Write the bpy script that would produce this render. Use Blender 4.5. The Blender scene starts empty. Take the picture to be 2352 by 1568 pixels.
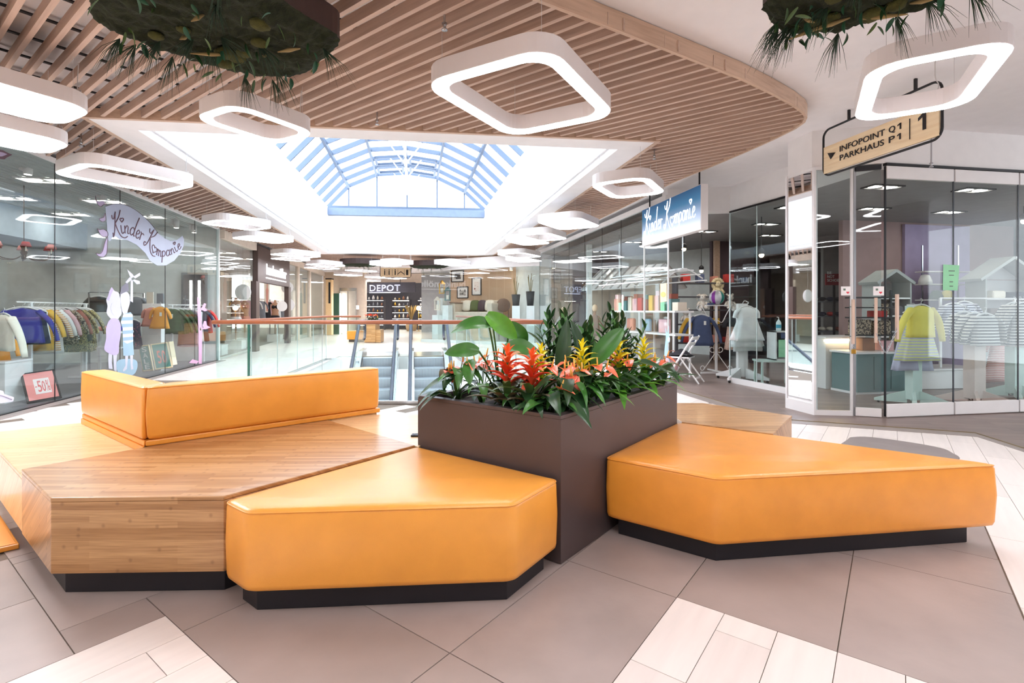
import bpy, bmesh, math, random
from mathutils import Vector, Matrix, geometry, noise
random.seed(7)
SC = bpy.context.scene
COL = SC.collection
PI = math.pi
# ------------------------------------------------------------------ camera
F, CX, HOR, H = 1167.0, 1176.0, 712.0, 1.30      # focal length (px), centre column, horizon row, eye height (m)
cam_d = bpy.data.cameras.new('camera')
cam = bpy.data.objects.new('camera', cam_d)
COL.objects.link(cam)
cam.location = (0, 0, H)
cam.rotation_euler = (PI / 2, 0, 0)
cam_d.sensor_width = 36.0
cam_d.lens = F / 2352 * 36.0
cam_d.shift_y = -(784 - HOR) / 2352
cam_d.clip_end = 200
SC.camera = cam
# ------------------------------------------------------------------ sky and exposure
w = bpy.data.worlds.new('sky')
SC.world = w
w.use_nodes = True
wn = w.node_tree.nodes['Background']
wn.inputs['Color'].default_value = (0.88, 0.94, 1.0, 1)
wn.inputs['Strength'].default_value = 2.5
SC.view_settings.view_transform = 'Standard'
SC.view_settings.look = 'None'
SC.view_settings.gamma = 1.0
SC.view_settings.use_curve_mapping = False
SC.view_settings.exposure = 1.12
LAMP = 11.5          # emission of the ceiling lamps
SHOP = 16.0          # emission of the recessed shop lights
try:
    SC.cycles.transparent_max_bounces = 40
    SC.cycles.max_bounces = 8
    SC.cycles.diffuse_bounces = 4
    SC.cycles.glossy_bounces = 4
    SC.cycles.sample_clamp_indirect = 6
    SC.cycles.caustics_reflective = False
    SC.cycles.caustics_refractive = False
except Exception:
    pass

# ------------------------------------------------------------------ measuring helpers
def G(u, v, z=0.0):                     # point at height z seen at pixel (u, v)
    Y = (H - z) * F / (v - HOR)
    return Vector(((u - CX) / F * Y, Y, z))
def PD(u, v, Y):                        # point at distance Y
    return Vector(((u - CX) / F * Y, Y, H - (v - HOR) / F * Y))
AX = Vector((-0.187, 0.982, 0)).normalized()      # the mall's long axis
OX = Vector((AX.y, -AX.x, 0))                     # across it, to the right
AXR = math.atan2(AX.y, AX.x)
def LWX(Y): return -6.29 - 0.19 * (Y - 6.24)      # line of the left shop glass
def LWP(u, v):                                    # pixel to left shop glass
    k = (u - CX) / F
    Y = (-6.29 + 0.19 * 6.24) / (k + 0.19)
    return Vector((k * Y, Y, H - (v - HOR) / F * Y))
def RWX(Y): return 2.85 - 0.21 * (Y - 9.3)        # line of the right shop glass

# ------------------------------------------------------------------ materials
def lin(c):
    return tuple(((x / 255) / 12.92 if x / 255 <= 0.04045 else ((x / 255 + 0.055) / 1.055) ** 2.4) for x in c) + (1,)
MATS = {}
def nm(name):
    m = bpy.data.materials.new(name); m.use_nodes = True
    MATS[name] = m
    return m, m.node_tree.nodes, m.node_tree.links, m.node_tree.nodes['Principled BSDF']
def coords(N, L, scale=(1, 1, 1), rot=(0, 0, 0), kind='Object'):
    tc = N.new('ShaderNodeTexCoord'); mp = N.new('ShaderNodeMapping')
    mp.inputs['Scale'].default_value = scale; mp.inputs['Rotation'].default_value = rot
    L.new(tc.outputs[kind], mp.inputs['Vector'])
    return mp.outputs['Vector']
def ramp(N, L, fac, stops):
    r = N.new('ShaderNodeValToRGB')
    e = r.color_ramp.elements
    e[0].position, e[0].color = stops[0]
    e[1].position, e[1].color = stops[-1]
    for p, c in stops[1:-1]:
        x = e.new(p); x.color = c
    L.new(fac, r.inputs['Fac'])
    return r.outputs['Color']
def sc(c, k): return (min(c[0] * k, 1), min(c[1] * k, 1), min(c[2] * k, 1), 1)
def mat(name, rgb, rough=0.5, metal=0.0, var=0.06, scale=6.0, bump=0.0, bscale=60.0, spec=0.5, stretch=(1, 1, 1), coat=0.0):
    m, N, L, b = nm(name)
    c = lin(rgb)
    v = coords(N, L, stretch)
    n = N.new('ShaderNodeTexNoise'); n.inputs['Scale'].default_value = scale; n.inputs['Detail'].default_value = 4
    L.new(v, n.inputs['Vector'])
    col = ramp(N, L, n.outputs['Fac'], [(0.3, sc(c, 1 - var)), (0.7, sc(c, 1 + var))])
    L.new(col, b.inputs['Base Color'])
    b.inputs['Roughness'].default_value = rough
    b.inputs['Metallic'].default_value = metal
    b.inputs['Specular IOR Level'].default_value = spec
    b.inputs['Coat Weight'].default_value = coat
    if bump:
        n2 = N.new('ShaderNodeTexNoise'); n2.inputs['Scale'].default_value = bscale; n2.inputs['Detail'].default_value = 3
        L.new(v, n2.inputs['Vector'])
        bp = N.new('ShaderNodeBump'); bp.inputs['Strength'].default_value = bump; bp.inputs['Distance'].default_value = 0.01
        L.new(n2.outputs['Fac'], bp.inputs['Height']); L.new(bp.outputs['Normal'], b.inputs['Normal'])
    return m
def emit(name, rgb, strength):
    m, N, L, b = nm(name)
    b.inputs['Base Color'].default_value = lin(rgb)
    b.inputs['Emission Color'].default_value = lin(rgb)
    b.inputs['Emission Strength'].default_value = strength
    return m
def glass(name, tint, refl=1.0, rough=0.0, ior=1.5):
    m, N, L, b = nm(name)
    N.remove(b)
    out = N['Material Output']
    t = N.new('ShaderNodeBsdfTransparent'); t.inputs['Color'].default_value = tint
    g = N.new('ShaderNodeBsdfGlossy'); g.inputs['Roughness'].default_value = rough
    f = N.new('ShaderNodeLayerWeight'); f.inputs['Blend'].default_value = 0.5      # Schlick reflectance, the same from both faces
    p5 = N.new('ShaderNodeMath'); p5.operation = 'POWER'; p5.inputs[1].default_value = 5.0
    L.new(f.outputs['Facing'], p5.inputs[0])
    k = N.new('ShaderNodeMath'); k.operation = 'MULTIPLY_ADD'; k.inputs[1].default_value = 0.96 * refl; k.inputs[2].default_value = 0.04 * refl
    L.new(p5.outputs[0], k.inputs[0])
    x = N.new('ShaderNodeMixShader')
    L.new(k.outputs[0], x.inputs[0]); L.new(t.outputs[0], x.inputs[1]); L.new(g.outputs[0], x.inputs[2])
    L.new(x.outputs[0], out.inputs['Surface'])
    return m
def wood(name, a, b_, direction=(1, 0), scale=1.0, rough=0.35, knots=True, coat=0.0):
    """bamboo-like strips: grain runs along `direction` in plan"""
    m, N, L, b = nm(name)
    ang = -math.atan2(direction[1], direction[0])
    v0 = coords(N, L, (1, 1, 1), (0, 0, ang))
    mp = N.new('ShaderNodeMapping'); mp.inputs['Scale'].default_value = (1.6 * scale, 26 * scale, 26 * scale)
    L.new(v0, mp.inputs['Vector'])
    n = N.new('ShaderNodeTexNoise'); n.inputs['Scale'].default_value = 1.6; n.inputs['Detail'].default_value = 5; n.inputs['Roughness'].default_value = 0.6
    L.new(mp.outputs[0], n.inputs['Vector'])
    ca, cb = lin(a), lin(b_)
    c1 = ramp(N, L, n.outputs['Fac'], [(0.3, cb), (0.52, sc(ca, 0.97)), (0.72, sc(ca, 1.08))])
    if knots:
        mp2 = N.new('ShaderNodeMapping'); mp2.inputs['Scale'].default_value = (7 * scale, 30 * scale, 30 * scale)
        L.new(v0, mp2.inputs['Vector'])
        vo = N.new('ShaderNodeTexVoronoi'); vo.inputs['Scale'].default_value = 0.7
        L.new(mp2.outputs[0], vo.inputs['Vector'])
        k = ramp(N, L, vo.outputs['Distance'], [(0.0, sc(cb, 0.62)), (0.16, (1, 1, 1, 1))])
        mx = N.new('ShaderNodeMix'); mx.data_type = 'RGBA'; mx.blend_type = 'MULTIPLY'; mx.inputs[0].default_value = 0.5
        L.new(c1, mx.inputs[6]); L.new(k, mx.inputs[7])
        c1 = mx.outputs[2]
    L.new(c1, b.inputs['Base Color'])
    b.inputs['Roughness'].default_value = rough
    b.inputs['Coat Weight'].default_value = coat
    b.inputs['Coat Roughness'].default_value = 0.2
    return m
def bamboo(name, a, b_, dark, direction=(1, 0), row=0.027, brick=0.62, rough=0.3, coat=0.25):
    """laminated bamboo strips running along `direction`, with nodes"""
    m, N, L, b = nm(name)
    v0 = coords(N, L, (1, 1, 1), (0, 0, -math.atan2(direction[1], direction[0])))
    s = N.new('ShaderNodeSeparateXYZ'); L.new(v0, s.inputs[0])
    ad = N.new('ShaderNodeMath'); ad.operation = 'ADD'; L.new(s.outputs['Y'], ad.inputs[0]); L.new(s.outputs['Z'], ad.inputs[1])
    cb = N.new('ShaderNodeCombineXYZ'); L.new(s.outputs['X'], cb.inputs['X']); L.new(ad.outputs[0], cb.inputs['Y'])
    br = N.new('ShaderNodeTexBrick'); br.inputs['Scale'].default_value = 1; br.inputs['Brick Width'].default_value = brick; br.inputs['Row Height'].default_value = row
    br.inputs['Mortar Size'].default_value = 0.0; br.offset = 0.37; br.inputs['Bias'].default_value = 0.0
    br.inputs['Color1'].default_value = lin(a); br.inputs['Color2'].default_value = lin(b_); L.new(cb.outputs[0], br.inputs['Vector'])
    mp = N.new('ShaderNodeMapping'); mp.inputs['Scale'].default_value = (5, 130, 1); L.new(cb.outputs[0], mp.inputs['Vector'])
    n = N.new('ShaderNodeTexNoise'); n.inputs['Scale'].default_value = 1.0; n.inputs['Detail'].default_value = 4; L.new(mp.outputs[0], n.inputs['Vector'])
    g = ramp(N, L, n.outputs['Fac'], [(.3, (.70, .64, .56, 1)), (.62, (1, 1, 1, 1))])
    m1 = N.new('ShaderNodeMix'); m1.data_type = 'RGBA'; m1.blend_type = 'MULTIPLY'; m1.inputs[0].default_value = .8; L.new(br.outputs['Color'], m1.inputs[6]); L.new(g, m1.inputs[7])
    mp2 = N.new('ShaderNodeMapping'); mp2.inputs['Scale'].default_value = (40.0, 1 / row, 1); L.new(cb.outputs[0], mp2.inputs['Vector'])
    vo = N.new('ShaderNodeTexVoronoi'); vo.voronoi_dimensions = '2D'; vo.inputs['Scale'].default_value = 0.42; L.new(mp2.outputs[0], vo.inputs['Vector'])
    sp = N.new('ShaderNodeSeparateColor'); L.new(vo.outputs['Color'], sp.inputs[0])
    gt = N.new('ShaderNodeMath'); gt.operation = 'LESS_THAN'; gt.inputs[1].default_value = .72; L.new(sp.outputs[0], gt.inputs[0])
    dm = N.new('ShaderNodeMath'); dm.operation = 'ADD'; L.new(vo.outputs['Distance'], dm.inputs[0]); L.new(gt.outputs[0], dm.inputs[1])
    k = ramp(N, L, dm.outputs[0], [(0.05, lin(dark)), (0.2, (1, 1, 1, 1))])
    m2 = N.new('ShaderNodeMix'); m2.data_type = 'RGBA'; m2.blend_type = 'MULTIPLY'; m2.inputs[0].default_value = .32; L.new(m1.outputs[2], m2.inputs[6]); L.new(k, m2.inputs[7])
    L.new(m2.outputs[2], b.inputs['Base Color'])
    b.inputs['Roughness'].default_value = rough; b.inputs['Coat Weight'].default_value = coat; b.inputs['Coat Roughness'].default_value = .15
    return m
def stripes(name, a, b_, freq=28.0, duty=0.5, axis='Z', rough=0.8, rot=(0, 0, 0)):
    m, N, L, b = nm(name)
    v = coords(N, L, (1, 1, 1), rot)
    s = N.new('ShaderNodeSeparateXYZ'); L.new(v, s.inputs[0])
    k = N.new('ShaderNodeMath'); k.operation = 'MULTIPLY'; k.inputs[1].default_value = freq; L.new(s.outputs[axis], k.inputs[0])
    fr = N.new('ShaderNodeMath'); fr.operation = 'FRACT'; L.new(k.outputs[0], fr.inputs[0])
    gt = N.new('ShaderNodeMath'); gt.operation = 'GREATER_THAN'; gt.inputs[1].default_value = duty; L.new(fr.outputs[0], gt.inputs[0])
    L.new(ramp(N, L, gt.outputs[0], [(0.0, lin(a)), (1.0, lin(b_))]), b.inputs['Base Color'])
    b.inputs['Roughness'].default_value = rough
    return m
def speckle(name, a, b_, scale=60, cut=0.55, rough=0.8):
    m, N, L, b = nm(name)
    v = coords(N, L)
    n = N.new('ShaderNodeTexNoise'); n.inputs['Scale'].default_value = scale; L.new(v, n.inputs['Vector'])
    L.new(ramp(N, L, n.outputs['Fac'], [(cut - 0.03, lin(a)), (cut + 0.03, lin(b_))]), b.inputs['Base Color'])
    b.inputs['Roughness'].default_value = rough
    return m
def planks_mat(name, a, b_, grout, direction, size=(0.9, 0.2), rough=0.4, gap=0.006):
    m, N, L, b = nm(name)
    ang = -math.atan2(direction[1], direction[0])
    v = coords(N, L, (1, 1, 1), (0, 0, ang))
    br = N.new('ShaderNodeTexBrick')
    br.inputs['Scale'].default_value = 1.0
    br.inputs['Brick Width'].default_value = size[0]; br.inputs['Row Height'].default_value = size[1]
    br.inputs['Mortar Size'].default_value = gap
    br.inputs['Color1'].default_value = lin(a); br.inputs['Color2'].default_value = lin(b_); br.inputs['Mortar'].default_value = lin(grout)
    L.new(v, br.inputs['Vector'])
    mp = N.new('ShaderNodeMapping'); mp.inputs['Scale'].default_value = (2.0, 24, 1); L.new(v, mp.inputs['Vector'])
    n = N.new('ShaderNodeTexNoise'); n.inputs['Scale'].default_value = 1.5; n.inputs['Detail'].default_value = 5; L.new(mp.outputs[0], n.inputs['Vector'])
    g = ramp(N, L, n.outputs['Fac'], [(0.3, (0.74, 0.74, 0.74, 1)), (0.65, (1, 1, 1, 1))])
    mx = N.new('ShaderNodeMix'); mx.data_type = 'RGBA'; mx.blend_type = 'MULTIPLY'; mx.inputs[0].default_value = 0.8
    L.new(br.outputs['Color'], mx.inputs[6]); L.new(g, mx.inputs[7])
    L.new(mx.outputs[2], b.inputs['Base Color'])
    b.inputs['Roughness'].default_value = rough
    return m

# ------------------------------------------------------------------ mesh helpers
def smooth_path(pts, k=6, closed=False):
    P = [Vector(p) for p in pts]
    n = len(P)
    if n < 3: return P
    out = []
    rng = range(n if closed else n - 1)
    for i in rng:
        p0 = P[(i - 1) % n] if (closed or i > 0) else P[0] * 2 - P[1]
        p1 = P[i]; p2 = P[(i + 1) % n]
        p3 = P[(i + 2) % n] if (closed or i + 2 < n) else P[-1] * 2 - P[-2]
        for j in range(k):
            t = j / k
            out.append(0.5 * ((2 * p1) + (p2 - p0) * t + (2 * p0 - 5 * p1 + 4 * p2 - p3) * t * t + (3 * p1 - p0 - 3 * p2 + p3) * t ** 3))
    if not closed: out.append(P[-1])
    return out
def rrect(w_, h_, r, seg=6):
    pts = []
    for cx_, cy_, a0 in ((w_ / 2 - r, h_ / 2 - r, 0), (-w_ / 2 + r, h_ / 2 - r, 90), (-w_ / 2 + r, -h_ / 2 + r, 180), (w_ / 2 - r, -h_ / 2 + r, 270)):
        for i in range(seg + 1):
            a = math.radians(a0 + 90 * i / seg)
            pts.append((cx_ + r * math.cos(a), cy_ + r * math.sin(a)))
    return pts
class MB:
    def __init__(self): self.v = []; self.f = []
    def add(self, vs, fs):
        o = len(self.v)
        self.v += [Vector(p) for p in vs]
        self.f += [tuple(i + o for i in f) for f in fs]
        return self
    def box(self, c, s, rz=0.0, M=None):
        sx, sy, sz = s[0] / 2, s[1] / 2, s[2] / 2
        vs = [Vector((x, y, z)) for z in (-sz, sz) for x, y in ((-sx, -sy), (sx, -sy), (sx, sy), (-sx, sy))]
        R = M if M is not None else Matrix.Rotation(rz, 3, 'Z')
        vs = [R @ p + Vector(c) for p in vs]
        return self.add(vs, [(3, 2, 1, 0), (4, 5, 6, 7), (0, 1, 5, 4), (1, 2, 6, 5), (2, 3, 7, 6), (3, 0, 4, 7)])
    def bar(self, a, b, w_, h_, up=(0, 0, 1)):
        a = Vector(a); b = Vector(b); d = (b - a); ln = d.length
        if ln < 1e-6: return self
        d = d / ln; u = Vector(up)
        s = d.cross(u)
        if s.length < 1e-4: s = d.cross(Vector((1, 0, 0)))
        s.normalize(); u = s.cross(d)
        M = Matrix((d, s, u)).transposed()
        return self.box((a + b) / 2, (ln, w_, h_), M=M)
    def prism(self, poly, z0, z1, top=None):
        n = len(poly)
        P = [(p[0], p[1]) for p in poly]
        area = sum(P[i][0] * P[(i + 1) % n][1] - P[(i + 1) % n][0] * P[i][1] for i in range(n))
        if area < 0: P = P[::-1]
        vs = [(x, y, z0) for x, y in P] + [(x, y, z1) for x, y in P]
        fs = [tuple(range(n))[::-1], tuple(range(n, 2 * n))] + [(i, (i + 1) % n, n + (i + 1) % n, n + i) for i in range(n)]
        return self.add(vs, fs)
    def ring(self, outer, inner, z0, z1):
        n = len(outer)
        vs = [(x, y, z0) for x, y in outer] + [(x, y, z0) for x, y in inner] + [(x, y, z1) for x, y in outer] + [(x, y, z1) for x, y in inner]
        fs = []
        for i in range(n):
            j = (i + 1) % n
            fs += [(j, i, n + i, n + j), (2 * n + i, 2 * n + j, 3 * n + j, 3 * n + i), (i, j, 2 * n + j, 2 * n + i), (n + j, n + i, 3 * n + i, 3 * n + j)]
        return self.add(vs, fs)
    def tube(self, pts, r, n=8, closed=False, flat=1.0):
        P = [Vector(p) for p in pts]; m = len(P)
        rs = r if isinstance(r, (list, tuple)) else [r] * m
        prev = None; vs = []
        for i in range(m):
            d = (P[(i + 1) % m] - P[i - 1]) if (closed or 0 < i < m - 1) else (P[1] - P[0] if i == 0 else P[-1] - P[-2])
            if d.length < 1e-9: d = Vector((0, 0, 1))
            d.normalize()
            if prev is None:
                s = d.cross(Vector((0, 0, 1)))
                if s.length < 0.05: s = d.cross(Vector((0, 1, 0)))
            else:
                s = prev - d * prev.dot(d)
                if s.length < 1e-5: s = d.cross(Vector((0, 1, 0)))
            s.normalize(); prev = s
            t = d.cross(s)
            for k in range(n):
                a = 2 * PI * k / n
                vs.append(P[i] + s * math.cos(a) * rs[i] + t * math.sin(a) * rs[i] * flat)
        fs = []
        for i in range(m if closed else m - 1):
            a, b = i * n, ((i + 1) % m) * n
            for k in range(n): fs.append((a + k, a + (k + 1) % n, b + (k + 1) % n, b + k))
        if not closed: fs += [tuple(range(n))[::-1], tuple(range((m - 1) * n, m * n))]
        return self.add(vs, fs)
    def lathe(self, prof, c=(0, 0, 0), n=16, M=None):
        c = Vector(c); vs = []
        for r, z in prof:
            for k in range(n):
                p = Vector((r * math.cos(2 * PI * k / n), r * math.sin(2 * PI * k / n), z))
                vs.append((M @ p if M is not None else p) + c)
        m = len(prof); fs = []
        for i in range(m - 1):
            for k in range(n): fs.append((i * n + k, i * n + (k + 1) % n, (i + 1) * n + (k + 1) % n, (i + 1) * n + k))
        if prof[0][0] > 1e-5: fs.append(tuple(range(n))[::-1])
        if prof[-1][0] > 1e-5: fs.append(tuple(range((m - 1) * n, m * n)))
        return self.add(vs, fs)
    def sphere(self, c, r, n=16, m=10):
        rr = r if isinstance(r, (tuple, list)) else (r, r, r)
        vs = []
        for i in range(m + 1):
            t = PI * i / m
            for k in range(n):
                a = 2 * PI * k / n
                vs.append((c[0] + rr[0] * math.sin(t) * math.cos(a), c[1] + rr[1] * math.sin(t) * math.sin(a), c[2] - rr[2] * math.cos(t)))
        fs = []
        for i in range(m):
            for k in range(n): fs.append((i * n + k, i * n + (k + 1) % n, (i + 1) * n + (k + 1) % n, (i + 1) * n + k))
        return self.add(vs, fs)
    def slab(self, pts, thick, nrm):
        """flat outline in 3D (ordered) given a thickness along nrm"""
        n = len(pts); d = Vector(nrm).normalized() * thick
        P = [Vector(p) for p in pts]
        tri = geometry.tessellate_polygon([P])
        vs = P + [p + d for p in P]
        fs = []
        for a, b, c in tri:
            fs += [(a, b, c), (n + c, n + b, n + a)]
        fs += [(i, (i + 1) % n, n + (i + 1) % n, n + i) for i in range(n)]
        return self.add(vs, fs)
    def mesh(self, name, m=None, smooth=False):
        me = bpy.data.meshes.new(name)
        me.from_pydata([tuple(p) for p in self.v], [], self.f)
        bm = bmesh.new(); bm.from_mesh(me)
        if smooth: bmesh.ops.remove_doubles(bm, verts=bm.verts, dist=1e-5)
        bmesh.ops.recalc_face_normals(bm, faces=bm.faces)
        bm.to_mesh(me); bm.free()
        if m is not None: me.materials.append(MATS[m] if isinstance(m, str) else m)
        if smooth:
            for p in me.polygons: p.use_smooth = True
        return me
    def build(self, name, m, parent=None, smooth=False, bevel=0.0, label=None, seg=2, kind=None):
        me = self.mesh(name, m, smooth)
        return link(name, me, parent, bevel, label, seg, kind)
def link(name, me, parent=None, bevel=0.0, label=None, seg=2, kind=None, loc=None, rot=None, scale=None):
    o = bpy.data.objects.new(name, me); COL.objects.link(o)
    if loc is not None: o.location = loc
    if rot is not None:
        if isinstance(rot, Matrix): o.rotation_euler = rot.to_euler()
        else: o.rotation_euler = rot
    if scale is not None: o.scale = scale if not isinstance(scale, (int, float)) else (scale,) * 3
    if parent is not None: adopt(o, parent)
    if bevel:
        b = o.modifiers.new('bevel', 'BEVEL'); b.width = bevel; b.segments = seg; b.limit_method = 'ANGLE'; b.angle_limit = math.radians(35)
    if label: o['label'] = label
    if kind: o['kind'] = kind
    return o
def wmat(o):
    m = Matrix.LocRotScale(o.location, o.rotation_euler, o.scale)
    if o.parent: return wmat(o.parent) @ o.matrix_parent_inverse @ m
    return m
def adopt(o, parent):
    o.parent = parent
    o.matrix_parent_inverse = wmat(parent).inverted()
def thing(name, label, cat, loc=(0, 0, 0), group=None):
    o = bpy.data.objects.new(name, None); COL.objects.link(o)
    o.location = loc; o.empty_display_size = 0.1
    return tag(o, label, cat, group)
def tag(o, label, cat, group=None):
    o['label'] = label; o['category'] = cat
    if group: o['group'] = group
    return o
def struct(o):
    o['kind'] = 'structure'
    return o
KIDS = {}
def children(o): return [c for c in COL.objects if c.parent == o]
def copy_tree(o, loc=None, rz=None, label=None, scale=None, kids=None):
    c = o.copy(); COL.objects.link(c)
    if loc is not None: c.location = loc
    if rz is not None: c.rotation_euler = (0, 0, rz)
    if scale is not None: c.scale = (scale,) * 3
    if label: c['label'] = label
    for ch in (kids if kids is not None else children(o)):
        k = ch.copy(); COL.objects.link(k); k.parent = c
        for g in children(ch):
            q = g.copy(); COL.objects.link(q); q.parent = k
    return c
def text_mesh(name, body, size, m, extrude=0.004, shear=0.0, spacing=1.0, align='LEFT', offset=0.0):
    cu = bpy.data.curves.new(name, 'FONT')
    cu.body = body; cu.size = size; cu.extrude = extrude; cu.shear = shear; cu.space_character = spacing; cu.align_x = align; cu.offset = offset
    cu.resolution_u = 3
    t = bpy.data.objects.new(name, cu); COL.objects.link(t)
    dg = bpy.context.evaluated_depsgraph_get()
    me = bpy.data.meshes.new_from_object(t.evaluated_get(dg))
    bpy.data.objects.remove(t); bpy.data.curves.remove(cu)
    me.name = name
    me.materials.clear(); me.materials.append(MATS[m])
    return me
def frame_matrix(x, n):                 # local x along x, local z along n, local y upward
    x = Vector(x).normalized(); n = Vector(n).normalized(); y = n.cross(x).normalized()
    return Matrix((x, y, n)).transposed()
# hand-lettered script used on the toy shop's sign and banner
def heart(cx_, cy_, s):
    pts = []
    for i in range(17):
        t = 2 * PI * i / 16
        pts.append((cx_ + s * 0.5 * math.sin(t) ** 3, cy_ + s * 0.5 * (13 * math.cos(t) - 5 * math.cos(2 * t) - 2 * math.cos(3 * t) - math.cos(4 * t)) / 16))
    return pts
GL = {
 'K': ([[(-.02, .86), (.02, .72), (.14, .70), (.24, .92)], [(.28, 1.0), (.20, .55), (.10, .10), (-.02, -.08), (-.12, -.02), (-.10, .10), (.0, .10)], [(.58, 1.06), (.46, .75), (.2, .5)], [(.2, .5), (.33, .2), (.53, -.1), (.8, -.2), (1.0, -.12)]], .56),
 'i': ([[(.0, .38), (.03, .1), (.1, .0), (.18, .06)]], .22),
 'n': ([[(.0, .36), (.04, .0)], [(.03, .2), (.12, .36), (.2, .3), (.21, .03), (.3, .04)]], .34),
 'd': ([[(.27, .3), (.16, .38), (.03, .25), (.03, .08), (.14, .0), (.26, .12)], [(.42, .95), (.34, .6), (.28, .2), (.3, .02), (.38, .04)]], .42),
 'e': ([[(.03, .17), (.2, .24), (.22, .36), (.12, .39), (.03, .22), (.06, .04), (.17, .0), (.28, .1)]], .31),
 'r': ([[(.0, .40), (.05, .32), (.05, .0)], [(.05, .2), (.1, .33), (.18, .38), (.25, .34)]], .32),
 'o': ([heart(.2, .16, .44)], .46),
 'm': ([[(.0, .36), (.04, .0)], [(.03, .22), (.1, .36), (.17, .3), (.18, .0)], [(.18, .22), (.26, .36), (.33, .3), (.34, .02), (.4, .04)]], .44),
 'p': ([[(.03, .36), (.02, .0), (.0, -.36)], [(.03, .25), (.12, .37), (.24, .3), (.22, .1), (.1, .02), (.03, .1)]], .31),
 'a': ([[(.26, .3), (.14, .38), (.02, .22), (.04, .04), (.14, .0), (.25, .12)], [(.27, .38), (.25, .06), (.34, .02)]], .36),
 ' ': ([], .22)}
def script_strokes(body):
    x = 0.0; out = []
    for ch in body:
        st, adv = GL[ch]
        for s in st: out.append([(px + x, py) for px, py in s])
        if ch == 'i': out.append([(px + x, py) for px, py in heart(.08, .62, .2)])
        x += adv
    return out, x
# ------------------------------------------------------------------ palette
D1 = Vector((0.8, -0.6, 0)); D2 = Vector((0.6, 0.8, 0))       # tile and slat directions
mat('white_paint', (240, 237, 236), 0.55, var=0.02)
mat('white_gloss', (240, 238, 238), 0.25, var=0.01)
mat('ceiling_white', (238, 234, 234), 0.7, var=0.02)
mat('well_white', (240, 240, 242), 0.6, var=0.01)
mat('lamp_body', (238, 232, 231), 0.45, var=0.01)
emit('lamp_glow', (250, 250, 255), LAMP)
emit('shop_glow', (255, 244, 232), SHOP)
emit('warm_glow', (255, 226, 180), 14.0)
wood('slat_wood', (200, 172, 154), (180, 150, 132), (D1.x, D1.y), 0.6, 0.55, knots=False)
wood('fascia_wood', (206, 176, 152), (186, 154, 130), (0.84, 0.55), 0.7, 0.5, knots=False)
mat('black_metal', (28, 27, 30), 0.45, 0.2)
mat('dark_steel', (62, 62, 66), 0.35, 0.8)
mat('steel', (190, 192, 196), 0.25, 0.95, var=0.03)
mat('brass_trim', (150, 132, 104), 0.4, 0.6)
mat('tile_taupe', (168, 154, 148), 0.38, var=0.09, scale=3.0, bump=0.05, bscale=40)
mat('tile_taupe_b', (162, 148, 142), 0.38, var=0.09, scale=2.3, bump=0.05, bscale=40)
def plank_tile(name, rgb):
    m, N, L, b = nm(name)
    v = coords(N, L, (1, 1, 1), (0, 0, math.radians(36.87)))
    mp = N.new('ShaderNodeMapping'); mp.inputs['Scale'].default_value = (26, 2.0, 1); L.new(v, mp.inputs['Vector'])
    n = N.new('ShaderNodeTexNoise'); n.inputs['Scale'].default_value = 1.0; n.inputs['Detail'].default_value = 5
    L.new(mp.outputs[0], n.inputs['Vector'])
    c = lin(rgb)
    L.new(ramp(N, L, n.outputs['Fac'], [(0.25, sc(c, 0.94)), (0.6, c), (0.8, sc(c, 1.03))]), b.inputs['Base Color'])
    b.inputs['Roughness'].default_value = 0.38
plank_tile('plank_white', (236, 226, 220)); plank_tile('plank_white_b', (229, 219, 213))
mat('grout', (120, 106, 94), 0.8)
planks_mat('far_floor', (236, 227, 221), (230, 220, 214), (170, 160, 152), (D2.x, D2.y), (0.9, 0.205), 0.32, 0.004)
planks_mat('shop_wood_floor', (150, 130, 122), (132, 114, 108), (100, 88, 84), (0.97, -0.2), (1.4, 0.15), 0.38, 0.003)
planks_mat('shop_tile_floor', (118, 114, 120), (108, 104, 110), (84, 80, 86), (AX.x, AX.y), (0.6, 0.6), 0.3, 0.006)
mat('mat_grey', (140, 130, 128), .7)
mat('band_tile', (150, 138, 132), 0.4, var=0.06)
glass('shop_glass', (0.90, 0.945, 0.945, 1), 1.0, ior=1.52)
glass('rail_glass', (0.93, 0.975, 0.96, 1), 0.55, ior=1.45)
glass('sky_glass', (0.94, 0.97, 1.0, 1), 0.5)
mat('glass_edge', (30, 92, 78), 0.15, 0.0, var=0.1)
mat('glass_edge_light', (196, 208, 208), 0.2, 0.1, var=0.05)
m_, N_, L_, b_ = nm('mirror'); b_.inputs['Base Color'].default_value = (0.9, 0.9, 0.92, 1); b_.inputs['Metallic'].default_value = 1; b_.inputs['Roughness'].default_value = 0.02
mat('sky_frame', (112, 128, 152), 0.4, 0.1, var=0.03)
mat('sky_beam', (140, 156, 182), 0.5, 0.0, var=0.05)
mat('shop_grey_wall', (176, 172, 172), 0.7)
mat('shop_white_wall', (225, 228, 226), 0.7)
mat('shop_ceiling', (196, 200, 200), 0.8)
mat('shop_ceiling_dark', (150, 146, 146), 0.8)
mat('bulkhead_blue', (178, 192, 204), 0.6)
mat('wall_plum', (92, 78, 84), 0.7)
mat('wall_pink', (158, 128, 126), 0.7)
mat('wall_lavender', (170, 152, 186), 0.7)
mat('wall_cream', (222, 208, 192), 0.7)
mat('wall_beige', (214, 196, 176), 0.7)
mat('dark_shop', (74, 72, 78), 0.7)

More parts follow.
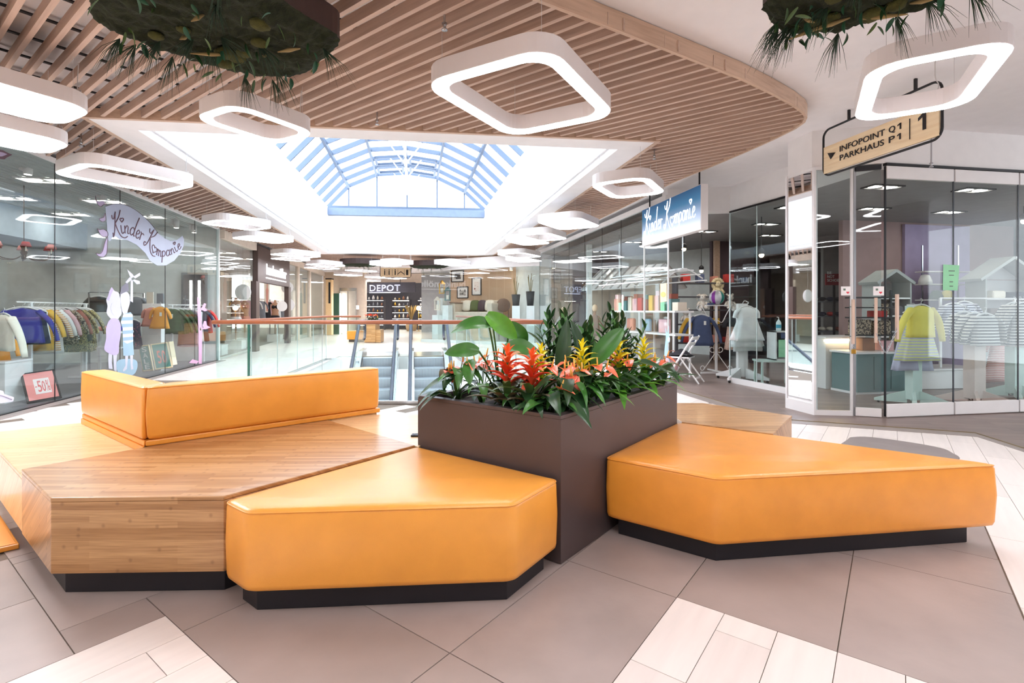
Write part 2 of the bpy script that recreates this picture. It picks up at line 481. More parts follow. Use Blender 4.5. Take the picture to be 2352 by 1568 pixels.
def inpoly(x, y, P):
    r = False; n = len(P)
    for i in range(n):
        x0, y0 = P[i][0], P[i][1]; x1, y1 = P[(i + 1) % n][0], P[(i + 1) % n][1]
        if (y0 > y) != (y1 > y) and x < (x1 - x0) * (y - y0) / (y1 - y0) + x0: r = not r
    return r
def slab_holes(name, outer, holes, z0, z1, m):
    loops = [[Vector((p[0], p[1], 0)) for p in outer]] + [[Vector((p[0], p[1], 0)) for p in h] for h in holes]
    tri = geometry.tessellate_polygon(loops)
    flat = [p for l in loops for p in l]; n = len(flat)
    b = MB()
    vs = [(p.x, p.y, z1) for p in flat] + [(p.x, p.y, z0) for p in flat]
    fs = [t for t in tri] + [(n + c, n + b2, n + a) for a, b2, c in tri]
    o = 0
    for l in loops:
        k = len(l)
        fs += [(o + i, o + (i + 1) % k, n + o + (i + 1) % k, n + o + i) for i in range(k)]
        o += k
    b.add(vs, fs)
    return struct(b.build(name, m))
def wall(name, a, b, z0, z1, m, t=0.1, parent=None):
    a = Vector((a[0], a[1], 0)); b = Vector((b[0], b[1], 0))
    d = (b - a); mb = MB().box(((a + b) / 2) + Vector((0, 0, (z0 + z1) / 2)), (d.length, t, z1 - z0), math.atan2(d.y, d.x))
    o = mb.build(name, m, parent)
    if parent is None: struct(o)
    return o
ZS, ZC = 3.38, 3.52
# ------------------------------------------------------------------ floor
OPEN = [(-4.12, 7.1), (0.48, 7.1), (-1.5, 14.35), (-4.86, 14.35)]
floor = slab_holes('floor', [(-16, -6), (14, -6), (14, 38), (-20, 38)], [OPEN], -0.35, -0.006, 'grout')
floor_b = floor
# taupe tiles (coordinates along the two tile directions p, q)
def pq(p, q, z=0): return D1 * p + D2 * q + Vector((0, 0, z))
def tile_rect(p0, p1, q0, q1, m, name='tile', g=0.0022, top=0.0, drop=0.012):
    poly = [pq(p0 + g, q0 + g), pq(p1 - g, q0 + g), pq(p1 - g, q1 - g), pq(p0 + g, q1 - g)]
    return MB().prism([(p.x, p.y) for p in poly], top - drop, top).build(name, m, floor)
T = [(-2.30, -1.345, .845, 1.40), (-1.345, -.783, 1.40, 2.285), (-1.345, -.783, .515, 1.40), (-2.30, -1.345, 1.40, 2.285),
     (-2.70, -2.30, .845, 1.43), (-3.60, -2.70, .545, 1.43), (-2.70, -2.476, .545, .845), (-3.10, -2.476, -.35, .545), (-3.70, -3.10, -.35, .545),
     (-3.70, -3.60, .545, 1.43), (-.783, -.17, 2.29, 3.235), (-.17, .44, 2.29, 3.235), (-.783, -.17, 3.235, 4.12), (-.17, .44, 3.235, 3.635), (-.17, .44, 3.635, 4.52),
     (-1.345, -.783, 2.285, 3.17), (-2.30, -1.345, 2.285, 2.84), (-3.25, -2.30, 1.43, 2.0), (-3.25, -2.3, 2.0, 2.6), (-1.345, -.783, 3.17, 4.0), (-1.345, -.783, -.37, .515),
     (-4.2, -3.25, 1.43, 2.0), (-4.2, -3.7, .545, 1.43), (-3.2, -2.3, 2.6, 3.2), (-2.3, -1.345, 2.84, 3.4), (-.783, -.17, 4.12, 4.52), (-2.3, -1.345, 3.4, 4.0)]
for i, t in enumerate(T): tile_rect(*t, 'tile_taupe' if i % 2 else 'tile_taupe_b')
TAUPE = T
# white plank tiles near enough to tell apart
def free(p, q):
    return not any(a - 0.03 < p < b + 0.03 and c - 0.03 < q < d + 0.03 for a, b, c, d in TAUPE)
EDGE = [G(1557, 893), G(1693, 934), G(1819, 965), (4.9, 5.37), G(2352, 1030), (6.2, 4.35), (9.5, 3.4)]
def before_shop(x, y):
    for i in range(len(EDGE) - 1):
        a, b = EDGE[i], EDGE[i + 1]
        if a[0] <= x <= b[0]: return y < a[1] + (b[1] - a[1]) * (x - a[0]) / (b[0] - a[0])
    return x < EDGE[0][0]
cnt = 0
random.seed(3)
cand = []
W_ = 0.2046
rows = [(-.783 + k * W_, -.783 + (k + 1) * W_) for k in range(0, 34)] + [(-.783 - (k + 1) * W_, -.783 - k * W_) for k in range(0, 2)] + [(-1.345, -.783 - 2 * W_)]
rows += [(-2.476 + k * W_, min(-1.345, -2.476 + (k + 1) * W_)) for k in range(0, 6)] + [(-2.476 - (k + 1) * W_, -2.476 - k * W_) for k in range(0, 34)]
for ri, (p0, p1) in enumerate(rows):
    off = (ri * 0.37) % 0.89
    for k in range(-3, 16):
        cand.append((p0, p1, off - 0.89 + k * 0.89, off + k * 0.89))
for p0, p1, q0, q1 in cand:
    c = pq((p0 + p1) / 2, (q0 + q1) / 2)
    if c.y < 0.9 or c.y > 9.5: continue
    u = CX + c.x / c.y * F
    if not (-300 < u < 2600): continue
    if c.x < LWX(c.y) + 0.15: continue
    if not before_shop(c.x, c.y - 0.35): continue
    if c.y > 6.6 and -4.6 < c.x < 0.9: continue
    if -2.6 < c.x < 1.9 and 2.9 < c.y < 3.7: continue      # under the benches
    rects = [(p0, p1, q0, q1)]
    for a, b, cc, d in TAUPE:
        ns = []
        for r0, r1, s0, s1 in rects:
            if b <= r0 + .004 or a >= r1 - .004 or d <= s0 + .004 or cc >= s1 - .004: ns.append((r0, r1, s0, s1)); continue
            if cc > s0: ns.append((r0, r1, s0, cc))
            if d < s1: ns.append((r0, r1, d, s1))
            m0, m1 = max(s0, cc), min(s1, d)
            if a > r0: ns.append((r0, a, m0, m1))
            if b < r1: ns.append((b, r1, m0, m1))
        rects = ns
    for r0, r1, s0, s1 in rects:
        if r1 - r0 < .03 or s1 - s0 < .03: continue
        tile_rect(r0, r1, s0, s1, 'plank_white' if cnt % 3 else 'plank_white_b', 'plank', g=0.0015)
        cnt += 1
print('planks', cnt)
# beyond that the joints are too fine: one surface, its joints in the material
def surf(name, poly, z, m, parent=floor):
    return MB().prism([(p[0], p[1]) for p in poly], z - 0.01, z).build(name, m, parent)
surf('far_left_paving', [(LWX(9.4), 9.4), (-4.16, 9.4), (-4.9, 14.4), (-5.1, 34), (-13, 34)], 0.0, 'far_floor')
surf('near_right_paving', [(0.52, 9.2), (3.0, 9.2), (1.0, 18.6), (-2.7, 18.6), (-1.46, 14.36)], 0.001, 'far_floor')
surf('far_paving', [(-1.46, 14.36), (-2.7, 18.6), (1.0, 18.6), (1.0, 34), (-5.1, 34), (-4.9, 14.36)], 0.0, 'far_floor')
surf('right_paving', [(1.2, 1.0), (9.5, 1.0), (9.5, 3.4), (6.2, 4.35), (5.2, 4.6), (2.75, 2.4)], -0.003, 'far_floor')
surf('left_paving', [(-1.15, 1.0), (-3.75, 3.4), (-5.6, 5.0), (LWX(5.2) + .05, 5.2), (LWX(1.0) + .05, 1.0)], -0.003, 'far_floor')
surf('near_paving', [(-10, -5.9), (12, -5.9), (12, 1.0), (-10, 1.0)], -0.002, 'far_floor')
# wooden shop floor, metal edge strip and grey border band at the right-hand shop
inner = [(p[0], p[1]) for p in EDGE]
surf('shop_floor', inner + [(13.5, 3.0), (13.5, 19), (RWX(18.5), 18.5), (RWX(9.3), 9.3)], 0.004, 'shop_wood_floor')
def offset_path(P, d):
    out = []
    for i in range(len(P)):
        a = Vector((P[max(i - 1, 0)][0], P[max(i - 1, 0)][1], 0)); b = Vector((P[min(i + 1, len(P) - 1)][0], P[min(i + 1, len(P) - 1)][1], 0))
        t = (b - a).normalized(); n = Vector((t.y, -t.x, 0))
        out.append((P[i][0] + n.x * d, P[i][1] + n.y * d))
    return out
band = offset_path(inner, 0.2)
for i in range(len(inner) - 1):
    surf('border_tile', [inner[i], inner[i + 1], band[i + 1], band[i]], 0.003, 'band_tile')
strip = MB()
for i in range(len(inner) - 1):
    strip.bar((inner[i][0], inner[i][1], 0.006), (inner[i + 1][0], inner[i + 1][1], 0.006), 0.02, 0.008)
strip.build('edge_strip', 'brass_trim', floor)
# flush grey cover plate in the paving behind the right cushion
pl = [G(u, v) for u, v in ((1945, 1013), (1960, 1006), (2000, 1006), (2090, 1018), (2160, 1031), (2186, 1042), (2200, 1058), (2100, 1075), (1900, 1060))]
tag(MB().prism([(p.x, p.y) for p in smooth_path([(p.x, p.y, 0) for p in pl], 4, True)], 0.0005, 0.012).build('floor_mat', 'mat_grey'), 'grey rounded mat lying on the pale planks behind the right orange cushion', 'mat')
for i in range(4):
    a, b = OPEN[i], OPEN[(i + 1) % 4]
    MB().bar((a[0], a[1], -.19), (b[0], b[1], -.19), .05, .36).build('opening_fascia', 'white_paint', floor)
# lower storey seen down the escalator opening
wl = slab_holes('floor_lower', [(-16, 4), (8, 4), (8, 20), (-16, 20)], [], -4.4, -4.25, 'white_paint')
# ------------------------------------------------------------------ skylight opening and ceiling
SKO = [G(200, 270, ZS), G(1505, 325, ZS), G(1130, 587, ZS), G(735, 583, ZS)]      # outer frame
def lerp(a, b, t): return a + (b - a) * t
def inset(P, d):
    n = len(P); out = []
    for i in range(n):
        a, b, c = P[i - 1], P[i], P[(i + 1) % n]
        e1 = (b - a).normalized(); e2 = (c - b).normalized()
        n1 = Vector((-e1.y, e1.x, 0)); n2 = Vector((-e2.y, e2.x, 0))
        k = d / (1 + n1.dot(n2))
        out.append(b + (n1 + n2) * k)
    return out
SKI = inset(SKO, 0.34)
SKT = inset(SKO, 0.10)
ceil = slab_holes('ceiling', [(-16, -6), (14, -6), (14, 38), (-20, 38)], [[(p.x, p.y) for p in SKT]], ZC, ZC + 0.12, 'ceiling_white')
# white frame of the skylight
n4 = len(SKO)
fr = MB(); fr.ring([(p.x, p.y) for p in SKO], [(p.x, p.y) for p in SKI], ZS - 0.005, ZC - 0.002)
fr.build('skylight_frame', 'white_paint', ceil)
tr = MB()
SKW = inset(SKO, -0.05)
tr.ring([(p.x, p.y) for p in SKW], [(p.x, p.y) for p in SKO], ZS - 0.012, ZS + 0.09)
tr.build('edge_trim', 'fascia_wood', ceil)
# well walls
for i in range(4):
    a, b = SKI[i], SKI[(i + 1) % 4]
    wall('well_panel', a, b, ZC - 0.04, 4.74, 'well_white', 0.06, ceil)
# slat field outline
FPX = [(1240, 0), (1480, 92), (1700, 178), (1775, 214), (1822, 240), (1846, 258), (1851, 268), (1846, 279), (1825, 294), (1773, 320), (1713, 347), (1662, 369), (1617, 388), (1552, 415), (1371, 505), (1250, 563)]
FIELD = [G(u, v, ZS) for u, v in FPX]
FIELD = [(p.x, p.y) for p in FIELD]
FIELD = [(-6.4, -1.1), (-2.9, 1.42)] + FIELD + [(0.2, 21.0), (-1.0, 22.6), (-3.0, 23.6), (-6.5, 23.9), (-8.2, 23.0), (LWX(21) + 0.45, 21.0)] + [(LWX(y) + 0.12, y) for y in (14, 9, 6, 2.5)] + [(-6.2, 0)]
so = [(p.x, p.y) for p in SKW]
nslat = 0
dirv, nrmv = D1, D2
q = -3.0
smesh = {}
while q < 22:
    ins = []; s = -26.0; start = None
    while s < 14:
        P = dirv * s + nrmv * q
        ok = inpoly(P.x, P.y, FIELD) and not inpoly(P.x, P.y, so) and P.y > 0.9
        if ok and start is None: start = s
        if not ok and start is not None:
            ins.append((start, s)); start = None
        s += 0.02
    for a, b in ins:
        if b - a < 0.08: continue
        c = dirv * (a + b) / 2 + nrmv * q
        MB().box((c.x, c.y, ZS + 0.045), (b - a, 0.036, 0.09), math.atan2(dirv.y, dirv.x)).build('slat', 'slat_wood', ceil)
        nslat += 1
    q += 0.139
# carrier rails across the slats
s = -24.0
while s < 12:
    t = -4.0; start = None
    while t < 24:
        P = dirv * s + nrmv * t
        ok = inpoly(P.x, P.y, FIELD) and not inpoly(P.x, P.y, so) and 1.2 < P.y < 14
        if ok and start is None: start = t
        if not ok and start is not None:
            a = dirv * s + nrmv * start; b = P
            if (b - a).length > 0.3:
                MB().bar((a.x, a.y, ZS + 0.097), (b.x, b.y, ZS + 0.097), 0.032, 0.012).build('carrier_rail', 'black_metal', ceil)
            start = None
        t += 0.04
    s += 0.44
# wooden fascia around the outside of the field
for i in range(1, 17):
    a, b = FIELD[i], FIELD[i + 1]
    MB().bar((a[0], a[1], (ZS + ZC) / 2 - 0.01), (b[0], b[1], (ZS + ZC) / 2 - 0.01), 0.03, ZC - ZS + 0.005).build('fascia_board', 'fascia_wood', ceil)
# ------------------------------------------------------------------ skylight vault
win1 = struct(MB().ring([(p.x, p.y) for p in inset(SKI, -0.12)], [(p.x, p.y) for p in inset(SKI, 0.0)], 4.74, 5.04).build('window_1', 'well_white'))
A0, B0 = lerp(SKI[0], SKI[1], 0.5), lerp(SKI[3], SKI[2], 0.5)      # ridge line from front to back
ln = (B0 - A0).length
vd = (B0 - A0).normalized(); vx = (SKI[2] - SKI[3]).normalized()
HW = (SKI[2] - SKI[3]).length / 2
prof = [(-1.0, 5.06), (-0.74, 5.84), (-0.385, 6.28), (0.0, 6.37), (0.385, 6.22), (0.74, 5.74), (1.0, 5.06)]
def vp(i, s):
    c = A0 + vd * s
    return Vector((c.x + vx.x * prof[i][0] * HW, c.y + vx.y * prof[i][0] * HW, prof[i][1]))
NB = max(2, int(round(ln / 1.0)))
ss = [ln * k / NB for k in range(NB + 1)]
for k, s in enumerate(ss):
    r = MB()
    for i in range(6): r.bar(vp(i, s), vp(i + 1, s), 0.05, 0.13)
    r.build('rib', 'sky_frame', win1)
for i in range(1, 6):
    MB().bar(vp(i, 0) - Vector((0, 0, .05)), vp(i, ln) - Vector((0, 0, .05)), 0.07, 0.12).build('purlin', 'sky_frame', win1)
for k in range(NB):
    for i in range(6):
        a, b, c, d = vp(i, ss[k]), vp(i + 1, ss[k]), vp(i + 1, ss[k + 1]), vp(i, ss[k + 1])
        nrm_ = (b - a).cross(d - a).normalized()
        off = nrm_ * (0.07 if nrm_.z > 0 else -0.07)
        MB().slab([a + off, b + off, c + off, d + off], 0.008, off).build('pane', 'sky_glass', win1)
# gable glazing at the far end and mullions
MB().slab([vp(i, ln) for i in range(7)], 0.01, vd).build('gable_pane', 'sky_glass', win1)
for i in (1, 2, 3, 4, 5):
    p = vp(i, ln); MB().bar((p.x, p.y, 5.06), p, 0.035, 0.05, up=vx).build('mullion', 'sky_frame', win1)
MB().bar(vp(0, ln) - Vector((0, 0, .0)), vp(6, ln), 0.06, 0.1).build('gable_rail', 'sky_frame', win1)
MB().bar(vp(0, ln) - vd * .05 - Vector((0, 0, .17)), vp(6, ln) - vd * .05 - Vector((0, 0, .17)), 0.08, 0.26).build('gable_beam', 'sky_beam', win1)
# ridge struts with tie rods, hung under the ridge
for s in (ln - 0.6, ln - 2.2, ln - 3.9, ln - 5.6):
    t = MB(); top = A0 + vd * s; c = Vector((top.x, top.y, 6.3))
    t.tube([c, c - Vector((0, 0, 0.75))], 0.035, 8)
    for sg in (-1, 1): t.tube([c + vx * 0.55 * sg, c - Vector((0, 0, 0.72))], 0.022, 6)
    t.tube([c - Vector((0, 0, 0.75)) - vd * 0.9, c - Vector((0, 0, 0.75)) + vd * 0.9], 0.015, 6)
    t.build('ridge_strut', 'white_gloss', win1)
for s in (ln - 1.5, ln - 2.5):                    # opening vent frames beside the ridge
    for sg in (-1, 1):
        i0 = 2 if sg < 0 else 3
        a, b = vp(i0, s), vp(i0 + 1, s); a2, b2 = vp(i0, s + 0.8), vp(i0 + 1, s + 0.8)
        dz = Vector((0, 0, -0.12))
        v_ = MB()
        for x, y in ((lerp(a, b, .12), lerp(a, b, .88)), (lerp(a2, b2, .12), lerp(a2, b2, .88)), (lerp(a, b, .12), lerp(a2, b2, .12)), (lerp(a, b, .88), lerp(a2, b2, .88))):
            v_.bar(x + dz, y + dz, 0.07, 0.08)
        v_.build('vent_frame', 'sky_frame', win1)
# ------------------------------------------------------------------ surrounding walls
wall('wall_back', (-13, -5.5), (13, -5.5), 0, ZC, 'shop_grey_wall', 0.2)
wall('wall_right_near', (9.6, -5.5), (9.6, 3.4), 0, ZC, 'shop_grey_wall', 0.2)
wall('wall_left_near', (LWX(-5.5), -5.5), (LWX(4.0), 4.0), 0, ZC, 'wall_cream', 0.2)
wall('wall_far', (-20, 37.5), (10, 37.5), 0, ZC, 'wall_cream', 0.2)
# ---- left shop (children's clothes)
YL0, YL1 = 4.0, 13.1
lo = Vector((-AX.y, AX.x, 0)) * 1.0                   # to the left of the axis
def LP(Y, d=0.0, z=0.0): return Vector((LWX(Y), Y, z)) + Vector((-0.982, -0.187, 0)) * d
DL = 6.0
surf('left_shop_floor', [LP(YL0), LP(YL1), LP(YL1, DL), LP(YL0, DL)], 0.003, 'shop_tile_floor')
wall('wall_left_shop_back', LP(YL0 - .5, DL), LP(YL1, DL), 0, 3.5, 'shop_grey_wall')
wall('wall_left_shop_end', LP(YL1 + .06, -.02), LP(YL1 + .06, DL), 0, 3.5, 'shop_white_wall')
wall('wall_left_shop_near', LP(YL0, 0.1), LP(YL0, DL), 0, 3.5, 'shop_grey_wall')
cl = MB().prism([(p.x, p.y) for p in (LP(YL0, .05), LP(YL1, .05), LP(YL1, DL), LP(YL0, DL))], 3.42, 3.46).build('ceiling_left_shop', 'shop_ceiling'); struct(cl)
for k in range(26):
    d = 0.25 + k * 0.11
    MB().bar(LP(YL0, d, 3.415), LP(YL1, d, 3.415), 0.05, 0.012).build('ceiling_strip', 'shop_ceiling', cl)
bk = MB(); bk.bar(LP(YL0, 3.6, 3.1), LP(YL1, 3.6, 3.1), 1.3, 0.62); struct(bk.build('trim_1', 'bulkhead_blue'))
# glazing of the left shop
win2 = struct(MB().bar(LP(YL0, 0, 3.41), LP(YL1, 0, 3.41), 0.06, 0.06).build('window_2', 'white_paint'))
seams = [4.0, 5.6, 7.19, 8.78, 10.36, 11.75, 13.08]
for a, b in zip(seams[:-1], seams[1:]):
    MB().bar(LP(a + 0.003, 0, 1.69), LP(b - 0.003, 0, 1.69), 0.012, 3.36).build('pane', 'shop_glass', win2)
    MB().bar(LP(b, 0, 0.02), LP(b, 0, 3.37), 0.012, 0.006, up=AX).build('joint', 'dark_steel', win2)
MB().bar(LP(YL0, 0, 0.008), LP(YL1, 0, 0.008), 0.05, 0.02).build('floor_channel', 'dark_steel', win2)
MB().bar(LP(YL0, -0.12, 0.004), LP(YL1, -0.12, 0.004), 0.16, 0.012).build('floor_border', 'band_tile', win2)
MB().bar(LP(13.1, -.01, 0), LP(13.1, -.01, 3.4), 0.05, 0.05, up=AX).build('corner_post', 'glass_edge_light', win2)
# ---- right shop
RS = [(RWX(9.3), 9.3), (RWX(18.2), 18.2)]
win3 = struct(MB().bar((RS[0][0], RS[0][1], 3.36), (RS[1][0], RS[1][1], 3.36), 0.08, 0.1).build('window_3', 'white_paint'))
sp = [9.3, 10.2, 11.3, 12.4, 13.6, 14.9, 16.4, 18.2]
for a, b in zip(sp[:-1], sp[1:]):
    MB().bar((RWX(a + .003), a + .003, 1.66), (RWX(b - .003), b - .003, 1.66), 0.012, 3.3).build('pane', 'shop_glass', win3)
    MB().bar((RWX(b), b, 0.02), (RWX(b), b, 3.3), 0.01, 0.006, up=AX).build('joint', 'dark_steel', win3)
MB().bar((RWX(9.28), 9.28, 0), (RWX(9.28), 9.28, 3.3), 0.022, 0.022, up=AX).build('edge_profile', 'white_gloss', win3)
MB().bar((RWX(10.2), 10.2, 0), (RWX(10.2), 10.2, 3.3), 0.03, 0.02, up=AX).build('edge_profile', 'white_gloss', win3)
# white bulkhead above the entrance glazing
Q0, Q1, Q2 = Vector((3.92, 9.14, 0)), Vector((4.27, 7.86, 0)), Vector((3.66, 6.74, 0))
C1 = Vector((4.49, 6.12, 0)); C2 = Vector((9.6, 6.98, 0))
bh = MB()
bh.prism([(RWX(9.3), 9.3), (3.92, 9.14), (4.27, 7.86), (4.1, 7.1), (3.66, 6.74), (3.72, 6.3), (4.49, 6.12), (9.6, 6.98), (9.6, 7.2), (4.6, 6.4), (4.35, 7.9), (4.02, 9.3), (RWX(9.5), 9.5)], 3.07, ZC)
struct(bh.build('trim_2', 'white_paint'))
soff = MB(); soff.prism([(RWX(9.3) + .02, 9.32), (4.0, 9.35), (4.3, 7.9), (4.0, 7.2), (3.74, 6.78), (3.78, 6.36), (4.5, 6.2), (9.6, 7.05), (13, 8), (13, 18.5), (RWX(18) + .1, 18)], 3.10, 3.14)
rc = struct(soff.build('ceiling_right_shop', 'shop_ceiling_dark'))
# recessed glazed return beside the entrance
win4 = struct(MB().bar(Q0 + Vector((0, 0, 0.05)), Q1 + Vector((0, 0, 0.05)), 0.05, 0.1).build('window_4', 'white_gloss'))
for a, b in ((0, .5), (.5, 1)):
    pa, pb = lerp(Q0, Q1, a), lerp(Q0, Q1, b)
    d = (pb - pa).normalized() * 0.003
    MB().bar(pa + d + Vector((0, 0, 1.585)), pb - d + Vector((0, 0, 1.585)), 0.012, 2.97).build('pane', 'shop_glass', win4)
    MB().bar(pb + Vector((0, 0, .1)), pb + Vector((0, 0, 3.07)), 0.012, 0.012, up=AX).build('joint', 'glass_edge_light', win4)
MB().bar(Q0 + Vector((0, 0, 3.06)), Q1 + Vector((0, 0, 3.06)), 0.03, 0.03).build('top_rail', 'black_metal', win4)
MB().bar(Q0, Q0 + Vector((0, 0, 3.07)), 0.014, 0.02, up=AX).build('glass_edge_strip', 'glass_edge_light', win4)
# front glazing (folding panels)
dC = (C2 - C1).normalized()
win5 = struct(MB().bar(C1 + Vector((0, 0, 3.055)), C1 + dC * 5.1 + Vector((0, 0, 3.055)), 0.05, 0.03).build('window_5', 'black_metal'))
pw = 0.975
for k in range(5):
    a = C1 + dC * (0.01 + k * pw); b = C1 + dC * (k * pw + pw - 0.01)
    MB().bar(a + Vector((0, 0, 1.55)), b + Vector((0, 0, 1.55)), 0.012, 2.7).build('pane', 'shop_glass', win5)
    MB().bar(a + Vector((0, 0, 0.09)), b + Vector((0, 0, 0.09)), 0.045, 0.15).build('bottom_rail', 'white_paint', win5, bevel=0.004)
    MB().bar(a + Vector((0, 0, 2.96)), b + Vector((0, 0, 2.96)), 0.045, 0.15).build('top_rail', 'white_paint', win5, bevel=0.004)
    MB().bar(a - dC * 0.006 + Vector((0, 0, .02)), a - dC * 0.006 + Vector((0, 0, 3.03)), 0.02 if k == 0 else 0.012, 0.014, up=dC).build('joint', 'black_metal' if k == 0 else 'dark_steel', win5)
# glass leaves of the corner entrance
E0 = Vector((4.2, 6.24, 0)); E1 = C1 + Vector((-0.02, 0.02, 0)); E2 = Vector((4.05, 6.62, 0))
dr = MB(); dr.bar(E0 + Vector((0, 0, 0)), E0 + Vector((0, 0, 3.07)), 0.03, 0.03, up=AX)
door1 = struct(dr.build('door_1', 'steel'))
MB().bar(lerp(E0, E1, .04) + Vector((0, 0, 1.56)), lerp(E0, E1, .97) + Vector((0, 0, 1.56)), 0.012, 2.9).build('pane', 'shop_glass', door1)
MB().bar(lerp(E0, E1, .04) + Vector((0, 0, .06)), lerp(E0, E1, .97) + Vector((0, 0, .06)), 0.04, 0.1).build('bottom_rail', 'white_paint', door1)
MB().bar(lerp(E0, E1, .04) + Vector((0, 0, 3.03)), lerp(E0, E1, .97) + Vector((0, 0, 3.03)), 0.04, 0.06).build('top_rail', 'dark_steel', door1)
UPV = Vector((0, 0, 1))
# mirror-clad pillar
PM = [Vector((3.65, 6.74, 0)), Vector((3.74, 6.29, 0)), Vector((4.17, 6.24, 0)), Vector((4.12, 6.72, 0))]
A_, B_ = PM[0], PM[1]
dA = (B_ - A_).normalized(); nA = Vector((-dA.y, dA.x, 0)); nA = nA if nA.x > 0 else -nA
pil = struct(MB().prism([(p.x, p.y) for p in (A_, B_, B_ + nA * .05, A_ + nA * .05)], 0.0, 3.07).build('wall_pillar', 'white_gloss'))
MB().bar(A_ + dA * .03 - nA * .002 + UPV * 1.6, B_ - dA * .03 - nA * .002 + UPV * 1.6, .006, 2.86).build('mirror_panel', 'mirror', pil)
for e in (A_, B_): MB().bar(e, e + UPV * 3.07, .03, .03, up=AX).build('corner_profile', 'white_gloss', pil)
MB().bar(A_ - nA * .006 + UPV * .07, B_ - nA * .006 + UPV * .07, .016, .14).build('skirting', 'white_gloss', pil)
# fixed glass leaf between the mirror pillar and the corner
door3 = struct(MB().bar(PM[2], PM[2] + UPV * 3.07, .025, .025, up=AX).build('door_3', 'white_gloss'))
MB().bar(lerp(PM[1], PM[2], .07) + UPV * 1.55, lerp(PM[1], PM[2], .95) + UPV * 1.55, .012, 2.95).build('pane', 'shop_glass', door3)
MB().bar(PM[1] + UPV * .035, PM[2] + UPV * .035, .03, .06).build('bottom_rail', 'white_gloss', door3)
MB().bar(PM[1] + UPV * 3.05, PM[2] + UPV * 3.05, .03, .04).build('top_rail', 'white_gloss', door3)
# interior walls of the right shop
wall('wall_right_shop_back', (2.2, 18.4), (12.8, 14.8), 0, 3.12, 'wall_plum')
wall('wall_right_shop_side', (12.9, 7), (12.9, 15), 0, 3.12, 'wall_plum')
wall('wall_right_display', (6.6, 10.2), (10.8, 11.0), 0, 3.10, 'wall_pink')
wall('wall_right_display_panel', (8.0, 10.38), (9.6, 10.69), 0, 3.05, 'wall_lavender', 0.06)
wall('wall_right_inner', (5.2, 13.3), (6.4, 13.5), 0, 3.10, 'wall_plum')
wall('wall_right_toys', (RWX(13.4) + 4.4, 13.9), (RWX(17.5) + 2.6, 17.4), 0, 3.12, 'shop_white_wall')
# door frame strip in warm wood inside
wall('trim_3', (5.25, 13.2), (5.39, 13.22), 0, 3.1, 'fascia_wood', 0.08)
# ---- lingerie shop on the left, behind
def portal(Y0, Y1, z1, m, band, leg):
    b = MB()
    b.bar(LP(Y0, -.04, z1 - band / 2), LP(Y1, -.04, z1 - band / 2), 0.16, band)
    b.bar(LP(Y0, -.04, 0), LP(Y0, -.04, z1 - band), 0.16, leg, up=AX)
    b.bar(LP(Y1, -.04, 0), LP(Y1, -.04, z1 - band), 0.16, leg, up=AX)
    return b
mat('portal_brown', (74, 58, 54), 0.4)
wall('wall_left_mid_end', LP(13.35, .1), LP(13.35, 7), 0, 3.5, 'wall_cream')
wall('wall_left_mid_back', LP(13.2, 5.0), LP(29, 5.0), 0, 3.5, 'wall_beige')
cm = MB().prism([(p.x, p.y) for p in (LP(13.3, .1), LP(29, .1), LP(29, 5), LP(13.3, 5))], 3.2, 3.24); cm2 = struct(cm.build('ceiling_left_mid', 'white_paint'))
win6 = struct(MB().bar(LP(13.3, 0, 3.3), LP(16.0, 0, 3.3), 0.2, 0.24).build('window_6', 'wall_cream'))
for a, b in ((13.2, 14.6), (14.6, 16.0)):
    MB().bar(LP(a, 0, 1.6), LP(b, 0, 1.6), 0.012, 3.15).build('pane', 'shop_glass', win6)
win7 = struct(MB().bar(LP(20.2, 0, 3.3), LP(28, 0, 3.3), 0.2, 0.24).build('window_7', 'wall_cream'))
for a, b in ((20.2, 22.0), (22.0, 24.4), (24.4, 27.8)):
    MB().bar(LP(a, 0, 1.6), LP(b, 0, 1.6), 0.012, 3.15).build('pane', 'shop_glass', win7)
    MB().bar(LP(a, 0, 0), LP(a, 0, 3.2), 0.12, 0.3, up=AX).build('pier', 'wall_cream', win7)
pt = struct(portal(16.05, 20.1, 3.36, None, 1.15, 0.35).build('trim_4', 'portal_brown'))
# ---- far furniture shop
wall('wall_far_shop', (-10.2, 31.2), (-9.1, 31.0), 0, 3.4, 'wall_beige', 0.3)
wall('wall_far_shop_right', (-5.4, 30.6), (1, 29.4), 0, 3.4, 'shop_grey_wall', 0.3)
wall('wall_far_head', (-9.2, 31.0), (-5.3, 30.6), 2.95, 3.5, 'wall_beige', 0.3)
wall('wall_far_shop_back', (-12, 36.5), (0, 36.0), 0, 3.4, 'dark_shop', 0.2)
wall('wall_lift', (-10.4, 28.2), (-8.05, 28.0), 0, 3.4, 'wall_beige', 0.3)
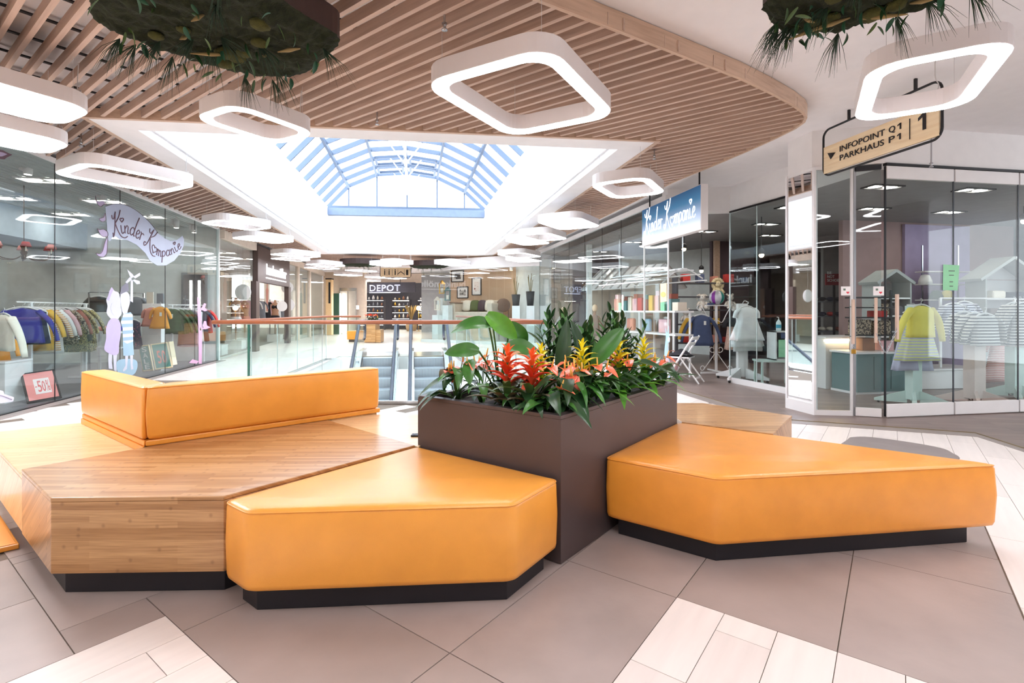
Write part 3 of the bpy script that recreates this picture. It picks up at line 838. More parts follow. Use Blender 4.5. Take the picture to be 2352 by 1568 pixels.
# show window at the far right
SW = [Vector((-3.72, 20.9, 0)), Vector((-1.15, 19.4, 0)), Vector((1.02, 18.2, 0))]
win8 = struct(MB().bar(SW[0] + Vector((0, 0, .06)), SW[1] + Vector((0, 0, .06)), 0.08, 0.12).build('window_8', 'glass_edge_light'))
MB().bar(SW[1] + Vector((0, 0, .06)), SW[2] + Vector((0, 0, .06)), 0.08, 0.12).build('sill', 'glass_edge_light', win8)
for k in range(2):
    for t in (0, .5):
        a, b = lerp(SW[k], SW[k + 1], t), lerp(SW[k], SW[k + 1], t + .5)
        MB().bar(a + Vector((0, 0, 1.5)), b + Vector((0, 0, 1.5)), 0.012, 2.8).build('pane', 'shop_glass', win8)
MB().bar(SW[0] + Vector((0, 0, 3.1)), SW[1] + Vector((0, 0, 3.1)), 0.2, 0.42).build('header', 'white_paint', win8)
MB().bar(SW[1] + Vector((0, 0, 3.1)), SW[2] + Vector((0, 0, 3.1)), 0.2, 0.42).build('header', 'white_paint', win8)
shift = Vector((0.9, 2.6, 0))
stripes('panel_wood', (208, 178, 150), (196, 164, 136), 3.0, 0.06, 'X', 0.6)
wall('wall_show_back', SW[0] + shift, lerp(SW[1], SW[2], .25) + shift * .9, 0, 3.3, 'panel_wood')
wall('wall_show_white', lerp(SW[1], SW[2], .25) + shift * .9, SW[2] + shift * .5, 0, 3.3, 'shop_white_wall')
# ------------------------------------------------------------------ seating island
def leather(name, rgb):
    m, N, L, b = nm(name)
    c = lin(rgb); v = coords(N, L)
    n = N.new('ShaderNodeTexNoise'); n.inputs['Scale'].default_value = 7; n.inputs['Detail'].default_value = 5; L.new(v, n.inputs['Vector'])
    L.new(ramp(N, L, n.outputs['Fac'], [(0.3, sc(c, 0.93)), (0.7, sc(c, 1.04))]), b.inputs['Base Color'])
    n2 = N.new('ShaderNodeTexVoronoi'); n2.inputs['Scale'].default_value = 420; L.new(v, n2.inputs['Vector'])
    n3 = N.new('ShaderNodeTexNoise'); n3.inputs['Scale'].default_value = 5; L.new(v, n3.inputs['Vector'])
    ad = N.new('ShaderNodeMath'); ad.operation = 'MULTIPLY_ADD'; ad.inputs[1].default_value = 0.12
    L.new(n2.outputs['Distance'], ad.inputs[0]); L.new(n3.outputs['Fac'], ad.inputs[2])
    bp = N.new('ShaderNodeBump'); bp.inputs['Strength'].default_value = 0.22; bp.inputs['Distance'].default_value = 0.012
    L.new(ad.outputs[0], bp.inputs['Height']); L.new(bp.outputs['Normal'], b.inputs['Normal'])
    b.inputs['Roughness'].default_value = 0.34; b.inputs['Specular IOR Level'].default_value = 0.6; b.inputs['Coat Weight'].default_value = 0.3; b.inputs['Coat Roughness'].default_value = 0.22
leather('orange_leather', (253, 170, 66)); leather('amber_leather', (252, 164, 58))
bamboo('bamboo_dark', (210, 164, 114), (176, 128, 80), (120, 84, 54), (1.0, 0.02))
bamboo('bamboo_light', (242, 212, 168), (234, 198, 148), (206, 160, 104), (1.0, 0.25))
mat('plinth_black', (32, 30, 36), 0.5, 0.1)
mat('planter_brown', (88, 76, 76), 0.42, 0.25, var=0.05, scale=3)
mat('soil', (34, 26, 22), 0.95, var=0.3, scale=40, bump=0.6)
ZSEAT = 0.452
def xy(P): return [(p.x, p.y) for p in P]
def vin(P, d):
    """inset an anticlockwise or clockwise plan outline"""
    n = len(P)
    A = sum(P[i].x * P[(i + 1) % n].y - P[(i + 1) % n].x * P[i].y for i in range(n))
    return inset([Vector((p.x, p.y, 0)) for p in P], d if A > 0 else -d)
def cushion(name, P, z0, z1, m, parent, puff=0.012, r=0.028):
    """upholstered block: rounded arrises, slightly domed top, piping round the top"""
    n = len(P)
    A = sum(P[i].x * P[(i + 1) % n].y - P[(i + 1) % n].x * P[i].y for i in range(n))
    if A < 0: P = P[::-1]
    P = [Vector((p.x, p.y, 0)) for p in P]
    # subdivide the outline and round its corners
    def outline(off, seg=10):
        Q = inset(P, off) if off else P
        out = []
        for i in range(n):
            a, b, c = Q[i - 1], Q[i], Q[(i + 1) % n]
            e1 = (a - b); e2 = (c - b)
            k = min(0.035, e1.length * .2, e2.length * .2)
            s, e = b + e1.normalized() * k, b + e2.normalized() * k
            for t in (0, .25, .5, .75, 1): out.append(s * (1 - t) ** 2 + b * 2 * t * (1 - t) + e * t * t)
            nx = Q[(i + 1) % n]
            e3 = Q[(i + 2) % n] - nx
            k2 = min(0.035, (b - nx).length * .2, e3.length * .2)
            f = nx + (b - nx).normalized() * k2
            for j in range(1, seg): out.append(e + (f - e) * (j / seg))
        return out
    rings = [(0.02, z0), (0.004, z0 + 0.01), (0.0, z0 + 0.03), (-0.004, (z0 + z1) / 2), (0.0, z1 - r), (0.004, z1 - r * .5), (0.012, z1 - r * .18), (r, z1), (0.05, z1 + puff * .3)]
    b = MB(); L0 = [outline(o) for o, z in rings]; m_ = len(L0[0])
    vs = [(p.x, p.y, z) for (o, z), Lp in zip(rings, L0) for p in Lp]
    fs = []
    for i in range(len(rings) - 1):
        for k in range(m_): fs.append((i * m_ + k, i * m_ + (k + 1) % m_, (i + 1) * m_ + (k + 1) % m_, (i + 1) * m_ + k))
    fs.append(tuple(range(m_))[::-1])
    o = len(vs); tri = geometry.tessellate_polygon([[Vector((p.x, p.y, 0)) for p in L0[-1]]])
    base = (len(rings) - 1) * m_
    fs += [(base + a, base + b2, base + c) for a, b2, c in tri]
    b.add(vs, fs)
    ob = b.build(name, m, parent, smooth=True)
    pp = [Vector((p.x, p.y, z1 - r * .45)) for p in outline(0.002)]
    MB().tube(pp, 0.0035, 5, closed=True).build('piping', m, ob, smooth=True)
    return ob
def plinth(P, parent, h=0.105, d=0.055, name='plinth'):
    return MB().prism(xy(vin(P, d)), 0.0, h).build(name, 'plinth_black', parent, bevel=0.003)
def block(name, P, z0, z1, m, parent): return MB().prism(xy(P), z0, z1).build(name, m, parent, bevel=0.004)
def S(u, v, z=ZSEAT): return G(u, v, z)
pa = Vector((0.249, 2.593, 0)); d_l = Vector((-0.805, 0.593, 0)).normalized(); d_r = Vector((0.6, 0.8, 0)).normalized()
pb = G(960, 908, 0.76); pb.z = 0; pd = G(1555, 876, 0.76); pd.z = 0; pc = pb + (pd - pa)
PLN = [pa, pd, pc, pb]
# front orange cushion seat
P1 = [S(515, 1147), S(566, 1173), S(1180, 1156), S(1283, 1098), S(958, 1023)]
t = thing('bench', 'wide orange leather bench in front of the planter, black plinth', 'bench', (P1[1].x, P1[1].y, 0))
cushion('cushion', P1, 0.10, ZSEAT, 'orange_leather', t); plinth(P1, t)
# right orange cushion seat
P2 = [S(1390, 1048), S(1648, 1096), S(2293, 1064), S(1556, 968)]
t = thing('bench', 'long orange leather bench tapering to the right of the planter', 'bench', (P2[1].x, P2[1].y, 0))
cushion('cushion', P2, 0.10, ZSEAT, 'amber_leather', t); plinth(P2, t)
# dark bamboo bench
W1 = [S(49, 1077, .456), S(116, 1143, .456), S(514, 1139, .456), S(953, 1022, .456), S(735, 959, .456), S(330, 1027, .456)]
t = thing('bench', 'brown bamboo bench with striped front, left of the front orange cushion', 'bench', (W1[1].x, W1[1].y, 0))
block('bench_top', W1, 0.436, 0.456, 'bamboo_dark', t); block('bench_body', vin(W1, 0.0015), 0.112, 0.4355, 'bamboo_dark', t); plinth(W1, t)
# pale bamboo bench on the left
zb = 0.418
c0 = S(49, 1097, zb); a0 = S(0, 1042, zb); dv = (a0 - c0)
W2 = [c0 + Vector((0.02, -0.005, 0)), Vector((-3.74, 3.60, 0)), Vector((-3.77, 3.66, 0)), S(187, 970, zb), S(318, 1032, zb)]
t = thing('bench', 'pale bamboo bench at the left edge, beside the backrest', 'bench', (W2[0].x, W2[0].y, 0))
block('bench_top', W2, zb - 0.02, zb, 'bamboo_light', t); block('bench_body', vin(W2, 0.0015), 0.112, zb - 0.0205, 'bamboo_light', t); plinth(W2, t)
# pale bamboo bench behind
zc = 0.448
W3 = [S(742, 961, zc), S(962, 1026, zc) , pb + Vector((0.03, 0.06, 0)), pb + (pc - pb) * 0.45, S(1010, 950, zc) + Vector((0.35, 0.1, 0)), S(960, 951, zc), S(873, 951, zc)]
t = thing('bench', 'pale bamboo bench between the backrest and the planter', 'bench', (W3[0].x, W3[0].y, 0))
block('bench_top', W3, zc - 0.02, zc, 'bamboo_light', t); block('bench_body', vin(W3, 0.0015), 0.112, zc - 0.0205, 'bamboo_light', t); plinth(W3, t)
# brown bamboo bench behind the right cushion
W4 = [S(1500, 925, .45), S(1613, 925, .45), S(1819, 954, .45), S(1776, 996, .45), S(1566, 969, .45), S(1530, 945, .45)]
t = thing('bench', 'brown bamboo bench behind the right orange cushion', 'bench', (W4[2].x, W4[2].y, 0))
block('bench_top', W4, 0.43, 0.45, 'bamboo_dark', t); block('bench_body', vin(W4, 0.0015), 0.112, 0.4295, 'bamboo_dark', t); plinth(W4, t)
# L-shaped backrest
K0, K1, K2 = S(329, 1028, .456), S(872, 948, .456), S(185, 972, .419)
for p in (K0, K1, K2): p.z = 0
e_r = (K1 - K0).normalized(); e_l = (K2 - K0).normalized()
n_r = Vector((-e_r.y, e_r.x, 0)); n_l = Vector((e_l.y, -e_l.x, 0))
TH = 0.17
inn = K0 + n_l * TH
# meeting point of the two rear faces
den = e_r.cross(e_l).z
rhs = (K0 + n_l * TH) - (K0 + n_r * TH)
s_ = rhs.cross(e_l).z / den
KM = K0 + n_r * TH + e_r * s_
t = thing('backrest', 'L-shaped orange upholstered backrest on the bamboo benches', 'backrest', (K0.x, K0.y, .457))
BR = [K0 + e_r * .006, K1, K1 + n_r * TH, KM + e_r * .006]; BLq = [K0 + e_l * .004, KM + e_l * .004, K2 + n_l * TH, K2]
cushion('back_cushion', BR, 0.495, 0.826, 'orange_leather', t, 0.004, 0.02)
cushion('back_cushion', BLq, 0.495, 0.826, 'orange_leather', t, 0.004, 0.02)
MB().prism(xy([K0 + e_r * .01 + n_r * .01, K1 + e_r * .012 + n_r * .01, K1 + e_r * .012 + n_r * TH, KM + e_r * .01]), 0.4575, 0.494).build('base_cushion', 'orange_leather', t, bevel=0.008)
MB().prism(xy([K0 + e_l * .012 + n_l * .008, KM + e_l * .012, K2 + n_l * TH, K2 + n_l * .008]), 0.4575, 0.494).build('base_cushion', 'orange_leather', t, bevel=0.008)
MB().prism(xy([K0 + e_r * .02 + n_r * .012, K1 - e_r * .02 + n_r * .012, K1 - e_r * .02 + n_r * (TH - .02), KM + e_r * .03]), 0.0, 0.457).build('support', 'bamboo_dark', t)
MB().prism(xy([K0 + e_l * .02 + n_l * .012, KM + e_l * .02, K2 + n_l * (TH - .02) - e_l * .02, K2 - e_l * .02 + n_l * .012]), 0.0, 0.457).build('support', 'bamboo_light', t)
MB().prism(xy([K0 + e_l * .012 + n_l * .002, KM + e_l * .012, K2 + n_l * TH, K2 + n_l * .002]), 0.420, 0.4572).build('base_skirt', 'orange_leather', t)
# small charging plate on the rear bench
q_ = G(951, 1000, .45)
t = thing('charging_plate', 'small black charging plate on the pale rear bench by the planter', 'socket', (q_.x, q_.y, .449))
MB().box((q_.x + .02, q_.y, .454), (0.075, 0.06, 0.01)).build('plate', 'black_metal', t, bevel=0.003)
for k in (-1, 1): MB().box((q_.x + .02 + k * .016, q_.y, .4595), (0.012, 0.03, 0.003)).build('socket_slot', 'dark_steel', t)
# low orange pad at the left edge of the picture
PA = [G(-60, 1150, .03), G(0, 1180, .03), G(45, 1248, .03), G(0, 1258, .03), G(-120, 1280, .03), G(-160, 1180, .03)]
t = thing('floor_pad', 'low amber pad on the floor at the left edge below the pale bench', 'pad', (PA[2].x, PA[2].y, 0))
MB().prism(xy(PA), 0.002, 0.03).build('pad', 'amber_leather', t, bevel=0.006)
MB().prism(xy(vin(PA, .012)), 0.0305, 0.034).build('top_cover', 'amber_leather', t, bevel=0.002)
# ------------------------------------------------------------------ planter
t = thing('planter', 'dark brown rectangular metal planter full of tropical plants', 'planter', (pa.x, pa.y, 0))
pin = inset(PLN, 0.05)
MB().ring(xy(PLN), xy(pin), 0.74, 0.76).build('rim', 'planter_brown', t, bevel=0.002)
for i in range(4):
    a, b = PLN[i], PLN[(i + 1) % 4]; ai, bi = inset(PLN, 0.02)[i], inset(PLN, 0.02)[(i + 1) % 4]
    MB().prism(xy([a, b, bi, ai]), 0.004, 0.7395).build('side_panel', 'planter_brown', t)
MB().prism(xy(inset(PLN, 0.0205)), 0.60, 0.702).build('soil', 'soil', t, kind=None)
# ------------------------------------------------------------------ plants
mat('leaf_dark', (44, 78, 44), 0.3, var=0.25, scale=14); mat('leaf_mid', (66, 122, 50), 0.32, var=0.2, scale=10)
mat('leaf_bright', (100, 168, 58), 0.35, var=0.18, scale=10); mat('leaf_olive', (78, 104, 52), 0.35, var=0.2, scale=12)
mat('leaf_red', (92, 84, 62), 0.4, var=0.2)
mat('bract_orange', (255, 118, 58), 0.4, var=0.1, scale=12); mat('bract_red', (248, 84, 54), 0.4, var=0.1, scale=12); mat('bract_yellow', (255, 232, 44), 0.4, var=0.08)
mat('spathe_coral', (255, 126, 92), 0.2, var=0.1, scale=20); mat('spadix_yellow', (250, 196, 96), 0.5)
mat('stem_green', (70, 108, 48), 0.5); mat('stem_dark', (46, 62, 40), 0.5)
def blade(name, L_, W_, m, curl=0.6, fold=0.25, seg=9, shape='lance', wave=0.0, stalk=0.0):
    """one leaf: starts at the origin, grows along +x, curls down along z"""
    b = MB(); vs = []; x = z = 0.0; a = 0.0
    for i in range(seg + 1):
        t = i / seg
        if shape == 'lance': w_ = W_ * (math.sin(PI * min(1, (t * .92 + .08))) ** 0.75) * (1 - .15 * t)
        elif shape == 'strap': w_ = W_ * (0.75 + .25 * math.sin(PI * t)) * (1 if t < .7 else max(0.03, math.cos((t - .7) / .3 * PI / 2)))
        elif shape == 'heart': w_ = W_ * (max(0.02, (1 - t) ** 0.75) * (1.0 if t > .12 else .75 + 2 * t))
        else: w_ = W_ * math.sin(PI * (t * .96 + .04)) ** 0.55
        wz = wave * math.sin(t * 9) * w_
        up = fold * w_
        vs += [(x, -w_ / 2, z + up + wz), (x, -w_ / 4, z + up * .42), (x, 0, z), (x, w_ / 4, z + up * .42), (x, w_ / 2, z + up - wz)]
        a -= curl / seg
        x += math.cos(a) * L_ / seg; z += math.sin(a) * L_ / seg
    fs = []
    for i in range(seg):
        for k in range(4): fs.append((i * 5 + k, i * 5 + k + 1, i * 5 + k + 6, i * 5 + k + 5))
    b.add(vs, fs)
    return b.mesh(name, m, True)
def aim(az, el, roll=0.0): return Matrix.Rotation(az, 3, 'Z') @ Matrix.Rotation(-el, 3, 'Y') @ Matrix.Rotation(roll, 3, 'X')
ZP = 0.70
def clear_leaf(me, loc, az, el, roll, s):
    """lift a leaf until it passes over the planter rim instead of through its side"""
    for _ in range(9):
        R = aim(az, el, roll); bad = False
        for i in range(2, len(me.vertices), 5):
            p = R @ (me.vertices[i].co * s) + loc
            if not inpoly(p.x, p.y, [(q.x, q.y) for q in PIN2]):
                bad = p.z < .785
                break
        if not bad: break
        el += .16
    return R
PIN2 = inset(PLN, .03)
def bromeliad(px, flower, seed, label, scale=1.0, zf=None):
    rnd = random.Random(seed)
    base = Vector((px[0], px[1], ZP))
    root = thing('bromeliad', label, 'plant', base, 'bromeliads in the planter')
    key = 'y' if flower == 'yellow' else 'o'
    for i in range(17):
        az = i * 2.4 + rnd.uniform(-.2, .2); el = 0.72 + 0.62 * (i / 16) + rnd.uniform(-.1, .1)
        me = BL_[key][i % 3]
        s0 = scale * rnd.uniform(.85, 1.1); l0 = base + Vector((0.012 * math.cos(az), 0.012 * math.sin(az), 0.01 + .05 * i / 16))
        link('leaf', me, root, loc=l0, rot=clear_leaf(me, l0, az, el, 0, s0), scale=s0)
    h = 0.36 * scale
    MB().tube([base + Vector((0, 0, .0)), base + Vector((0, 0, h * .8))], [0.014, 0.01], 8).build('flower_stem', 'stem_green', root, smooth=True)
    nb = 24
    for i in range(nb):
        t = i / (nb - 1)
        az = i * 2.4 + rnd.uniform(-.15, .15)
        el = 0.85 + 0.5 * t if t < .85 else 1.42
        z = h * .40 + h * .50 * t
        me = BR_[flower][0 if t < .4 else (1 if t < .8 else 2)]
        link('bract', me, root, loc=base + Vector((0.008 * math.cos(az), 0.008 * math.sin(az), z)), rot=aim(az, el), scale=scale * (1.1 - .3 * t) * rnd.uniform(.9, 1.1))
    return root
BL_ = {'o': [blade('bromeliad_leaf', .30, .042, 'leaf_olive', 1.5, .25, 10, 'strap'), blade('bromeliad_leaf', .25, .046, 'leaf_red', 1.1, .25, 10, 'strap'), blade('bromeliad_leaf', .28, .04, 'leaf_dark', 1.8, .25, 10, 'strap')],
       'y': [blade('bromeliad_leaf', .30, .044, 'leaf_bright', 1.4, .28, 10, 'strap'), blade('bromeliad_leaf', .26, .046, 'leaf_mid', 1.1, .28, 10, 'strap'), blade('bromeliad_leaf', .29, .04, 'leaf_bright', 1.8, .28, 10, 'strap')]}
BR_ = {'yellow': [blade('bract', .105, .034, 'bract_yellow', 1.0, .35, 7, 'lance'), blade('bract', .095, .03, 'bract_yellow', 1.3, .35, 7, 'lance'), blade('bract', .06, .02, 'bract_yellow', .7, .35, 6, 'lance')],
       'orange': [blade('bract', .13, .044, 'bract_red', 1.0, .35, 7, 'lance'), blade('bract', .125, .044, 'bract_orange', 1.5, .3, 7, 'lance'), blade('bract', .07, .028, 'bract_orange', .8, .35, 6, 'lance')]}
AL_ = [blade('anthurium_leaf', .17, .10, 'leaf_dark', .5, .12, 8, 'heart'), blade('anthurium_leaf', .15, .085, 'leaf_mid', .9, .15, 8, 'heart'), blade('anthurium_leaf', .19, .09, 'leaf_dark', .5, .12, 8, 'heart')]
SP_ = blade('spathe', .085, .075, 'spathe_coral', .25, .18, 7, 'heart')
SD_ = MB().tube([(0, 0, 0), (.004, 0, .025), (.006, 0, .05)], [.005, .005, .003], 7).mesh('spadix', 'spadix_yellow', True)
def anthurium(px, seed, label, n=11, nf=4, h=.2, dirs=None, k=1.0):
    rnd = random.Random(seed)
    base = Vector((px[0], px[1], ZP))
    root = thing('anthurium', label, 'plant', base, 'anthuriums in the planter')
    for i in range(int(n * 1.5)):
        az = i * 2.4 + rnd.uniform(-.3, .3); r = rnd.uniform(.04, .13); z = rnd.uniform(.07, h * 1.15)
        tip = base + Vector((math.cos(az) * r, math.sin(az) * r, z))
        MB().tube([base, base + Vector((math.cos(az) * r * .35, math.sin(az) * r * .35, z * .75)), tip], .003, 5).build('leaf_stem', 'stem_green', root, smooth=True)
        s0 = rnd.uniform(.75, 1.1)
        link('leaf', AL_[i % 3], root, loc=tip, rot=clear_leaf(AL_[i % 3], tip, az, rnd.uniform(-.5, .35), rnd.uniform(-.3, .3), s0), scale=s0)
    for i in range(nf):
        az = (dirs[i] if dirs else rnd.uniform(0, 6.3)); r = rnd.uniform(.03, .13); z = h * rnd.uniform(.95, 1.3)
        tip = base + Vector((math.cos(az) * r, math.sin(az) * r, z))
        MB().tube([base, base + Vector((math.cos(az) * r * .4, math.sin(az) * r * .4, z * .7)), tip], .0028, 5).build('flower_stem', 'stem_green', root, smooth=True)
        az2 = rnd.uniform(-2.6, -.6)
        s = link('spathe', SP_, root, loc=tip, rot=aim(az2, rnd.uniform(-.5, .1), rnd.uniform(-.2, .2)), scale=rnd.uniform(1.0, 1.35))
        link('spadix', SD_, s, loc=tip + Vector((.012 * math.cos(az2), .012 * math.sin(az2), .004)), rot=(rnd.uniform(-.2, .2), rnd.uniform(-.3, .3), az2))
    return root
ZZ_ = [blade('zz_leaflet', .09, .036, 'leaf_dark', .35, .2, 5, 'lance'), blade('zz_leaflet', .085, .034, 'leaf_mid', .2, .2, 5, 'lance')]
def zz_plant(px, seed, label, n=4, h=.42, lean=.25, az0=None):
    rnd = random.Random(seed)
    base = Vector((px[0], px[1], ZP))
    root = thing('zz_plant', label, 'plant', base, 'zz plants in the planter')
    for i in range(n):
        az = (az0 if az0 is not None else 0) + i * 2.2 + rnd.uniform(-.4, .4); ln_ = rnd.uniform(.05, 1) * lean
        hh = h * rnd.uniform(.78, 1.05)
        pts = [base + Vector((math.cos(az) * ln_ * t * t * hh, math.sin(az) * ln_ * t * t * hh, hh * t)) for t in (0, .25, .5, .75, 1)]
        st = MB().tube(pts, [.007, .006, .005, .004, .002], 6).build('stem', 'stem_dark', root, smooth=True)
        nl = 15
        fa = rnd.uniform(0, PI)
        for k in range(nl):
            t = .22 + .78 * k / (nl - 1)
            p = pts[0] * 0
            i0 = min(3, int(t * 4)); f = t * 4 - i0
            p = pts[i0].lerp(pts[i0 + 1], f)
            aa = fa + (0 if k % 2 else PI) + rnd.uniform(-.25, .25)
            el = .55 + .5 * t
            if k == nl - 1: el = 1.4
            link('leaflet', ZZ_[k % 2], st, loc=p, rot=aim(aa, el, rnd.uniform(-.3, .3)), scale=rnd.uniform(.85, 1.15))
    return root
BIG = [blade('big_leaf', .44, .21, 'leaf_bright', .9, .18, 12, 'lance', .02), blade('big_leaf', .42, .17, 'leaf_mid', 1.1, .2, 12, 'lance', .03), blade('big_leaf', .34, .17, 'leaf_mid', .7, .15, 12, 'lance', .05)]
UPR = [blade('upright_leaf', .36, .095, 'leaf_dark', .25, .22, 12, 'lance'), blade('upright_leaf', .33, .13, 'leaf_mid', .35, .2, 12, 'oval'), blade('upright_leaf', .31, .085, 'leaf_dark', .5, .25, 12, 'lance', .05)]
def big_plant(name, px, leaves, label, cat='plant'):
    base = Vector((px[0], px[1], ZP))
    root = thing(name, label, cat, base)
    for me, tip, az, el, roll, s in leaves:
        tip = Vector(tip)
        mid = base.lerp(tip, .5) + Vector((0, 0, .05))
        MB().tube(smooth_path([base, mid, tip], 4), .006, 6).build('leaf_stalk', 'stem_green', root, smooth=True)
        link('leaf', me, root, loc=tip, rot=aim(az, el, roll), scale=s)
    return root
def onp(a, b): p = pa + (pd - pa) * a + (pb - pa) * b; return (p.x, p.y)     # a along the long side, b along the short side
def at(u, v, a, b):                        # a point above planter spot (a, b), seen at row v
    x, y = onp(a, b); Y = y
    return PD(u, v, Y)
# orange and yellow bromeliads: picked by column at a chosen depth inside the planter
def spot(u, Y): return ((u - CX) / F * Y, Y)
bromeliad(spot(1166, 2.95), 'orange', 1, 'orange bromeliad on the left, close to the planter edge', 1.12)
bromeliad(spot(1222, 2.88), 'orange', 2, 'orange bromeliad right of its twin, under a yellow bromeliad', 1.08)
bromeliad(spot(1243, 3.12), 'yellow', 3, 'yellow bromeliad rising behind the two orange ones', 1.12)
bromeliad(spot(1337, 3.18), 'yellow', 4, 'yellow bromeliad in the middle, above the coral anthuriums', 1.18)
bromeliad(spot(1420, 3.40), 'yellow', 5, 'largest yellow bromeliad with bright green rosette at the long edge', 1.25)
bromeliad(spot(1478, 3.68), 'yellow', 6, 'rightmost yellow bromeliad near the far end of the planter', 1.15)
anthurium(spot(1050, 3.14), 11, 'coral anthurium at the left corner of the planter', 14, 6, .22)
anthurium(spot(1105, 3.15), 12, 'coral anthurium behind the left corner, under the large green leaves', 9, 5, .24)
anthurium(spot(1300, 2.86), 13, 'coral anthurium with many flowers at the front corner', 15, 9, .22)
anthurium(spot(1350, 3.1), 14, 'coral anthurium with drooping dark leaves on the long edge', 12, 6, .22)
anthurium(spot(1445, 3.5), 15, 'coral anthurium between the two rightmost yellow bromeliads', 9, 4, .24)
anthurium(spot(1516, 3.8), 16, 'coral anthurium at the far right corner of the planter', 11, 4, .2)
anthurium(spot(1262, 2.82), 17, 'low dark-leaved anthurium beside the front corner, few flowers', 10, 1, .14)
anthurium(spot(1195, 2.98), 18, 'low anthurium between the two orange bromeliads', 8, 1, .14)
anthurium(spot(1390, 3.25), 19, 'leafy anthurium behind the largest yellow bromeliad', 10, 2, .2)
zz_plant(spot(1262, 3.45), 21, 'slender zz plant left of the tall broad leaves', 4, .56, .25, 1.8)
zz_plant(spot(1305, 3.5), 22, 'zz plant at the back centre of the planter', 6, .56, .35)
zz_plant(spot(1352, 3.5), 23, 'zz plant with dark glossy leaflets behind the yellow bromeliad', 6, .52, .4)
zz_plant(spot(1410, 3.75), 24, 'tall zz plant leaning at the right back of the planter', 6, .62, .2, 2.4)
zz_plant(spot(1440, 3.78), 25, 'short zz plant at the right back of the planter', 6, .46, .3)
big_plant('bird_of_paradise', spot(1150, 3.28), [
    (BIG[0], PD(1118, 722, 3.22), -.25, -.55, 1.15, .62), (BIG[1], PD(1132, 748, 3.2), 3.3, .25, -.8, .72), (BIG[2], PD(1158, 800, 3.15), .1, .12, 1.0, .72),
    (BIG[1], PD(1172, 742, 3.3), .1, -.75, 1.2, .62), (BIG[2], PD(1100, 806, 3.12), 3.3, .12, -1.0, .66), (BIG[2], PD(1082, 826, 3.1), -1.7, -.5, .3, .55)],
    'plant with large drooping paddle leaves at the left of the planter')
big_plant('cast_iron_plant', spot(1290, 3.35), [
    (UPR[0], PD(1286, 872, 3.25), .1, 1.45, 1.35, 1.12), (UPR[2], PD(1272, 860, 3.35), 2.4, 1.0, .3, .9), (UPR[0], PD(1310, 868, 3.3), .4, 1.05, -.3, .9),
    (UPR[1], PD(1250, 800, 3.35), 2.7, .9, .4, .5), (UPR[2], PD(1240, 850, 3.3), 2.2, .7, -.3, .9)],
    'plant with tall broad upright leaves at the centre of the planter')
big_plant('rubber_plant', spot(1370, 3.42), [
    (UPR[1], PD(1362, 838, 3.25), -.1, .95, 1.15, .95), (UPR[0], PD(1345, 850, 3.4), 3.0, 1.35, -1.0, 1.0), (UPR[1], PD(1352, 840, 3.45), 1.6, 1.3, .2, .9), (UPR[2], PD(1330, 850, 3.4), 2.9, .9, 0, .8),
    (UPR[0], PD(1390, 860, 3.35), .2, .35, .4, .8)],
    'plant with a big oval dark green leaf pointing right, back of the planter')
# ------------------------------------------------------------------ glass railing round the opening
mat('handrail_wood', (160, 92, 58), 0.3, var=0.12, stretch=(1, 20, 20), coat=0.3)
RZ = 1.132
t = thing('railing', 'frameless glass railing with round wooden handrail around the escalator opening', 'railing', (-4.12, 7.08, 0))
rail_pts = [Vector((-4.13, 7.08, RZ)), Vector((0.46, 7.08, RZ))]
MB().tube([Vector((-4.17, 7.08, RZ)), *rail_pts[1:], ], .03, 12).build('handrail', 'handrail_wood', t, smooth=True)
MB().tube([Vector((-4.13, 7.1, RZ)), Vector((-4.86, 13.3, RZ)), Vector((-4.0, 13.45, RZ))], .028, 10).build('handrail', 'handrail_wood', t, smooth=True)
MB().tube([Vector((0.46, 7.1, RZ)), Vector((-1.52, 13.9, RZ))], .028, 10).build('handrail', 'handrail_wood', t, smooth=True)
def rail_panels(a, b, n, gap=0.012):
    a = Vector(a); b = Vector(b); d = (b - a)
    for k in range(n):
        p, q = a + d * (k / n), a + d * ((k + 1) / n); e = d.normalized() * gap / 2
        MB().bar(p + e + Vector((0, 0, .56)), q - e + Vector((0, 0, .56)), .014, 1.08).build('pane', 'rail_glass', t)
        MB().bar(q - e * 1.2 + Vector((0, 0, .03)), q - e * 1.2 + Vector((0, 0, 1.095)), .014, .004, up=d).build('pane_edge', 'glass_edge_light', t)
    MB().bar(a + Vector((0, 0, .02)), b + Vector((0, 0, .02)), .05, .04).build('base_channel', 'steel', t)
rail_panels((-3.66, 7.06, 0), (0.46, 7.06, 0), 4)
MB().bar((-4.11, 7.06, .56), (-3.66, 7.06, .56), .014, 1.08).build('pane', 'rail_glass', t)
MB().bar((-3.655, 7.055, .02), (-3.655, 7.055, 1.1), .03, .022, up=(1, 0, 0)).build('pane_edge', 'glass_edge', t)
rail_panels((-4.13, 7.1, 0), (-4.86, 13.3, 0), 5)
rail_panels((-4.84, 13.3, 0), (-4.05, 13.45, 0), 1)
rail_panels((0.46, 7.12, 0), (-1.52, 13.9, 0), 5)
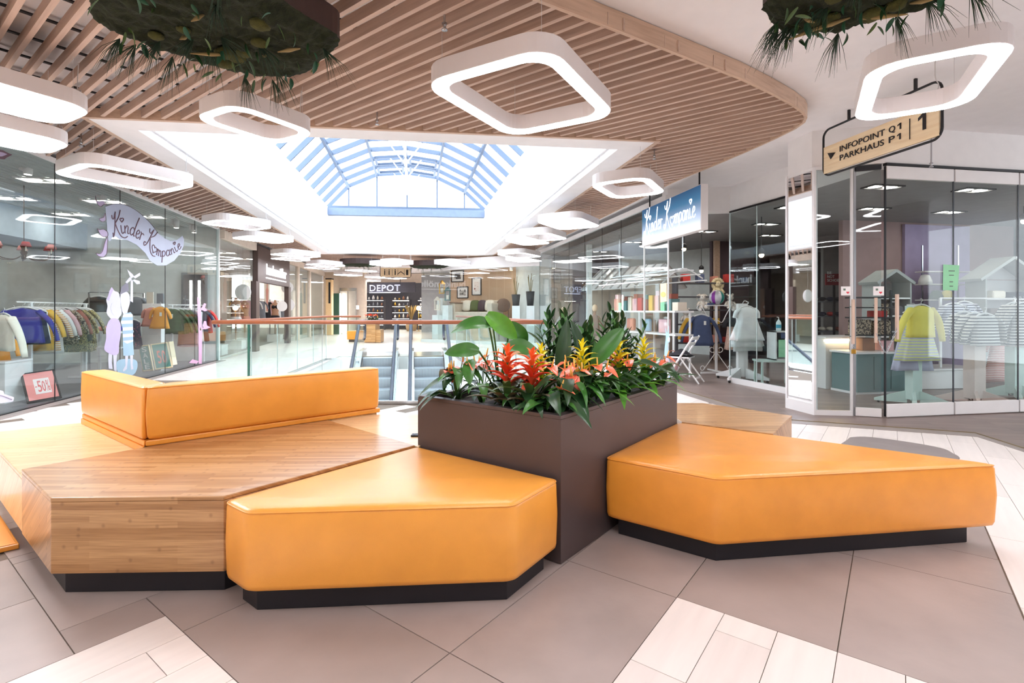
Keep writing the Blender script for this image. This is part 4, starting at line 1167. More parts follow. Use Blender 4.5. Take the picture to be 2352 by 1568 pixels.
# ------------------------------------------------------------------ escalators
mat('esc_step', (170, 176, 186), 0.45, 0.3, var=0.04); mat('esc_rubber', (60, 66, 84), 0.5)
mat('esc_dark', (128, 132, 140), 0.5, 0.3)
DN = -AX
def escalator(top, label):
    top = Vector((top[0], top[1], 0))
    def E(s, a, z): return top + DN * s + OX * a + Vector((0, 0, z))
    root = thing('escalator', label, 'escalator', top, 'escalators')
    rz = math.atan2(OX.y, OX.x)
    MB().bar(E(-1.6, 0, .004), E(.02, 0, .004), .84, .012).build('landing_plate', 'steel', root)
    MB().bar(E(-.02, 0, .012), E(.06, 0, .008), .8, .012).build('comb_plate', 'brass_trim', root)
    ns = 17
    for i in range(ns):
        s0 = .06 + i * .4
        z = 0 if i == 0 else -(i - .0) * .23
        c = E(s0 + .2, 0, z - .115)
        st = MB().box(c, (.78, .4, .23), rz)
        o = st.build('step', 'esc_step', root)
        g = MB()
        for k in range(26): g.bar(E(s0 + .402, -.375 + k * .03, z - .22), E(s0 + .402, -.375 + k * .03, z - .012), .011, .006, up=DN)
        g.build('tread_ribs', 'esc_dark', o)
    sl = .23 / .4
    def zl(s): return 0 if s < .3 else -(s - .3) * sl
    for sd in (-1, 1):
        path = [(-.95, 0), (.25, 0)] + [(k * .5 + .5, zl(k * .5 + .5)) for k in range(13)]
        sk = MB()
        for (s0, z0), (s1, z1) in zip(path[:-1], path[1:]):
            sk.bar(E(s0, sd * .47, z0 + .08), E(s1, sd * .47, z1 + .08), .13, .2)
        sk.build('skirt_deck', 'steel', root, bevel=.01)
        cl_ = MB(); up_ = [E(s, sd * .54, z + .0) for s, z in path]; dn_ = [E(s, sd * .54, z - .8) for s, z in path]; n_ = len(up_)
        cl_.slab(up_ + dn_[::-1], .02, OX * sd); cl_.build('side_cladding', 'white_gloss', root)
        gl = MB(); pts = [E(s, sd * .48, z + .95) for s, z in path]; low = [E(s, sd * .48, z + .17) for s, z in path]
        n = len(pts); dx = OX * .012
        gl.add(pts + low + [p + dx for p in pts] + [p + dx for p in low], [(i, i + 1, n + i + 1, n + i) for i in range(n - 1)] + [(2 * n + i, 3 * n + i, 3 * n + i + 1, 2 * n + i + 1) for i in range(n - 1)])
        gl.build('balustrade_glass', 'rail_glass', root)
        hp = [E(s, sd * .486, z + .98) for s, z in path[::-1]]
        hp += [E(-.95 - .27 * math.sin(a), sd * .486, .71 + .27 * math.cos(a)) for a in [PI * k / 8 for k in range(1, 8)]] + [E(-.85, sd * .486, .44)]
        MB().tube(smooth_path(hp, 2), .042, 8).build('handrail', 'esc_rubber', root, smooth=True)
        MB().tube([E(s, sd * .486, z + .92) for s, z in path], .018, 6).build('handrail_guide', 'steel', root, smooth=True)
    return root
escalator((-3.74, 14.25), 'left escalator with dark smooth steps, behind the glass railing')
escalator((-2.34, 14.25), 'right escalator with ribbed grey steps, next to the planter')
# ------------------------------------------------------------------ ceiling lamps
R30 = math.radians(-30)
mat('cable', (210, 206, 204), 0.5)
def lamp(x, y, w_, h_, panel, label, z=2.95, ztop=None, rot=R30):
    ztop = ztop or ZS
    base = Vector((x, y, z))
    root = thing('ceiling_lamp', label, 'lamp', base, 'suspended ceiling lamps')
    c, s = math.cos(rot), math.sin(rot)
    def tr(P): return [(x + a * c - b * s, y + a * s + b * c) for a, b in P]
    r = min(.22, w_ * .3)
    bw = .115 if min(w_, h_) > .75 else .09
    out = tr(rrect(w_, h_, r)); 
    if panel:
        MB().prism(out, z + .006, z + .13).build('housing', 'lamp_body', root, bevel=.004)
        MB().prism(tr(rrect(w_ - .02, h_ - .02, r - .01)), z, z + .005).build('diffuser', 'lamp_glow', root)
    else:
        inn_ = tr(rrect(w_ - 2 * bw, h_ - 2 * bw, max(.06, r - bw * .55)))
        MB().ring(out, inn_, z + .006, z + .14).build('housing', 'lamp_body', root, bevel=.004)
        MB().ring(tr(rrect(w_ - .014, h_ - .014, r - .007)), tr(rrect(w_ - 2 * bw + .014, h_ - 2 * bw + .014, max(.06, r - bw * .55 + .007))), z, z + .005).build('diffuser', 'lamp_glow', root)
    for a, b in ((1, 1), (-1, 1), (-1, -1), (1, -1)):
        p = tr([(a * (w_ / 2 - r * .55), b * (h_ / 2 - r * .55))])[0]
        MB().tube([(p[0], p[1], z + .13), (p[0], p[1], ztop + .002)], .0018, 5).build('wire', 'cable', root)
    p = tr([(w_ / 2 - r, h_ / 2 - .05)])[0]
    pts = [(p[0], p[1], z + .13), (p[0] + .02, p[1], z + .2), (p[0] - .01, p[1], (z + ztop) / 2), (p[0], p[1], ztop + .002)]
    MB().tube(smooth_path(pts, 4), .004, 5).build('cord', 'cable', root, smooth=True)
    return root
e1 = Vector((math.cos(R30), math.sin(R30), 0)); e2 = Vector((-e1.y, e1.x, 0))
def lamp_px(L4, panel, label, z=2.95, ztop=None):
    P = [G(u, v, z) for u, v in L4]
    a = [p.dot(e1) for p in P]; b = [p.dot(e2) for p in P]
    c = e1 * (min(a) + max(a)) / 2 + e2 * (min(b) + max(b)) / 2
    return lamp(c.x, c.y, max(a) - min(a) + .11, max(b) - min(b) + .11, panel, label, z, ztop)
lamp_px([(993, 200), (1195, 137), (1380, 245), (1200, 305)], False, 'largest ring lamp, hanging under the slats in front of the skylight')
lamp_px([(463, 275), (530, 250), (711, 306), (643, 325)], False, 'ring lamp in front of the skylight frame, below the left moss panel')
lamp_px([(142, 398), (200, 378), (428, 422), (365, 443)], False, 'ring lamp above the fish banner on the left shop glass')
lamp_px([(1371, 430), (1435, 415), (1511, 435), (1445, 452)], False, 'ring lamp next to the blue hanging sign')
lamp_px([(1998, 205), (2150, 132), (2292, 136), (2095, 259)], False, 'ring lamp on the white ceiling above the wooden direction sign', ztop=ZC)
o1 = e1 * -5.45 + e2 * 1.28; lamp(o1.x, o1.y, .74, 1.3, True, 'solid panel lamp cut by the left edge, the upper of two')
o1 = e1 * -6.66 + e2 * 1.56; lamp(o1.x, o1.y, .74, 1.3, True, 'solid panel lamp cut by the left edge, the lower of two')
def lp(u, v, w_, h_, panel, label, z=2.95, ztop=None):
    c = G(u, v, z); return lamp(c.x, c.y, w_, h_, panel, label, z, ztop)
lp(545, 518, .8, 1.1, False, 'ring lamp at the end of the left slat strip, left of the well')
lp(606, 551, .85, 1.2, True, 'solid lamp above the brown portal, under the left slats')
lp(680, 587, .9, 1.3, False, 'lamp at the far left corner of the skylight')
lp(668, 596, .8, 1.1, False, 'lamp right of the brown portal sign')
lp(1307, 515, .9, 1.2, True, 'solid panel lamp on the right slat strip')
lp(1247, 545, .8, 1.15, False, 'ring lamp on the right slat strip behind the solid panel')
lp(1212, 556, .8, 1.1, True, 'small solid lamp near the far right of the skylight')
lp(1193, 587, .95, 1.3, False, 'ring lamp at the far right corner of the skylight')
lp(1203, 598, .9, 1.2, True, 'solid lamp just behind the far right ring lamp')
lp(1040, 607, .9, 1.3, False, 'ring lamp under the far slats, right of the direction sign')
lp(886, 609, .8, 1.1, False, 'ring lamp left of the far direction sign')
lp(912, 605, .8, 1.1, True, 'solid lamp above the far direction sign')
lp(750, 609, .9, 1.3, False, 'ring lamp left of the far moss panel')
for u, v, lb in ((740, 616, 'far ring lamp behind the left skylight corner'), (830, 622, 'far ring lamp under the exit sign'), (800, 632, 'far ring lamp before the lift'), (868, 637, 'far ring lamp beside the exit sign'), (905, 639, 'far lamp below the far direction sign'), (775, 645, 'far lamp over the lit shop on the left'), (848, 645, 'far lamp just in front of the furniture shop'), (720, 648, 'farthest lamp beside the wooden column')):
    lp(u, v, .9, 1.2, u % 2 == 0 and v > 630, lb, 2.95, ZC)
# the same lamps go on behind the camera
for x, y in ((-2.6, -0.8), (0.2, 0.9), (2.4, -1.2), (-4.4, 1.2), (-0.6, -3.2), (4.2, 1.2), (4.6, -3.0), (-4.6, -3.2), (6.6, 2.0), (6.3, -1.0)):
    lamp(x, y, .95, 1.25, False, 'ring lamp over the walkway behind the viewpoint', 2.95, ZC)
lamp(4.45, 3.05, .8, 1.0, False, 'ring lamp cut by the right edge of the picture', 2.95, ZC)
# ------------------------------------------------------------------ signs
def on_plane(u, v, P, n):
    d = Vector(((u - CX) / F, 1, -(v - HOR) / F)); O = Vector((0, 0, H)); n = Vector(n)
    return O + d * (n.dot(Vector(P) - O) / n.dot(d))
UP = Vector((0, 0, 1))
def fit_text(name, body, p0, p1, height, n, m, parent, ext=0.004, off=0.003, spacing=1.0, bold=0.0):
    p0 = Vector(p0); p1 = Vector(p1); x = Vector((p1.x - p0.x, p1.y - p0.y, 0)); wid = x.length
    me = text_mesh(name, body, 1.0, m, 0.0, spacing=spacing, offset=bold)
    xs = [q.co.x for q in me.vertices]; ys = [q.co.y for q in me.vertices]
    sx = wid / max(1e-6, (max(xs) - min(xs))); capy = max(ys); lo_ = min(ys)
    sy = height / 0.69
    n_ = Vector(n).normalized(); x.normalize()
    bm = bmesh.new(); bm.from_mesh(me)
    r = bmesh.ops.extrude_face_region(bm, geom=bm.faces[:])
    bmesh.ops.translate(bm, vec=(0, 0, 1), verts=[g for g in r['geom'] if isinstance(g, bmesh.types.BMVert)])
    for q in bm.verts:
        c = q.co.copy()
        q.co = p0 + x * ((c.x - min(xs)) * sx) + UP * (c.y * sy) + n_ * (off + c.z * ext)
    bmesh.ops.recalc_face_normals(bm, faces=bm.faces)
    bm.to_mesh(me); bm.free()
    return link(name, me, parent)
wood('sign_wood', (248, 226, 188), (236, 206, 160), (0.18, -0.98), 0.8, 0.45, knots=True)
mat('letter_black', (34, 28, 28), 0.5)
mat('letter_white', (250, 250, 252), 0.4)
SL, SR = Vector((3.67, 5.98, 0)), Vector((3.915, 4.63, 0))
sx_ = (SR - SL).normalized(); sn = Vector((sx_.y, -sx_.x, 0))
t = thing('direction_sign', 'hanging wooden direction sign reading INFOPOINT Q1 PARKHAUS P1 in black frame', 'sign', (SL.x, SL.y, 2.88))
z0, z1, zf = 2.895, 3.205, 3.40
MB().bar(SL + sx_ * .012 + UP * ((z0 + z1) / 2), SR - sx_ * .012 + UP * ((z0 + z1) / 2), .03, z1 - z0).build('board', 'sign_wood', t, bevel=.004)
LN = (SR - SL).length
loop = [SL + sx_ * (LN / 2 + a) + UP * (b + (z0 + zf) / 2 - .01) for a, b in rrect(LN + .01, zf - z0 + .03, .09, 5)]
MB().tube(loop, .012, 6, closed=True).build('frame', 'black_metal', t, smooth=True)
for s in (.26, .82):
    p = SL + sx_ * LN * s
    MB().bar(p + UP * zf, p + UP * (ZC - .002), .025, .02, up=sx_).build('hanger', 'black_metal', t)
def sp_(u, v): return on_plane(u, v, SL, sn)
a, b = sp_(1932, 345), sp_(2036, 305); zt = (a.z + b.z) / 2
def txt(body, u0, u1, zbase, h, nme='lettering', bold=.01):
    a = sp_(u0, 340); b = sp_(u1, 300)
    fit_text(nme, body, (a.x, a.y, zbase), (b.x, b.y, zbase), h, sn, 'letter_black', t, .004, .017, bold=bold)
txt('INFOPOINT', 1932, 2036, 3.085, .06); txt('Q', 2045, 2060, 3.085, .06)
txt('PARKHAUS', 1932, 2034, 2.985, .06); txt('P', 2045, 2059, 2.985, .06)
def one(u0, u1, zb_, h_):
    a = sp_(u0, 330); b = sp_(u1, 330); a.z = b.z = 0
    MB().slab([a.lerp(b, x) + UP * (zb_ + y * h_) + sn * .0165 for x, y in ((.5, 0), (.8, 0), (.8, 1), (.52, 1), (.1, .8), (.1, .62), (.5, .78))], .004, sn).build('lettering', 'letter_black', t)
one(2064, 2076, 3.085, .06); one(2063, 2075, 2.985, .06); one(2110, 2136, 2.995, .16)
p = sp_(2093, 300); MB().bar((p.x + sn.x * .018, p.y + sn.y * .018, 2.95), (p.x + sn.x * .018, p.y + sn.y * .018, 3.15), .008, .004, up=sn).build('divider', 'letter_black', t)
ar = [sp_(1904, 352), sp_(1922, 350), sp_(1911, 366)]
MB().slab([q + sn * .0165 for q in ar], .004, sn).build('arrow', 'letter_black', t)
# blue hanging light box
def gradient_mat(name, stops, z0, z1, emis):
    m, N, L, b = nm(name)
    tc = N.new('ShaderNodeTexCoord'); s = N.new('ShaderNodeSeparateXYZ'); L.new(tc.outputs['Object'], s.inputs[0])
    mr = N.new('ShaderNodeMapRange'); mr.inputs['From Min'].default_value = z0; mr.inputs['From Max'].default_value = z1
    L.new(s.outputs['Z'], mr.inputs['Value'])
    c = ramp(N, L, mr.outputs['Result'], stops)
    L.new(c, b.inputs['Base Color']); L.new(c, b.inputs['Emission Color']); b.inputs['Emission Strength'].default_value = emis
    b.inputs['Roughness'].default_value = 0.3
gradient_mat('sign_blue', [(0.0, lin((214, 220, 240))), (0.35, lin((176, 200, 232))), (0.7, lin((66, 132, 178))), (1.0, lin((30, 92, 142)))], 2.55, 3.27, 0.12)
emit('letter_glow', (255, 255, 255), 0.5)
BLp, BRp = Vector((2.56, 10.0, 0)), Vector((2.94, 7.9, 0))
bx_ = (BRp - BLp).normalized(); bn = Vector((bx_.y, -bx_.x, 0))
t = thing('shop_sign', 'blue hanging light box sign with white script lettering, beside a ring lamp', 'sign', (BRp.x, BRp.y, 2.55))
zb0, zb1 = 2.555, 3.265
MB().bar(BLp - bn * .06 + UP * ((zb0 + zb1) / 2), BRp - bn * .06 + UP * ((zb0 + zb1) / 2), .12, zb1 - zb0).build('box', 'lamp_body', t, bevel=.004)
MB().bar(BLp + bn * .002 + bx_ * .012 + UP * ((zb0 + zb1) / 2), BRp + bn * .002 - bx_ * .012 + UP * ((zb0 + zb1) / 2), .004, zb1 - zb0 - .024).build('face', 'sign_blue', t)
for s in (.1, .93):
    p_ = lerp(BLp, BRp, s) - bn * .06
    MB().bar(p_ + UP * zb1, p_ + UP * (ZC - .002), .02, .02, up=bx_).build('hanger', 'dark_steel', t)
st, wid = script_strokes('Kinder Kompanie')
em = 1.84 / wid
for s in st:
    pts = [BLp + bx_ * (.15 + x * em) + bn * .007 + UP * (2.78 + y * em * 1.3) for x, y in s]
    MB().tube(smooth_path(pts, 3), .0085, 5, flat=1).build('lettering', 'letter_glow', t, smooth=True)
# ------------------------------------------------------------------ window decals on the left shop glass
mat('decal_white', (204, 202, 214), 0.6, var=0.02); mat('decal_lavender', (188, 172, 204), 0.6, var=0.03); mat('decal_blue', (156, 184, 202), 0.6, var=0.03)
mat('decal_grey', (120, 116, 130), 0.6); mat('decal_banner', (182, 190, 212), 0.55, var=0.05, scale=2); mat('decal_mauve', (112, 86, 98), 0.6); mat('decal_pink', (204, 158, 188), 0.6)
stripes('decal_stripe', (206, 208, 216), (150, 176, 198), 8.5, 0.5, 'Z', 0.6)
mat('decal_line', (96, 84, 92), 0.6)
def decal_pts(P, ox, oy, k, lift): return [LWP(ox + x / k, oy + y / k) + OX * lift for x, y in P]
def decal(P, ox, oy, k, name, m, parent, lift=.012, sm=0):
    Q = decal_pts(P, ox, oy, k, lift)
    if sm: Q = smooth_path(Q, sm, True)
    return MB().slab(Q, .0015, OX).build(name, m, parent)
def line_decal(P, ox, oy, k, name, m, parent, r=.006, lift=.016, closed=False):
    return MB().tube(smooth_path(decal_pts(P, ox, oy, k, lift), 3, closed), r, 5, closed=closed).build(name, m, parent, smooth=True)
bp_ = LWP(300, 540)
t = thing('window_decal', 'pale fish-shaped banner decal with mauve script on the left shop glass', 'decal', (bp_.x, bp_.y, 1.9))
body = [(430, 380), (560, 345), (700, 345), (830, 390), (940, 455), (1040, 535), (1160, 650), (1290, 820), (1400, 905), (1500, 950), (1600, 935), (1660, 890), (1695, 862), (1722, 930), (1712, 1030), (1660, 1150), (1560, 1270), (1420, 1350), (1280, 1350), (1160, 1270), (1090, 1150), (1040, 1100), (940, 1010), (800, 940), (660, 915), (620, 880), (570, 870), (535, 900), (520, 940), (485, 955), (465, 900), (458, 700), (440, 500)]
decal(body, 180, 420, 7.127, 'banner', 'decal_banner', t, .010)
line_decal(body[:8], 180, 420, 7.127, 'outline', 'decal_line', t, .005)
for fin in ([(262, 212), (278, 285), (330, 300), (400, 300), (440, 350), (400, 352), (350, 390), (300, 350), (268, 285)], [(422, 490), (398, 560), (322, 590), (380, 635), (432, 610)], [(292, 742), (322, 768), (400, 760), (460, 800), (465, 870), (400, 880), (340, 840)], [(460, 880), (420, 960), (385, 1100), (340, 1160), (270, 1150), (320, 1200), (400, 1210), (450, 1150), (462, 950)]):
    f_ = decal(fin, 180, 420, 7.127, 'fin', 'decal_lavender', t, .010)
    line_decal(fin, 180, 420, 7.127, 'fin_outline', 'decal_mauve', f_, .0035, closed=True)
base_px = [Vector(p) for p in [(258, 540, 0), (286, 536, 0), (306, 543, 0), (326, 556, 0), (346, 574, 0), (362, 588, 0), (382, 588, 0), (402, 579, 0), (418, 566, 0)]]
bl = smooth_path(base_px, 8)
cum = [0]
for i in range(1, len(bl)): cum.append(cum[-1] + (bl[i] - bl[i - 1]).length)
def along(s):
    s = max(0, min(s, cum[-1] - 1e-4))
    for i in range(1, len(cum)):
        if cum[i] >= s:
            f = (s - cum[i - 1]) / max(1e-6, cum[i] - cum[i - 1]); d = (bl[i] - bl[i - 1]).normalized()
            return bl[i - 1].lerp(bl[i], f), d
st, wid = script_strokes('Kinder Kompanie')
for s in st:
    pts = []
    for x, y in s:
        sx2 = (x / wid) ** 1.0 * cum[-1] * 0.985
        em_ = 54 * (1 - .45 * x / wid)
        b_, d = along(sx2)
        nrm2 = Vector((d.y * .5, -1, 0)).normalized()
        q = b_ + nrm2 * (y * em_)
        pts.append(LWP(q.x, q.y) + OX * .014)
    MB().tube(smooth_path(pts, 3), .010, 5).build('lettering', 'decal_mauve', t, smooth=True)
kx = (200, 580, 4.9)
p_ = LWP(258, 800)
t = thing('window_decal', 'pale decal of a curly-haired girl in a lavender dress on the shop glass', 'decal', (p_.x, p_.y, .45))
decal([(265, 390), (300, 430), (345, 450), (365, 520), (370, 600), (382, 680), (350, 735), (320, 760), (290, 765), (250, 735), (212, 680), (222, 600), (208, 530), (235, 470)], *kx, 'hair', 'decal_white', t, .010, 3)
decal([(300, 560), (335, 570), (345, 640), (320, 700), (285, 700), (258, 640), (265, 575)], *kx, 'face', 'decal_white', t, .013, 3)
decal([(250, 750), (330, 745), (365, 800), (370, 900), (350, 1050), (345, 1130), (300, 1155), (230, 1130), (190, 1100), (185, 1060), (205, 960), (205, 850)], *kx, 'dress', 'decal_lavender', t, .012, 3)
decal([(235, 1130), (275, 1140), (270, 1230), (280, 1310), (235, 1305), (230, 1200)], *kx, 'leg', 'decal_white', t, .010)
decal([(285, 1145), (330, 1150), (320, 1250), (325, 1330), (295, 1325), (290, 1230)], *kx, 'leg', 'decal_white', t, .010)
decal([(215, 530), (240, 430), (268, 388), (285, 420), (260, 470), (235, 540)], *kx, 'ribbon', 'decal_lavender', t, .014)
p_ = LWP(292, 800)
t = thing('window_decal', 'pale decal of a boy in striped shirt holding a windmill on the shop glass', 'decal', (p_.x, p_.y, .45))
decal([(330, 1225), (430, 1195), (545, 1210), (560, 1290), (520, 1370), (430, 1385), (340, 1350)], *kx, 'puddle', 'decal_blue', t, .008, 3)
decal([(370, 470), (430, 440), (465, 470), (475, 560), (450, 650), (440, 700), (400, 690), (375, 600)], *kx, 'head', 'decal_white', t, .010, 3)
decal([(358, 475), (378, 385), (428, 342), (455, 350), (462, 430), (430, 440), (395, 455)], *kx, 'hair', 'decal_grey', t, .012)
decal([(400, 690), (480, 670), (505, 700), (510, 1000), (440, 1025), (395, 1000), (390, 850), (370, 780)], *kx, 'shirt', 'decal_stripe', t, .012)
decal([(395, 1003), (510, 1003), (520, 1150), (460, 1160), (400, 1160)], *kx, 'shorts', 'decal_blue', t, .010)
decal([(420, 1160), (455, 1160), (445, 1260), (440, 1310), (400, 1340), (395, 1320), (425, 1270)], *kx, 'leg', 'decal_white', t, .010)
decal([(475, 1155), (510, 1155), (505, 1260), (515, 1310), (485, 1320), (480, 1250)], *kx, 'leg', 'decal_white', t, .010)
decal([(482, 310), (506, 310), (506, 560), (476, 545)], *kx, 'windmill_stick', 'decal_white', t, .014)
for sail in ([(440, 188), (500, 240), (522, 270), (482, 292)], [(585, 225), (588, 256), (530, 292), (510, 270)], [(420, 332), (470, 275), (495, 300), (440, 346)], [(520, 300), (582, 320), (586, 350), (550, 356), (505, 312)]):
    decal(sail, *kx, 'windmill_sail', 'decal_white', t, .014)
p_ = LWP(455, 760)
t = thing('window_decal', 'pink sprig decal at the end of the left shop glass', 'decal', (p_.x, p_.y, .5))
decal([(1235, 500), (1262, 510), (1280, 700), (1290, 900), (1285, 1250), (1250, 1250), (1250, 900), (1240, 700)], *kx, 'stalk', 'decal_pink', t, .010)
for lf in ([(1275, 640), (1310, 570), (1335, 575), (1320, 620), (1350, 650), (1320, 660)], [(1285, 860), (1310, 770), (1335, 770), (1345, 820), (1385, 840), (1330, 862)], [(1250, 1220), (1180, 1200), (1140, 1240), (1230, 1250)]):
    decal(lf, *kx, 'sprig_leaf', 'decal_pink', t, .010)
p_ = LWP(12, 915)
t = thing('window_decal', 'white feathery decal at the bottom left of the shop glass', 'decal', (p_.x, p_.y, .1))
decal([(-20, 890), (5, 898), (8, 905), (30, 912), (28, 922), (0, 926), (-25, 920)], 0, 0, 1, 'feather', 'decal_white', t, .010)
line_decal([(-18, 905), (0, 908), (24, 917)], 0, 0, 1, 'feather_vein', 'decal_lavender', t, .004)
p_ = LWP(10, 352)
t = thing('window_decal', 'mauve leaf decal at the upper left of the shop glass', 'decal', (p_.x, p_.y, 3.1))
decal([(-14, 342), (5, 345), (16, 351), (26, 355), (12, 362), (8, 366), (-14, 364)], 0, 0, 1, 'leaf', 'decal_mauve', t, .010)
decal([(-10, 347), (4, 350), (14, 354), (2, 359), (-10, 359)], 0, 0, 1, 'leaf_centre', 'decal_lavender', t, .0125)
# ------------------------------------------------------------------ clothes
GM = {}
def garment_mesh(w_, L_, flare, dep, m, seed, waist=0.94):
    key = (round(w_, 3), round(L_, 3), flare, dep, m, seed)
    if key in GM: return GM[key]
    rnd = random.Random(seed); n = 24; ph = rnd.uniform(0, 6); k1 = rnd.choice((5, 6, 7)); b = MB(); vs = []
    ts = [0, .04, .09, .18, .32, .5, .7, .88, 1.0]
    for t in ts:
        if t <= .09: hw = w_ * (.16 + (.5 - .16) * (t / .09) ** .7)
        elif t < .35: hw = w_ * .5 * (1 - (1 - waist) * (t - .09) / .26)
        else: hw = w_ * .5 * (waist + (flare - waist) * ((t - .35) / .65) ** .9)
        dp = dep * (.3 + .7 * min(1, t / .15)) * (1 + .5 * (flare - 1) * t)
        for k in range(n):
            a = 2 * PI * k / n
            f = 1 + (.10 * t * (.5 + flare * .5)) * math.sin(k1 * a + ph) + .04 * t * math.sin(11 * a + ph * 2)
            ca, sa = math.cos(a), math.sin(a)
            vs.append((hw * f * math.copysign(abs(ca) ** .75, ca), dp * f * math.copysign(abs(sa) ** .75, sa), -L_ * t - (abs(ca) * .03 * w_ if t < .1 else 0) + .012 * L_ * t * math.sin(3 * a + ph)))
    fs = [(i * n + k, i * n + (k + 1) % n, (i + 1) * n + (k + 1) % n, (i + 1) * n + k) for i in range(len(ts) - 1) for k in range(n)]
    fs += [tuple(range(n)), tuple(range((len(ts) - 1) * n, len(ts) * n))]
    b.add(vs, fs)
    GM[key] = b.mesh('garment_body', m, True)
    return GM[key]
SLV = {}
def sleeve_mesh(sl, side, m, w_):
    key = (round(sl, 2), side, m, round(w_, 2))
    if key not in SLV:
        p = [(side * w_ * .40, 0, -.045), (side * (w_ * .5 + sl * .18), 0, -.05 - sl * .30), (side * (w_ * .5 + sl * .34), .01, -.06 - sl * .65), (side * (w_ * .5 + sl * .42), .015, -.06 - sl)]
        SLV[key] = MB().tube(smooth_path(p, 3), [.062 - .022 * i / 9 for i in range(10)], 10, flat=.6).mesh('sleeve', m, True)
    return SLV[key]
HM = None
def hanger_mesh():
    global HM
    if HM is None:
        b = MB()
        b.tube(smooth_path([(-.15, 0, -.05), (-.08, 0, -.012), (0, 0, .006), (.08, 0, -.012), (.15, 0, -.05)], 3), .011, 6)
        b.tube([(0, 0, 0), (0, 0, .04)] + [(.022 * math.sin(a), 0, .062 - .022 * math.cos(a)) for a in (0.6, 1.4, 2.2, 3.0, 3.8)], .0035, 5)
        HM = b.mesh('hanger', 'white_gloss', True)
    return HM
mat('tag_card', (245, 245, 240), 0.6)
def garment(name, label, cat, loc, az, w_, L_, m, flare=1.1, sleeve=0.0, seed=1, dep=.05, group=None, hanger=True, price=False, slm=None, waist=.94):
    loc = Vector(loc)
    root = thing(name, label, cat, loc, group)
    R = Matrix.Rotation(az, 3, 'Z')
    link('body', garment_mesh(w_, L_, flare, dep, m, seed, waist), root, loc=loc, rot=R)
    if sleeve:
        for s in (-1, 1): link('sleeve', sleeve_mesh(sleeve, s, slm or m, w_), root, loc=loc, rot=R)
    if hanger: link('hanger', hanger_mesh(), root, loc=loc + Vector((0, 0, .012)), rot=R, scale=(w_ / .34, 1, 1))
    if price: link('price_tag', MB().box((.05, -.075, -.16), (.045, .003, .08)).mesh('price_tag', 'tag_card'), root, loc=loc, rot=R)
    return root
mat('cl_cream', (236, 228, 214), 0.9); mat('cl_white', (240, 240, 240), 0.9, bump=.1); mat('cl_blue', (58, 58, 150), 0.9); mat('cl_navy', (40, 42, 66), 0.9); mat('cl_mustard', (222, 174, 66), 0.9)
mat('cl_orange', (236, 160, 60), 0.9); mat('cl_taupe', (120, 108, 104), 0.9); mat('cl_pink', (226, 180, 184), 0.9); mat('cl_rust', (150, 84, 72), 0.9); mat('cl_coral', (206, 138, 122), 0.9)
mat('cl_green', (66, 82, 50), 0.85, var=.25, scale=12); mat('cl_moss', (86, 110, 60), 0.85); mat('cl_denim', (76, 88, 122), 0.9, var=.1); mat('cl_yellow', (246, 232, 110), 0.85); mat('cl_black', (36, 34, 40), 0.85); mat('cl_brown', (150, 110, 88), 0.85); mat('cl_grey', (128, 130, 138), 0.9); mat('cl_red', (196, 60, 56), 0.85)
speckle('cl_leopard', (64, 54, 48), (176, 160, 138), 38, .5); speckle('cl_sequin', (58, 50, 34), (196, 176, 110), 90, .52, .4); speckle('cl_dots', (232, 200, 184), (140, 90, 84), 60, .66); speckle('cl_flower', (40, 42, 66), (214, 110, 130), 26, .64)
stripes('cl_stripe_bw', (240, 238, 234), (38, 40, 52), 24, .5); stripes('cl_stripe_navy', (226, 226, 236), (52, 54, 84), 24, .5); stripes('cl_stripe_red', (240, 224, 218), (190, 110, 106), 36, .5); stripes('cl_stripe_tan', (240, 236, 226), (206, 140, 70), 30, .5); stripes('cl_stripe_lav', (216, 216, 232), (176, 178, 206), 60, .5); stripes('cl_stripe_lime', (228, 232, 150), (190, 192, 214), 26, .45)
